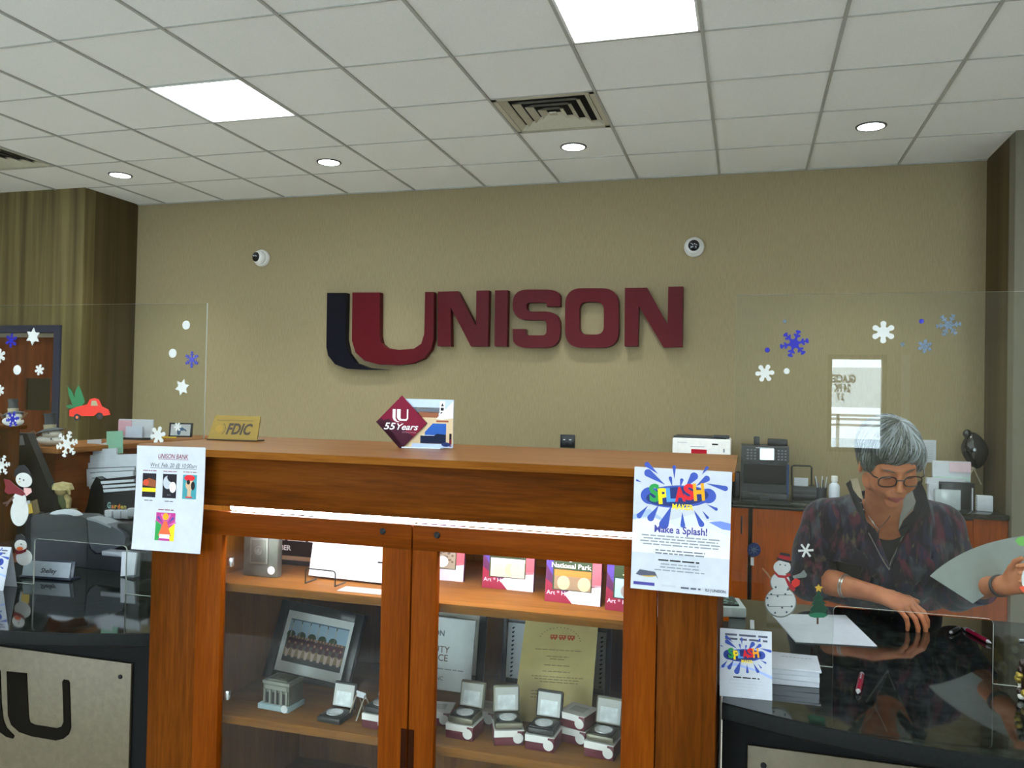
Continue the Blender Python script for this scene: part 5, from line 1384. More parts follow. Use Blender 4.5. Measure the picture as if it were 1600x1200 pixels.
arc = [LP(94 + 25 * math.cos(a_), 813 - 16 * math.sin(a_)) for a_ in [PI * k / 16 for k in range(17)]]; arc2 = [LP(94 + 25 * math.cos(a_), 813 - 9 * math.sin(a_)) for a_ in [PI * k / 16 for k in range(16, -1, -1)]]
MB(M @ T(0, .01, 0)).prism(arc + arc2, 0, .03, m_paper).build('paper_cover', o, smooth=30)
MB(M @ T(0, .012, 0)).prism([LP(94 + 24 * math.cos(a_), 813 - 9 * math.sin(a_)) for a_ in [PI * k / 12 for k in range(13)]], 0, .03, mat('scanner_lid', '3b4048', .4)).build('paper_drum', o, smooth=30)
MB(M).box(LP(175, 860)[0], LP(214, 860)[0], -.05, -.005, LP(175, 864)[1], LP(175, 857)[1], mat('scanner_silver', '8b9096', .3), .002).build('card_guide', o)
MB(M).box(LP(176, 830)[0], LP(214, 830)[0], .02, .07, LP(176, 846)[1], LP(176, 818)[1], m_black, .006).build('rear_feeder', o)
o = thing('receipt_slips', 'small stack of white slips hanging from the scanner beside the oak cabinet', 'paper slips', (P(202, 880, Y=2.40).x, 2.40, KZ))
pz = [P(x, y_, Y=2.40) for x, y_ in ((190, 900), (211, 898), (215, 864), (192, 862))]
MB(T(-P(202, 880, Y=2.40).x, -2.40, -KZ)).prism([(q_.x, q_.z) for q_ in pz], 2.395, 2.402, m_paper).build('slips', o, smooth=0)
MB(T(-P(202, 880, Y=2.40).x, -2.40, -KZ)).box(pz[0].x + .01, pz[1].x - .006, 2.403, 2.43, KZ + .0005, pz[2].z, mat('clear_holder', '7c8286', .2)).build('clear_holder', o, smooth=0)
# name plate
a, b = P(26, 904, Z=KZ), P(112, 907, Z=KZ)
o = thing('name_plate', 'grey name plate in a dark holder on the left counter behind the shield', 'name plate', (-2.40, 2.275, KZ + .0005), R(6))
w = .195
s = Sheet(w - .012, .052, .002, ink('plate_grey', '9ba3ab'), M=T(.0, -.003, .006) @ RX(R(-10))); s.text('Shelley', (w) * .36, .014, .022, K_, bold=.02, shear=.25, width=.062).build('insert', o)
MB(RX(R(-10))).box(-.003, w, 0, .004, 0, .062, mat('holder_navy', '1e2738', .3), .001).box(-.003, w, -.012, 0, 0, .007, mat('holder_navy', '1e2738', .3)).build('holder', o)
MB().box(-.003, w, 0, .04, 0, .004, mat('holder_navy', '1e2738', .3)).build('foot', o, smooth=0)
# doll, notes, leaning dark monitor
p = P(97, 797, Y=2.75)
o = thing('scarecrow_doll', 'small beige cloth doll in a brimmed hat behind the scanner', 'doll', (P(97, 797, Y=2.72).x, 2.72, KZ + .0005))
dz = P(97, 797, Y=2.72).z - KZ
sc_ = 1.0; cl_ = mat('doll_cloth', '9a8a5c', .9, noise=.3, scale=60, bump=.4); dg_ = mat('doll_green', '4a5232', .9)
MB().box(-.045, .045, -.035, .035, 0, dz + .005, mat('cream_box', '8e8468', .8), .003).build('box_base', o)
MB(T(0, 0, dz)).lathe([(.036, 0), (.038, .03), (.024, .060), (.018, .068)], dg_, SC(1, .7, 1), 18).build('dress', o)
MB(T(0, 0, dz)).tube([(-.02, 0, .055), (-.042, -.01, .045), (-.046, -.015, .015)], [.012, .012, .009], cl_).build('arm', o)
MB(T(0, 0, dz)).tube([(.02, 0, .055), (.042, -.01, .045), (.046, -.015, .012)], [.012, .012, .009], cl_).build('arm', o)
MB(T(0, 0, dz)).ball((0, -.003, .080), (.030, .027, .024), mat('doll_face', 'a08a5e', .8)).build('head', o)
MB(T(0, 0, dz)).lathe([(.046, .084), (.044, .092), (.036, .108), (.0001, .116)], mat('doll_hat', 'b0a070', .9, noise=.2, scale=60), T(0, 0, 0) @ SC(1, .8, 1), 20).tube([(.036, -.01, .088), (.044, -.012, .076), (.048, -.012, .066)], [.009, .007, .004], cl_).build('hat', o)
MB(T(0, 0, dz)).ball((-.022, -.022, .094), (.013, .006, .011), mat('leaf_green', '6d8452', .8)).build('leaf_patch', o)
o = thing('note_holder', 'small holder with white, yellow and brown notes behind the snowman sticker', 'note holder', (P(52, 800, Y=2.62).x, 2.62, KZ + .0005))
zt = P(52, 800, Y=2.62).z - KZ
MB().box(-.03, .035, -.008, .02, 0, zt - .0, m_dark, .002).build('stand', o)
for dx, dy, hh, m, rr in ((-.020, -.012, .05, m_paper, -8), (-.004, -.016, .038, mat('yellow_note', 'd9b24a', .7), -16), (.024, -.010, .055, mat('brown_note', '6b5a3c', .8), -18)):
    MB(T(dx, dy, zt - .006) @ RY(R(rr))).box(-.020, .020, 0, .002, 0, hh, m).build('note', o, smooth=0)
yb_ = 2.68
w3 = [P(x, y_, Y=yb_) for x, y_ in ((18, 676), (42, 677), (95, 806), (94, 850), (18, 850))]
c3 = P(60, 806, Y=yb_)
o = thing('leaning_monitor', 'black monitor back with a slanted edge behind the oak riser box', 'monitor', (c3.x, yb_, KZ + .0005))
MB(T(-c3.x, 0, -KZ - .0005)).prism([(q_.x, q_.z) for q_ in w3], 0, .035, mat('monitor_black', '131316', .5)).build('panel', o, smooth=30)
MB().box(-.05, .05, -.0, .12, 0, .012, m_black, .003).box(-.02, .02, .036, .07, .012, P(60, 806, Y=yb_).z - KZ + .02, m_black).build('stand', o)
st = [P(x, y_, Y=yb_ - .001) for x, y_ in ((28, 681), (35, 680), (38.5, 695), (29, 696))]
MB(T(-c3.x, 0, -KZ - .0005)).prism([(q_.x, q_.z) for q_ in st], -.0012, 0, ink('sticker_grey', '8a8d93')).build('sticker', o, smooth=0)

# leaflet rack
yR = 2.86
o = thing('leaflet_rack', 'tall black tiered rack full of white envelopes behind the scanner', 'rack', (P(180, 800, Y=yR).x, yR, KZ + .0005))
M = T(-P(180, 800, Y=yR).x, -yR, -KZ - .0005)
def RP(px, py, y=yR): q_ = P(px, py, Y=y); return (q_.x, q_.z)
MB(M).prism([(RP(140, 0)[0], KZ + .001), (RP(224, 0)[0], KZ + .001), RP(224, 742), RP(157, 749), RP(150, 745), RP(142, 760), RP(136, 790)], yR, yR + .10, m_black).build('frame', o, smooth=0)
MB(M).prism([RP(157, 774), RP(224, 765), RP(224, 793), RP(157, 797)], yR - .012, yR, m_black).build('front_plate', o, smooth=0)
s = Sheet(.001, .001, .0001, m_black, M=M @ T(RP(171, 794)[0], yR - .0125, RP(171, 793)[1]) @ RY(R(-1)))
gx = 0
for ch, c_ in zip('Garden', (ink('letter_aqua', '7fa8a0'), ink('letter_coral', 'd07a4a'), ink('letter_amber', 'd6a436'), ink('letter_orange', 'd4702a'), ink('letter_gold', 'c8b04a'), ink('letter_sand', 'b4a468'))):
    wd = .021 if ch == 'G' else .0155
    s.text(ch, gx, 0, .034 if ch == 'G' else .026, c_, bold=.04, width=wd * .86); gx += wd
s.build('coloured_word', o)
n_env = [(135, 207, 733, 760, .125, -2), (138, 209, 740, 764, .11, -2), (141, 206, 748, 766, .095, -2), (148, 206, 739, 757, .08, -2), (157, 207, 752, 756.5, .035, -2), (160, 209, 758.5, 763, .035, -2), (161, 209, 765, 769.5, .035, -2), (107, 224, 712, 746, .155, -2), (112, 222, 724, 747, .145, -2), (131, 180, 703, 735, .17, -2)]
for k, (x0, x1, y0, y1, dy, rr) in enumerate(n_env):
    yy = yR + dy - .045
    q1, q2, q3, q4 = P(x0, y0, Y=yy), P(x1 + 2, y0 - 3, Y=yy), P(x1 + 2, y1 - 4, Y=yy), P(x0 + 1, y1, Y=yy)
    MB(M).prism([(q1.x, q1.z), (q2.x, q2.z), (q3.x, q3.z), (q4.x, q4.z)], yy, yy + .008, m_paper).build('envelope', o, smooth=0)
    if k < 4: MB(M).prism([(q1.x, q1.z + .0035), (q2.x, q2.z + .0035), (q3.x, q3.z), (q4.x, q4.z)], yy + .009, yy + .0105, mat('gap_shade_grey', '5a5f66', .5)).build('gap_shade', o, smooth=0)  # grey plate added as the shade line between one envelope and the next
tag(MB().prism([tuple(P(x, y_, Y=3.06)[i] for i in (0, 2)) for x, y_ in ((139, 687), (160, 686), (160, 712), (138, 712))], 3.05, 3.055, m_paper).build('white_card', smooth=0), 'small white card sticking up above the envelopes, left of the green card', 'card')
tag(MB().prism([tuple(P(x, y_, Y=3.04)[i] for i in (0, 2)) for x, y_ in ((142, 697), (170, 691), (172, 712), (140, 713))], 3.03, 3.035, mat('pale_card', 'c5ccd2', .7)).build('grey_card', smooth=0), 'pale grey card in front of the white card above the envelopes', 'card')
tag(MB().prism([tuple(P(x, y_, Y=3.03)[i] for i in (0, 2)) for x, y_ in ((169, 674), (194, 673), (194, 708), (169, 710))], 3.02, 3.024, mat('mint_card', '86b79c', .7)).build('mint_card', smooth=0), 'mint green card standing above the envelopes', 'card')
for k, (x0, x1, y0, y1) in enumerate([(162, 175, 797, 813), (176, 188, 797, 811), (189, 200, 797, 811), (199, 213, 794, 808)]):
    yy = 2.78
    q1, q2 = P(x0, y0, Y=yy), P(x1, y1, Y=yy)
    oo = thing('coin_roll_pack', ['white paper cube in the rack row, leftmost', 'white paper cube in the rack row, second from left', 'white paper cube in the rack row, third from left', 'white paper cube in the rack row, rightmost and highest'][k], 'paper pad', ((q1.x + q2.x) / 2, yy, q2.z), R(4 * k - 6), group='small white cubes in a row by the rack')
    ww = (q2.x - q1.x) / 2 * .94; hh = q1.z - q2.z
    MB().box(-ww, ww, 0, .03, 0, hh, m_paper, .003).build('pad', oo)
    MB().box(-ww * .8, ww * .8, -.0006, 0, hh * .62, hh * .66, LG).build('crease', oo, smooth=0)
x0, x1 = P(158, 815, Y=2.77).x, P(222, 812, Y=2.77).x; zz = P(165, 814, Y=2.775).z
tag(MB().box(x0, x1, 2.765, 2.83, KZ + .001, zz - .0008, m_black, .003).build('black_tray'), 'black tray under the row of small white cubes', 'tray')

# things on the side ledge
def on_ledge(px, py): p = P(px, py, Z=LZ); return p
p = on_ledge(281, 686)
o = thing('small_frame', 'small black framed picture of a bird on the far ledge, left of the gold plate', 'picture frame', (-2.92, P(281, 686, X=-2.92).y, LZ + .0005), R(16))
yk = P(281, 686, X=-2.92).y; kx = .1
Mf = RX(R(-8)); w, h = .125, .075
for a in ((-w / 2, -w / 2 + .008, 0, h), (w / 2 - .010, w / 2, 0, h), (-w / 2, w / 2, 0, .007), (-w / 2, w / 2, h - .007, h)): MB(Mf).box(a[0], a[1], 0, .012, a[2], a[3], m_black, .001).build('frame_bar', o)
s = Sheet(w - .018, h - .014, .001, ink('frame_white', 'cfd6da'), M=Mf @ T(-w / 2 + .008, .004, .007)); s.ell(.05, .038, .025, .010, ink('bird_blue', '4a6a88'), R(-15)).ell(.045, .02, .010, .018, ink('bird_blue', '4a6a88')).ell(.078, .03, .010, .004, ink('bird_blue', '4a6a88'), R(-40)); s.build('picture', o)
q_ = P(210, 690, X=-2.92)
o = thing('leaflet_stand', 'leaflets in a small stand on the far ledge behind the mint green card', 'leaflets', (-2.92, q_.y, LZ + .0005), R(16))
MB().box(-.085, .085, .01, .025, 0, .10, m_paper, .001).build('white_leaflets', o); MB().box(-.085, -.02, .005, .010, .02, .095, ink('pale_rose', 'd0a3b0')).build('pink_leaflet', o, smooth=0)
MB().box(-.04, .04, -.01, .0, .008, .065, mat('pale_blue_card', 'c3cfe0', .6)).build('front_card', o, smooth=0); MB().box(-.055, .075, -.012, .03, 0, .010, m_black).build('stand', o, smooth=0)
q_ = P(262, 686, X=-2.85)
tag(MB().tube([(-.04, 0, .006), (.04, .01, .006)], .005, mat('yellow_marker', 'd8b81e', .4)).build('marker', loc=(-2.85, q_.y, LZ + .0005), rot=(0, 0, R(10))), 'yellow marker lying on the far ledge by the small bird picture', 'marker')

# ornament at the right edge of the counter
p = P(1606, 1092, Z=KZ)
o = thing('beaded_ornament', 'gold and brown beaded ornament cut by the right photo edge on the counter', 'ornament', (P(1612, 1095, Z=KZ).x, P(1612, 1095, Z=KZ).y, KZ + .0005))
gb = [mat('bead_gold', 'a8903c', .35, .5), mat('bead_brown', '2c1c12', .35), mat('bead_white', 'd8d4c8', .4), mat('bead_brown', '2c1c12')]
for k in range(44):
    a_ = random.random() * 2 * PI; z = random.uniform(.008, .085); r = .026 * (1 - (z - .04) ** 2 * 120)
    MB().ball((r * math.cos(a_), r * math.sin(a_), z), .0085, gb[k % 4], seg=10, rings=6).build('bead', o)
MB().lathe([(.02, 0), (.022, .08)], mat('bead_brown', '2c1c12')).build('core', o)
q_ = P(1592, 1003, Z=KZ)
tag(MB().tube([(0, 0, .004), (.05, .015, .004)], .004, m_sil).build('paper_clip_pen', loc=(q_.x, q_.y, KZ + .0005)), 'short silver stick at the right photo edge behind the shield', 'stick')
# ------------------------------------------------------------------ the woman: smooth implicit surfaces
from mathutils.bvhtree import BVHTree
class Field:
    def __init__(self, lo, hi, h):
        self.lo = np.array(lo, float); self.h = h
        self.n = [int(math.ceil((b - a) / h)) + 1 for a, b in zip(lo, hi)]
        self.F = np.full(self.n, 0.5, np.float32)
    def block(self, a, b):
        i0 = np.maximum(np.floor((np.array(a) - self.lo) / self.h).astype(int), 0)
        i1 = np.minimum(np.ceil((np.array(b) - self.lo) / self.h).astype(int) + 1, self.n)
        if (i1 <= i0).any(): return None, None
        ax = [self.lo[k] + self.h * np.arange(i0[k], i1[k]) for k in range(3)]
        X = np.stack(np.meshgrid(*ax, indexing='ij'), -1).astype(np.float32)
        return tuple(slice(i0[k], i1[k]) for k in range(3)), X
    def mix(self, sl, d, k, sub=False):
        a = self.F[sl]
        if sub:
            h = np.clip(.5 - .5 * (a + d) / k, 0, 1); self.F[sl] = a * (1 - h) + (-d) * h + k * h * (1 - h)
        else:
            h = np.clip(.5 + .5 * (d - a) / k, 0, 1); self.F[sl] = d * (1 - h) + a * h - k * h * (1 - h)
    def cone(self, p, q, r0, r1, k=.01, sub=False):
        p, q = np.array(p, float), np.array(q, float); m = max(r0, r1) + 2.5 * k + .012
        sl, X = self.block(np.minimum(p, q) - m, np.maximum(p, q) + m)
        if sl is None: return
        d = q - p; t_ = np.clip(((X - p) @ d) / (d @ d + 1e-12), 0, 1)
        dist = np.linalg.norm(X - p - t_[..., None] * d, axis=-1) - (r0 + (r1 - r0) * t_)
        self.mix(sl, dist, k, sub)
    def ell(self, c, r, k=.01, M=None, sub=False):
        """ellipsoid centred on c (in frame M)"""
        M = M or I4
        c3 = np.array(M @ Vector(c)); R3 = np.array(M.to_3x3()); m = max(r) + 2.5 * k + .012
        sl, X = self.block(c3 - m, c3 + m)
        if sl is None: return
        q = (X - c3) @ R3; rr = np.array(r)
        k0 = np.linalg.norm(q / rr, axis=-1); k1 = np.linalg.norm(q / rr ** 2, axis=-1)
        self.mix(sl, k0 * (k0 - 1) / np.maximum(k1, 1e-6), k, sub)
    def lcone(self, M, p, q, r0, r1, k=.01, sub=False):
        self.cone(M @ Vector(p), M @ Vector(q), r0, r1, k, sub)
    def mesh(self):
        F, h = self.F, self.h
        s = F < 0
        c = np.zeros([x - 1 for x in self.n], np.int8)
        for dx in (0, 1):
            for dy in (0, 1):
                for dz in (0, 1):
                    c += s[dx:self.n[0] - 1 + dx, dy:self.n[1] - 1 + dy, dz:self.n[2] - 1 + dz]
        idx = np.argwhere((c > 0) & (c < 8))
        vid = -np.ones(c.shape, np.int32); vid[tuple(idx.T)] = np.arange(len(idx))
        acc = np.zeros((len(idx), 3)); cnt = np.zeros(len(idx))
        cor = [np.array((a, b, d)) for a in (0, 1) for b in (0, 1) for d in (0, 1)]
        for a in range(8):
            for b in range(a + 1, 8):
                if np.abs(cor[a] - cor[b]).sum() != 1: continue
                fa, fb = F[tuple((idx + cor[a]).T)], F[tuple((idx + cor[b]).T)]
                m = (fa < 0) != (fb < 0)
                t_ = np.where(m, fa / np.where(m, fa - fb, 1), 0)
                acc += np.where(m[:, None], cor[a] + t_[:, None] * (cor[b] - cor[a]), 0); cnt += m
        V = self.lo + h * (idx + acc / cnt[:, None])
        quads = []
        for ax in range(3):
            u, v = (ax + 1) % 3, (ax + 2) % 3
            A = [slice(1, -1)] * 3; A[ax] = slice(0, self.n[ax] - 1); B = list(A); B[ax] = slice(1, self.n[ax])
            s0, s1 = s[tuple(A)], s[tuple(B)]
            e = np.argwhere(s0 != s1)
            if not len(e): continue
            inside = s0[tuple(e.T)]
            off = np.array([1, 1, 1]); off[ax] = 0; e = e + off
            du = np.zeros(3, int); du[u] = 1; dv = np.zeros(3, int); dv[v] = 1
            q = np.stack([vid[tuple((e - du - dv).T)], vid[tuple((e - dv).T)], vid[tuple(e.T)], vid[tuple((e - du).T)]], -1)
            q[~inside] = q[~inside][:, ::-1]
            quads.append(q)
        return V, np.concatenate(quads)
    def build(self, name, m, parent=None, smooth_it=2, origin=(0, 0, 0), paint=None, mats=None):
        V, Q = self.mesh()
        V0 = V.copy()
        # relax the surface a little
        for _ in range(smooth_it):
            sm = np.zeros_like(V); n_ = np.zeros(len(V))
            for a, b in ((0, 1), (1, 2), (2, 3), (3, 0)):
                np.add.at(sm, Q[:, a], V[Q[:, b]]); np.add.at(n_, Q[:, a], 1); np.add.at(sm, Q[:, b], V[Q[:, a]]); np.add.at(n_, Q[:, b], 1)
            V = V * .5 + .5 * sm / n_[:, None]
        me = bpy.data.meshes.new(name)
        W_ = V - np.array(origin)
        me.vertices.add(len(W_)); me.vertices.foreach_set('co', W_.astype(np.float32).ravel())
        me.loops.add(Q.size); me.loops.foreach_set('vertex_index', Q.astype(np.int32).ravel())
        me.polygons.add(len(Q)); me.polygons.foreach_set('loop_start', np.arange(0, Q.size, 4, dtype=np.int32)); me.polygons.foreach_set('loop_total', np.full(len(Q), 4, np.int32))
        me.update(calc_edges=True); me.validate()
        for mm in (mats or [m]): me.materials.append(mm)
        me.polygons.foreach_set('use_smooth', [True] * len(me.polygons))
        if paint is not None:
            cen = V[Q].mean(1)
            me.polygons.foreach_set('material_index', paint(cen).astype(np.int32))
        o = bpy.data.objects.new(name, me); C.objects.link(o)
        if parent: o.parent = parent
        return o, V, Q

HC = P(1389, 722, Y=2.62)
MH = T(*HC) @ RZ(R(11)) @ RX(R(27)) @ RY(R(-3))
XT = P(1387, 860, Y=2.84).x
wo = thing('person', 'grey-haired woman in glasses and a dark patterned jacket bent over the right counter', 'person', (XT, 3.0, 0))
OW = (XT, 3.0, 0)
sR, eR, wR = P(1286, 812, Y=2.86), P(1266, 902, Y=2.84), P(1366, 927, Y=2.70)
sL, eL, wL = P(1474, 822, Y=2.90), P(1492, 922, Y=2.84), P(1566, 915, Y=2.58)
NB = Vector((P(1384, 806, Y=2.80).x, 2.82, P(1384, 806, Y=2.80).z))

def hand(f, W_, fw, nrm, thumb_side, curls, spread=1.0, tcurl=(20, 25), tdir=(.55, .85), sc=1.0):
    fw = fw.normalized(); s_ = thumb_side - fw * thumb_side.dot(fw); s_.normalize(); nrm = s_.cross(fw)if False else (nrm - fw * nrm.dot(fw) - s_ * nrm.dot(s_)).normalized()
    down = -nrm
    spec = [(.030, .090, .042, .025, .020, .0088), (.010, .094, .046, .028, .021, .0088), (-.010, .090, .043, .026, .020, .0083), (-.028, .082, .033, .020, .017, .0075)]
    tips = []
    for k, (so, kn, a, b, c, r) in enumerate(spec):
        kp = W_ + (fw * kn + s_ * so * 1.0 + nrm * (.004 - .10 * abs(so) ** 1.2)) * sc
        f.cone(W_ + (s_ * so * .55 + fw * .012) * sc, kp, .0145 * sc, .0115 * sc, .014)
        p = kp; d = (fw + s_ * so * 3.2 * spread).normalized(); ang = 0
        for L_, cu, rr in ((a, curls[0] + 3 * k, r), (b, curls[1], r * .92), (c, curls[2], r * .84)):
            d = (Matrix.Rotation(R(cu), 3, s_.cross(d).cross(d) if False else d.cross(down).normalized()) @ d)
            q = p + d * L_ * sc
            f.cone(p, q, rr * sc * 1.02, rr * sc * .94, .003); p = q
            dn = down - d * down.dot(d)
            if dn.length > .05: pass
        tips.append(p)
    tb = W_ + (fw * .022 + s_ * .018) * sc
    p = tb; d = (fw * tdir[0] + s_ * tdir[1] + down * .25).normalized()
    f.cone(W_ + fw * .03 * sc, tb + d * .02 * sc, .016 * sc, .015 * sc, .014)
    for L_, cu, rr in ((.040, 0, .0125), (.030, tcurl[0], .0105), (.024, tcurl[1], .0088)):
        d = (Matrix.Rotation(R(cu), 3, d.cross(fw).normalized() if d.cross(fw).length > .1 else down) @ d)
        q = p + d * L_ * sc; f.cone(p, q, rr * sc, rr * sc * .92, .005); p = q
    return tips

def build_body():
    f = Field((XT - .42, 2.36, .905), (XT + .52, 3.16, 1.56), .0028)
    # torso under the clothes, neck
    f.ell((XT, 2.90, 1.12), (.155, .085, .16), .04); f.ell((XT, 3.02, .96), (.16, .09, .16), .05)
    f.cone(sR + Vector((.03, 0, -.01)), NB, .045, .05, .04); f.cone(sL + Vector((-.03, 0, -.01)), NB, .045, .05, .04)
    f.ell((XT, 2.86, 1.20), (.12, .08, .07), .04)
    nt = MH @ Vector((0, .030, -.055))
    f.cone(NB + Vector((0, .02, -.03)), nt, .056, .050, .03)
    f.cone(NB + Vector((0, -.005, -.035)), MH @ Vector((0, .0, -.080)), .044, .036, .03)
    # arms
    f.cone(sR, eR, .040, .036, .02); f.cone(eR, eR.lerp(wR, .45), .040, .036, .02); f.cone(eR.lerp(wR, .4), wR, .036, .0255, .02)
    f.cone(sL, eL, .040, .036, .02); f.cone(eL, eL.lerp(wL, .5), .038, .034, .02); f.cone(eL.lerp(wL, .5), wL, .034, .0255, .02)
    hR = wR + Vector((0, 0, 0))
    f.ell((0, 0, 0), (.03, .03, .02), .01, M=T(*wR))
    hand(f, wR + Vector((.006, 0, 0)), P(1418, 950, Y=2.645) - wR, Vector((-.1, -.35, 1)), Vector((.15, 1, .35)), (26, 32, 20))
    hand(f, wL + Vector((.006, 0, 0)), P(1604, 905, Y=2.52) - wL, Vector((0, 1, .1)), Vector((.1, -.1, 1)), (35, 45, 30), tcurl=(12, 18), tdir=(.75, .6), sc=.9)
    # head
    g = Field((-.11, -.135, -.135), (.11, .13, .14), .0022)
    g.ell((0, .018, .035), (.072, .090, .082), .02)
    g.ell((0, -.030, -.010), (.063, .058, .078), .025)
    g.ell((0, -.030, -.062), (.047, .050, .040), .022)
    g.ell((0, -.072, -.094), (.020, .016, .015), .016)
    for s_ in (-1, 1):
        g.ell((s_ * .036, -.058, -.034), (.026, .024, .026), .018)      # cheek
        g.ell((s_ * .055, -.005, -.060), (.014, .030, .024), .018)      # jaw corner
        g.cone((s_ * .010, -.084, .024), (s_ * .040, -.074, .026), .010, .008, .010)
    for s_ in (-1, 1):
        g.ell((s_ * .032, -.092, .004), (.017, .013, .0115), .007, sub=True)
        g.ell((s_ * .0315, -.0745, .003), (.0135, .0125, .0125), .003)
        g.cone((s_ * .022, -.0865, -.0005), (s_ * .042, -.0835, -.0010), .0020, .0016, .002)   # lowered lid edge
    g.cone((0, -.086, .012), (0, -.106, -.026), .0070, .0085, .009)
    g.ell((0, -.108, -.030), (.0105, .0105, .0090), .006)
    for s_ in (-1, 1):
        g.ell((s_ * .0115, -.099, -.034), (.0068, .0085, .0065), .004)
        g.ell((s_ * .006, -.106, -.0405), (.0034, .0045, .003), .002, sub=True)
        g.cone((s_ * .021, -.090, -.036), (s_ * .031, -.078, -.060), .0012, .0014, .003, sub=True)  # smile fold
    g.ell((0, -.086, -.058), (.026, .014, .018), .012)
    g.cone((-.021, -.0895, -.0590), (0, -.0985, -.0625), .0030, .0046, .004); g.cone((.021, -.0895, -.0590), (0, -.0985, -.0625), .0030, .0046, .004)
    g.cone((-.018, -.0890, -.0660), (0, -.0960, -.0715), .0036, .0052, .004); g.cone((.018, -.0890, -.0660), (0, -.0960, -.0715), .0036, .0052, .004)
    g.cone((-.024, -.0930, -.0615), (0, -.1035, -.0668), .0011, .0013, .0015, sub=True); g.cone((.024, -.0930, -.0615), (0, -.1035, -.0668), .0011, .0013, .0015, sub=True)
    for s_ in (-1, 1):
        ME = T(s_ * .074, .014, -.004) @ RZ(s_ * R(18)) @ RX(R(-8))
        g.ell((0, 0, .004), (.0075, .019, .030), .004, M=ME); g.ell((0, -.004, -.024), (.0065, .010, .011), .005, M=ME)
        g.ell((s_ * .008, -.001, .006), (.0050, .012, .020), .003, M=ME, sub=True)
    # blend the head into the body field
    Mi = np.array(MH.inverted())
    sl, X = f.block(np.array(HC) - .185, np.array(HC) + .185)
    L_ = X @ Mi[:3, :3].T.astype(np.float32) + Mi[:3, 3].astype(np.float32)
    gi = (L_ - g.lo) / g.h; n_ = np.array(g.n) - 1
    ok = ((gi >= 0) & (gi < n_ - .001)).all(-1); gi = np.clip(gi, 0, n_ - 1.001); b = np.floor(gi).astype(int); t_ = gi - b
    val = 0
    for dx in (0, 1):
        for dy in (0, 1):
            for dz in (0, 1):
                w_ = (t_[..., 0] if dx else 1 - t_[..., 0]) * (t_[..., 1] if dy else 1 - t_[..., 1]) * (t_[..., 2] if dz else 1 - t_[..., 2])
                val = val + w_ * g.F[b[..., 0] + dx, b[..., 1] + dy, b[..., 2] + dz]
    val = np.where(ok, val, .5)
    f.mix(sl, val.astype(np.float32), .010)
    return f

m_skin, ntk, bs = nodes('skin')
_n, _l = ntk.nodes, ntk.links
nz_ = _n.new('ShaderNodeTexNoise'); nz_.inputs['Scale'].default_value = 28; nz_.inputs['Detail'].default_value = 4
tc_ = _n.new('ShaderNodeTexCoord'); _l.new(tc_.outputs['Object'], nz_.inputs['Vector'])
rp_ = _n.new('ShaderNodeValToRGB'); e_ = rp_.color_ramp.elements
e_[0].position = .3; e_[0].color = (*srgb('b66c49'), 1); e_[1].position = .7; e_[1].color = (*srgb('cb8159'), 1)
_l.new(nz_.outputs['Fac'], rp_.inputs[0]); _l.new(rp_.outputs[0], bs.inputs['Base Color'])
bs.inputs['Roughness'].default_value = .5; bs.inputs['Subsurface Weight'].default_value = .08; bs.inputs['Subsurface Radius'].default_value = (.02, .008, .005)
bs.inputs['Specular IOR Level'].default_value = .35
m_lip = mat('lips', 'a24e4a', .4); m_lid = mat('eyelid_skin', 'a86e58', .5); m_nail = mat('cheek_skin', 'bd7058', .5, noise=.06, scale=60)
Mhi = np.array(MH.inverted())
def paint(c):
    L_ = c @ Mhi[:3, :3].T + Mhi[:3, 3]
    out = np.zeros(len(c), int)
    ax = np.abs(L_[:, 0])
    up = -.0565 - .15 * ax; lowr = -.078 + .35 * ax
    out[(L_[:, 1] < -.0855) & (ax < .0225) & (L_[:, 2] < up) & (L_[:, 2] > lowr) & (L_[:, 2] > -.079)] = 1
    return out
body, VB, QB = build_body().build('body', m_skin, wo, 2, OW, paint, [m_skin, m_lip])
tree = BVHTree.FromPolygons([Vector(v) for v in VB], [tuple(q) for q in QB])

# ---- jacket and top
def torso(f, g_):
    """g_: how far the cloth stands off"""
    f.ell((XT, 2.885, 1.10), (.172 + g_, .108 + g_, .165 + g_), .05)
    f.ell((XT, 3.02, .94), (.180 + g_, .115 + g_, .20 + g_), .06)
    f.ell((XT, 2.89, 1.215), (.135 + g_, .085 + g_, .055 + g_), .05)
    for s_ in (-1, 1): f.ell((XT + s_ * .075, 2.815, 1.075), (.070 + g_, .062 + g_, .068 + g_), .04)
f = Field((XT - .30, 2.66, .905), (XT + .30, 3.17, 1.34), .0036)
torso(f, .004)
f.cone(sR + Vector((.03, 0, -.01)), NB, .046, .052, .04); f.cone(sL + Vector((-.03, 0, -.01)), NB, .046, .052, .04)
f.ell((NB.x, 2.74, NB.z + .050), (.066, .12, .058), .012, sub=True)
f.build('black_top', mat('black_jersey', '15100f', .9), wo, 2, OW)[0]['label'] = 'plain black scoop-neck top under the jacket'

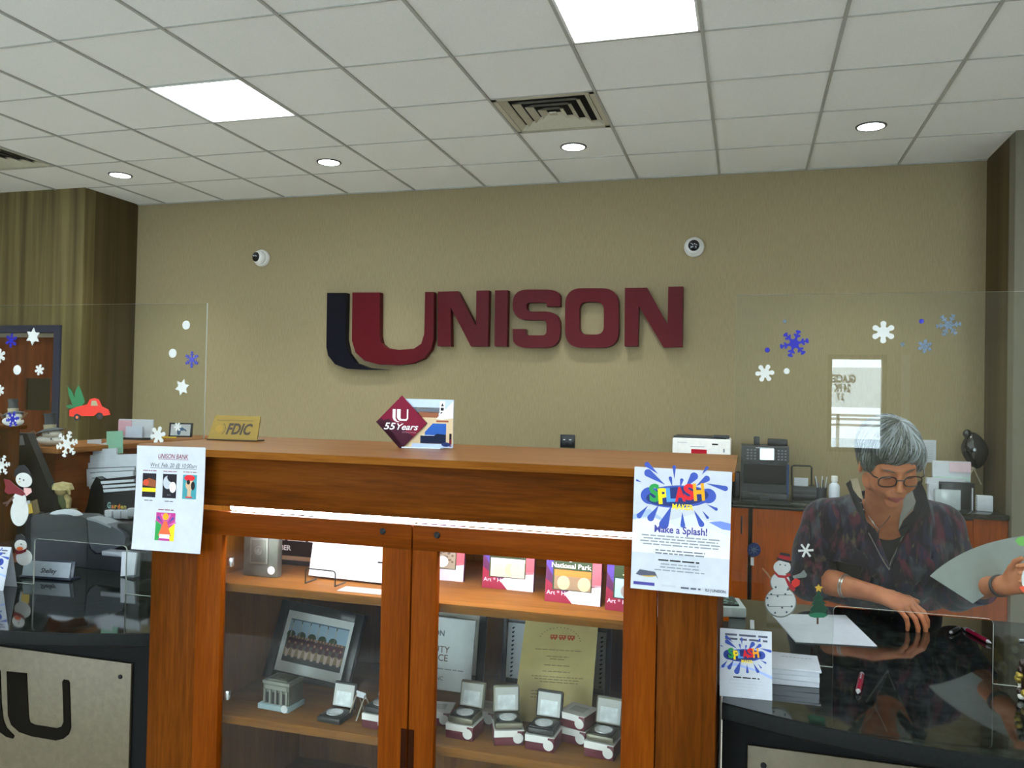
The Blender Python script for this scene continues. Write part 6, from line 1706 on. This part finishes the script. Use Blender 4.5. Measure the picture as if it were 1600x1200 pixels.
def fabric():
    m, nt, b = nodes('jacket_print')
    N, L = nt.nodes, nt.links
    tc = N.new('ShaderNodeTexCoord'); mp = N.new('ShaderNodeMapping'); mp.inputs['Scale'].default_value = (1.6, 1, .6); mp.inputs['Rotation'].default_value = (0, R(18), 0)
    L.new(tc.outputs['Object'], mp.inputs[0])
    base = srgb('1e1722'); prev = None
    layers = [(17, 'a', '5a2838', .51, .62), (15, 'b', '4a5056', .55, .66), (21, 'c', '2a2840', .54, .62), (30, 'd', '5a523c', .60, .68)]
    col = None
    for sc, k, hx, lo, hi in layers:
        n = N.new('ShaderNodeTexNoise'); n.inputs['Scale'].default_value = sc; n.inputs['Detail'].default_value = 3; n.inputs['Distortion'].default_value = .8
        n.noise_dimensions = '4D'; n.inputs['W'].default_value = ord(k) * 3.1
        L.new(mp.outputs[0], n.inputs['Vector'])
        mr = N.new('ShaderNodeMapRange'); mr.inputs['From Min'].default_value = lo; mr.inputs['From Max'].default_value = hi
        L.new(n.outputs['Fac'], mr.inputs['Value'])
        mx = N.new('ShaderNodeMixRGB'); L.new(mr.outputs[0], mx.inputs[0])
        if col is None: mx.inputs[1].default_value = (*base, 1)
        else: L.new(col, mx.inputs[1])
        mx.inputs[2].default_value = (*srgb(hx), 1); col = mx.outputs[0]
    L.new(col, b.inputs['Base Color']); b.inputs['Roughness'].default_value = .85; b.inputs['Specular IOR Level'].default_value = .2
    b.inputs['Sheen Weight'].default_value = .15
    return m
m_jk = fabric()
f = Field((XT - .42, 2.60, .905), (XT + .46, 3.20, 1.36), .0036)
torso(f, .016)
f.cone(sR + Vector((.03, 0, -.005)), NB + Vector((0, .01, .0)), .060, .066, .05); f.cone(sL + Vector((-.03, 0, -.005)), NB + Vector((0, .01, .0)), .060, .066, .05)
f.cone(sR, sR.lerp(eR, .55), .064, .066, .045); f.cone(sR.lerp(eR, .5), eR + Vector((0, 0, -.01)), .066, .066, .03); f.cone(eR, eR.lerp(wR, .30), .064, .060, .02)
f.cone(sL, sL.lerp(eL, .55), .064, .064, .045); f.cone(sL.lerp(eL, .5), eL, .064, .062, .03); f.cone(eL, eL.lerp(wL, .55), .060, .050, .02)
# soft folds
rf = random.Random(5)
for (a, b) in ((sR, eR), (sL, eL)):
    for k in range(3):
        c = a.lerp(b, .55 + .17 * k); f.cone(c + Vector((-.06, -.07, .02)), c + Vector((.06, -.07, -.015)), .003, .003, .010, sub=True)
for x0, z0, x1, z1 in ((-.13, 1.20, -.05, 1.02), (.14, 1.18, .06, .99), (-.15, 1.02, -.02, .96), (.15, 1.02, .03, .94)):
    y0 = 2.765; f.cone((XT + x0, y0, z0), (XT + x1, y0 - .01, z1), .004, .004, .014, sub=True)
# neck opening and the crossed V front
zv = P(1389, 884, Y=2.77).z; xv = P(1389, 884, Y=2.77).x
sl, X = f.block((XT - .3, 2.5, zv - .02), (XT + .3, 2.93, 1.40))
hw = np.clip((X[..., 2] - zv), -1, .24) * .40
dV = np.abs(X[..., 0] - xv - .02 * np.clip((X[..., 2] - zv) * 3, 0, 1)) - hw
dV = np.maximum(dV * .9, X[..., 1] - 2.86)
f.mix(sl, dV.astype(np.float32), .006, sub=True)
f.ell((NB.x, 2.80, NB.z + .045), (.086, .100, .085), .012, sub=True)
# cut the cuffs square
def cut(p, d, r=.070):
    d = d.normalized(); sl, X = f.block(np.array(p) - .11, np.array(p) + .11)
    v = X - np.array(p); along = v @ np.array(d); rad = np.linalg.norm(v - along[..., None] * np.array(d), axis=-1)
    f.mix(sl, np.maximum(np.maximum(-along, rad - r), along - .10).astype(np.float32), .003, sub=True)
cR = eR.lerp(wR, .30); cut(cR, wR - eR)
cL = eL.lerp(wL, .60); cut(cL, wL - eL)
jk, VJ, QJ = f.build('jacket', m_jk, wo, 3, OW)
tj = BVHTree.FromPolygons([Vector(v) for v in VJ], [tuple(q) for q in QJ])
def on(tree_, px, py, lift=.002, y=2.4):
    """point of a surface seen past a photo position, lifted off it"""
    a = Vector(EYE.tolist()); d = (P(px, py, Y=y) - a).normalized()
    h_, n_, i_, dd = tree_.ray_cast(a + d * 1.5, d)
    if h_ is None: return None
    if n_.dot(d) > 0: n_ = -n_
    return h_ + n_ * lift
def strip(name, tree_, left, right, m, lift=.003, th=.0015):
    L_, R_ = [], []
    for (a, b) in zip(left, right):
        p, q = on(tree_, *a, lift), on(tree_, *b, lift)
        if p and q: L_.append(p); R_.append(q)
    mb = MB(T(-OW[0], -OW[1], 0)); n = len(L_)
    if n < 2: return None
    vs = [tuple(p) for pr in zip(L_, R_) for p in pr]; vs2 = [(x, y - th, z) for x, y, z in vs]
    fs = [(2 * i, 2 * i + 1, 2 * i + 3, 2 * i + 2) for i in range(n - 1)]
    mb.raw(vs2, fs, m).raw(vs, [q[::-1] for q in fs], m)
    edge = [2 * i for i in range(n)] + [2 * i + 1 for i in range(n)][::-1]
    mb.raw(vs + vs2, [(edge[i], edge[(i + 1) % len(edge)], edge[(i + 1) % len(edge)] + 2 * n, edge[i] + 2 * n) for i in range(len(edge))], m)
    return mb.build(name, wo)

# collar: stands round the neck and folds open as lapels
def ptube(name, pts, r, m, parent=None, seg=8):
    pts = [p for p in pts if p is not None]
    return MB(T(-OW[0], -OW[1], 0)).tube(pts, r, m, seg=seg).build(name, parent or wo)
m_lin = mat('grey_lining', '8d8a84', .8); m_colk = mat('black_collar', '17151a', .85)
def collar(side):
    mb = MB(T(-OW[0], -OW[1], 0)); n = 12; vs = []
    inner = []
    for i in range(n + 1):
        a = i / n
        # from nape round the side to the chest
        ang = R(90) - side * -1 * R(8) if False else None
        th = PI / 2 - a * PI * .62
        cx_, cy_ = NB.x + side * (.088 * math.cos(th)), 2.845 + .075 * math.sin(th)
        zb_ = NB.z + .035 - .030 * a; zt_ = NB.z + .085 - .035 * a
        fl = .006 + .022 * a
        inner.append(((cx_, cy_, zb_), (cx_ + side * fl * math.cos(th), cy_ + fl * math.sin(th) * .5 - .01 * a, zt_)))
    for p, q in inner: vs += [p, q]
    k = len(vs)
    vs += [(x + side * .003, y + .001, z) for x, y, z in vs]
    fs = [(2 * i, 2 * i + 1, 2 * i + 3, 2 * i + 2) for i in range(n)]
    mb.raw(vs[:k], fs, m_lin if side > 0 else mat('cream_lining', 'a89a80', .8)).raw(vs[k:], [q[::-1] for q in fs], m_jk)
    return mb.build('collar', wo)
def lap(name, pts, m, back=None, th=.003):
    vs = [Vector(tuple(P(x, y_, Y=yy))) for x, y_, yy in pts]; n = len(vs)
    mb = MB(T(-OW[0], -OW[1], 0)); b2 = [v + Vector((0, th, 0)) for v in vs]
    mb.raw([tuple(v) for v in vs], [list(range(n))[::-1]], m).raw([tuple(v) for v in b2], [list(range(n))], back or m)
    mb.raw([tuple(v) for v in vs + b2], [(i, (i + 1) % n, n + (i + 1) % n, n + i) for i in range(n)], m)
    return mb.build(name, wo, smooth=0)
lap('collar', [(1410, 778, 2.735), (1424, 762, 2.76), (1431, 784, 2.745), (1427, 796, 2.738), (1411, 812, 2.728), (1404, 828, 2.722)], m_lin)
lap('collar', [(1424, 762, 2.762), (1438, 750, 2.80), (1447, 770, 2.79), (1454, 800, 2.765), (1434, 812, 2.735), (1409, 840, 2.718), (1404, 829, 2.724), (1412, 813, 2.731), (1428, 797, 2.741), (1432, 785, 2.75)], m_colk)
lap('collar', [(1329, 749, 2.80), (1340, 747, 2.77), (1346, 768, 2.745), (1349, 782, 2.735), (1341, 776, 2.745), (1333, 764, 2.77)], mat('cream_lining', 'a89a80', .8))
lap('collar', [(1322, 756, 2.82), (1329, 750, 2.80), (1333, 765, 2.772), (1341, 777, 2.748), (1350, 800, 2.728), (1358, 828, 2.715), (1348, 812, 2.73), (1334, 786, 2.765)], m_colk)
# piping along the V, necklace, lanyard
pp = mat('piping_grey', '77706a', .6)
ptube('piping', [on(tj, x, y, .002) for x, y in ((1389, 890), (1393, 878), (1399, 866), (1406, 850), (1413, 836), (1420, 822))], .0016, pp)
ptube('piping', [on(tj, x, y, .002) for x, y in ((1389, 890), (1382, 880), (1374, 866), (1366, 850), (1357, 832))], .0016, pp)
tt_ = BVHTree.FromObject([o for o in C.objects if o.name == 'black_top'][0], bpy.context.evaluated_depsgraph_get())
def on2(px, py, lift=.003):
    a = Vector(EYE.tolist()); d = (P(px, py, Y=2.4) - a).normalized(); best = None
    for tr, off in ((tree, 0), (tt_, 1)):
        s0 = a + d * 1.5 - (Vector(OW) if off else Vector((0, 0, 0)))
        h_, n_, i_, dd = tr.ray_cast(s0, d)
        if h_ is not None and (best is None or dd < best[0]):
            best = (dd, (h_ + (Vector(OW) if off else Vector((0, 0, 0)))) - d * lift)
    return best[1] if best else None
nk = mat('necklace_silver', 'c9c6bd', .25, .9)
ptube('necklace', [on2(x, y) for x, y in ((1357, 806), (1361, 812), (1367, 820), (1373, 827), (1379, 821), (1386, 813), (1391, 806))], .0013, nk)
ptube('necklace_pendant', [on2(x, y) for x, y in ((1373, 827), (1372.5, 834), (1372, 842))], .0018, nk)
lan = [on2(x, y, .004) for x, y in ((1337, 752), (1339, 762), (1341, 772), (1344, 782), (1347, 792), (1350, 802))]
lan = [p for p in lan if p]
if len(lan) > 2:
    lo_ = ptube('lanyard', lan, .0055, mat('lanyard_black', '14141c', .7))
    mb = MB(T(-OW[0], -OW[1], 0))
    for a, b in zip(lan, lan[1:]): mb.ball(tuple(a.lerp(b, .5) + Vector((0, -.004, 0))), (.0035, .003, .005), m_paper, seg=8, rings=6)
    mb.build('lanyard_print', lo_)
q_ = on(tj, 1409, 837, .004)
if q_: MB(T(-OW[0], -OW[1], 0) @ T(*q_) @ RY(R(-25))).box(-.014, .014, -.003, .003, -.005, .005, m_sil, .002).build('name_badge', wo)

# wrist things
def band(p, d, r, w_, m, name, tilt=0.0):
    d = d.normalized(); Mx = T(-OW[0], -OW[1], 0) @ T(*p) @ d.to_track_quat('Z', 'Y').to_matrix().to_4x4()
    return MB(Mx).lathe([(r, -w_ / 2), (r + .002, -w_ / 2), (r + .003, 0), (r + .002, w_ / 2), (r, w_ / 2), (r - .001, 0), (r, -w_ / 2)], m, seg=28, cap=False).build(name, wo)
for k, off in enumerate((.555, .585)): band(eR.lerp(wR, off), wR - eR, .0345 - .002 * k, .006, mat('bracelet_silver', 'b7b9b4', .3, .8), 'bracelet')
band(eL.lerp(wL, .97), wL - eL, .0285, .014, mat('watch_strap', '4a4644', .5), 'watch_strap')

# ---- glasses (head frame)
Mg = T(-OW[0], -OW[1], 0) @ MH
gm = mat('tortoise_frame', '1f1512', .25)
gb_ = MB(Mg)
def lens_ring(s_, n=24):
    return [(s_ * .0345 + .0245 * math.copysign(abs(math.cos(a)) ** .75, math.cos(a)), -.1005 + .12 * (abs(.0345 + .0245 * math.cos(a) * s_) - .012) ** 1 * .5, -.0045 + .0165 * math.copysign(abs(math.sin(a)) ** .75, math.sin(a))) for a in [2 * PI * i / n for i in range(n + 1)]]
for s_ in (-1, 1):
    gb_.tube(lens_ring(s_), .0019, gm, seg=8, cap=False)
    gb_.tube([(s_ * .0590, -.092, .004), (s_ * .069, -.085, .006), (s_ * .0765, -.055, .008), (s_ * .080, .010, .010), (s_ * .078, .03, -.005)], .0019, gm, seg=8)
gb_.tube([(-.0105, -.1015, .001), (-.004, -.1075, .004), (.004, -.1075, .004), (.0105, -.1015, .001)], .0020, gm, seg=8)
gl_ = gb_.build('glasses', wo)
lz = MB(Mg)
for s_ in (-1, 1):
    ring = lens_ring(s_)[:-1]; lz.raw(ring, [list(range(len(ring)))], clear('lens_glass', (.97, .97, .97), .05))
lz.build('lenses', gl_, smooth=0)
# earrings
for s_ in (-1,):
    MB(Mg).ball((s_ * .079, .006, -.036), (.003, .003, .006), nk, seg=10, rings=8).build('earring', wo)
# eyebrows and lashes
eb = mat('brow_hair', '6f6258', .9)
for s_ in (-1, 1):
    pts = []
    for k in range(6):
        x = s_ * (.014 + .0065 * k); z = .021 + .004 * math.sin(PI * k / 6)
        h_, n_, i_, dd = tree.ray_cast(MH @ Vector((x, -.14, z)), (MH.to_3x3() @ Vector((0, 1, 0))).normalized())
        if h_: pts.append(h_ + Vector((0, -.0005, 0)))
    if len(pts) > 2: MB(T(-OW[0], -OW[1], 0)).tube(pts, [.0016] + [.0024] * (len(pts) - 2) + [.001], eb, seg=6).build('eyebrow', wo)
    pts = []
    for k in range(6):
        x = s_ * (.021 + .0045 * k); z = -.0015
        h_, n_, i_, dd = tree.ray_cast(MH @ Vector((x, -.14, z)), (MH.to_3x3() @ Vector((0, 1, 0))).normalized())
        if h_: pts.append(h_ + (MH.to_3x3() @ Vector((0, -.0008, 0))))
    if len(pts) > 2: MB(T(-OW[0], -OW[1], 0)).tube(pts, .0010, mat('lashes', '2a1c18', .8), seg=6).build('eyelashes', wo)

# ---- hair: a cap with strands laid over it
g = Field((-.12, -.13, -.12), (.12, .15, .16), .003)
g.ell((0, .022, .044), (.083, .099, .081), .02)
g.ell((0, .060, -.010), (.074, .062, .070), .03)
g.ell((.0, -.045, .072), (.066, .050, .038), .02)
for s_ in (-1, 1): g.ell((s_ * .066, -.012, .022), (.020, .045, .040), .015)
# face opening and ears
g.ell((0.016, -.115, -.026), (.066, .068, .078), .008, sub=True)
g.ell((-.085, .006, -.030), (.030, .034, .030), .006, sub=True); g.ell((.085, .006, -.036), (.030, .034, .028), .006, sub=True)
g.ell((0, -.03, -.075), (.09, .085, .06), .01, sub=True)
mh = [mat('hair_base', '54544c', .6, noise=.35, scale=90, stretch=(1, 1, .2)), mat('hair_dark', '44453e', .5), mat('hair_mid', '6d6f68', .45), mat('hair_silver', '9a9da2', .4), mat('hair_white', 'bcc0c8', .4)]
V, Q = g.mesh()
Vw = np.array([tuple(MH @ Vector(v)) for v in V])
hb = MB(T(-OW[0], -OW[1], 0)); hb.raw([tuple(v) for v in Vw], [tuple(int(i) for i in q) for q in Q], mh[0])
hair = hb.build('hair', wo, smooth=180)
# sort strands by shade, one mesh each lock colour
th = BVHTree.FromPolygons([Vector(v) for v in V], [tuple(int(i) for i in q) for q in Q])
rs_ = random.Random(11); locks = {1: MB(Mg), 2: MB(Mg), 3: MB(Mg), 4: MB(Mg)}
crown = Vector((.030, .030, .118))
for n_ in range(3600):
    a = rs_.uniform(0, 2 * PI); st = rs_.uniform(0, .75)
    # start on the cap, comb away from the crown; the fringe sweeps to her left
    d0 = Vector((math.cos(a), math.sin(a), 0))
    p = crown + d0 * .11 * st + Vector((0, 0, .02))
    c0 = Vector((0, .022, .03))
    h_, nn, i_, dd = th.ray_cast(c0 + (p - c0) * 3, -(p - c0).normalized())
    if h_ is None: continue
    p = h_; pts = [p + nn * .001]; dr = d0.copy()
    ln = rs_.randint(7, 11); lift = rs_.uniform(.0005, .0080)
    for k in range(ln):
        w_ = Vector((rs_.uniform(-.3, .3), rs_.uniform(-.3, .3), rs_.uniform(-.1, .1)))
        sweep = (Vector((-.50, -.22, 0)) if p.x < .035 else Vector((.25, -.2, -.1))) if p.y < .02 else Vector((0, .2, 0))
        dr = (dr + sweep * .22 + Vector((0, 0, -.28)) + w_ * .6)
        dr = dr - nn * dr.dot(nn); dr.normalize()
        q = p + dr * .0135
        hh, n2, i2, d2 = th.find_nearest(q)
        if hh is None: break
        if (hh - q).length > .007:
            pts.append(q + nn * lift * .4)
            if p.y < -.02: pts.append(q + nn * lift * .3 + (dr * .4 + Vector((0, .1, -1))).normalized() * rs_.uniform(.004, .022))
            break
        p, nn = hh, n2
        pts.append(p + nn * lift * math.sin(PI * min(1, (k + 1) / ln) ** .8))
    if len(pts) < 4: continue
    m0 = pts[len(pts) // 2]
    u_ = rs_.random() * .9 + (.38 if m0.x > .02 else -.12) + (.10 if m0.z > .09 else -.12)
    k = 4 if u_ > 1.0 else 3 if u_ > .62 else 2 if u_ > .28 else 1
    r0 = rs_.uniform(.0009, .0016)
    locks[k].tube(pts, [r0 * .6] + [r0] * (len(pts) - 2) + [r0 * .25], mh[k], seg=4, cap=False)
for k, nm in ((1, 'dark_strands'), (2, 'grey_strands'), (3, 'silver_strands'), (4, 'white_strands')):
    so = locks[k].build(nm, hair, smooth=60); so['kind'] = 'stuff'

# ---- the sheet she holds
cs = {}
rows, cols_ = 12, 16
A_, B_, D_, C2 = (1453, 900, 2.66), (1520, 943, 2.625), (1618, 834, 2.66), (1640, 880, 2.64)
vs = []
for i in range(rows + 1):
    v = i / rows
    for j in range(cols_ + 1):
        u = j / cols_
        px = (A_[0] * (1 - v) + B_[0] * v) * (1 - u) + (D_[0] * (1 - v) + C2[0] * v) * u
        py = (A_[1] * (1 - v) + B_[1] * v) * (1 - u) + (D_[1] * (1 - v) + C2[1] * v) * u - math.sin(PI * u ** .8) * 16 * (1 - v) - math.sin(PI * u) * 6 * v
        yy = (A_[2] * (1 - v) + B_[2] * v) * (1 - u) + (D_[2] * (1 - v) + C2[2] * v) * u + .020 * math.sin(PI * u) - .010 * math.sin(PI * v) * (1 - u)
        vs.append(tuple(P(px, py, Y=yy)))
k = cols_ + 1
fs = [(i * k + j, (i + 1) * k + j, (i + 1) * k + j + 1, i * k + j + 1) for i in range(rows) for j in range(cols_)]
c0 = Vector(vs[len(vs) // 2])
mb = MB(T(*-c0)).raw(vs, fs, mat('held_paper_shaded', '8e928e', .85)).raw([(x, y + .0008, z) for x, y, z in vs], [q[::-1] for q in fs], mat('held_paper_shaded', '8e928e', .85))  # shade on the sheet is put into its grey base colour
tag(mb.build('held_sheet', smooth=60, loc=c0), "large curved sheet of paper held in the woman's left hand", 'paper')
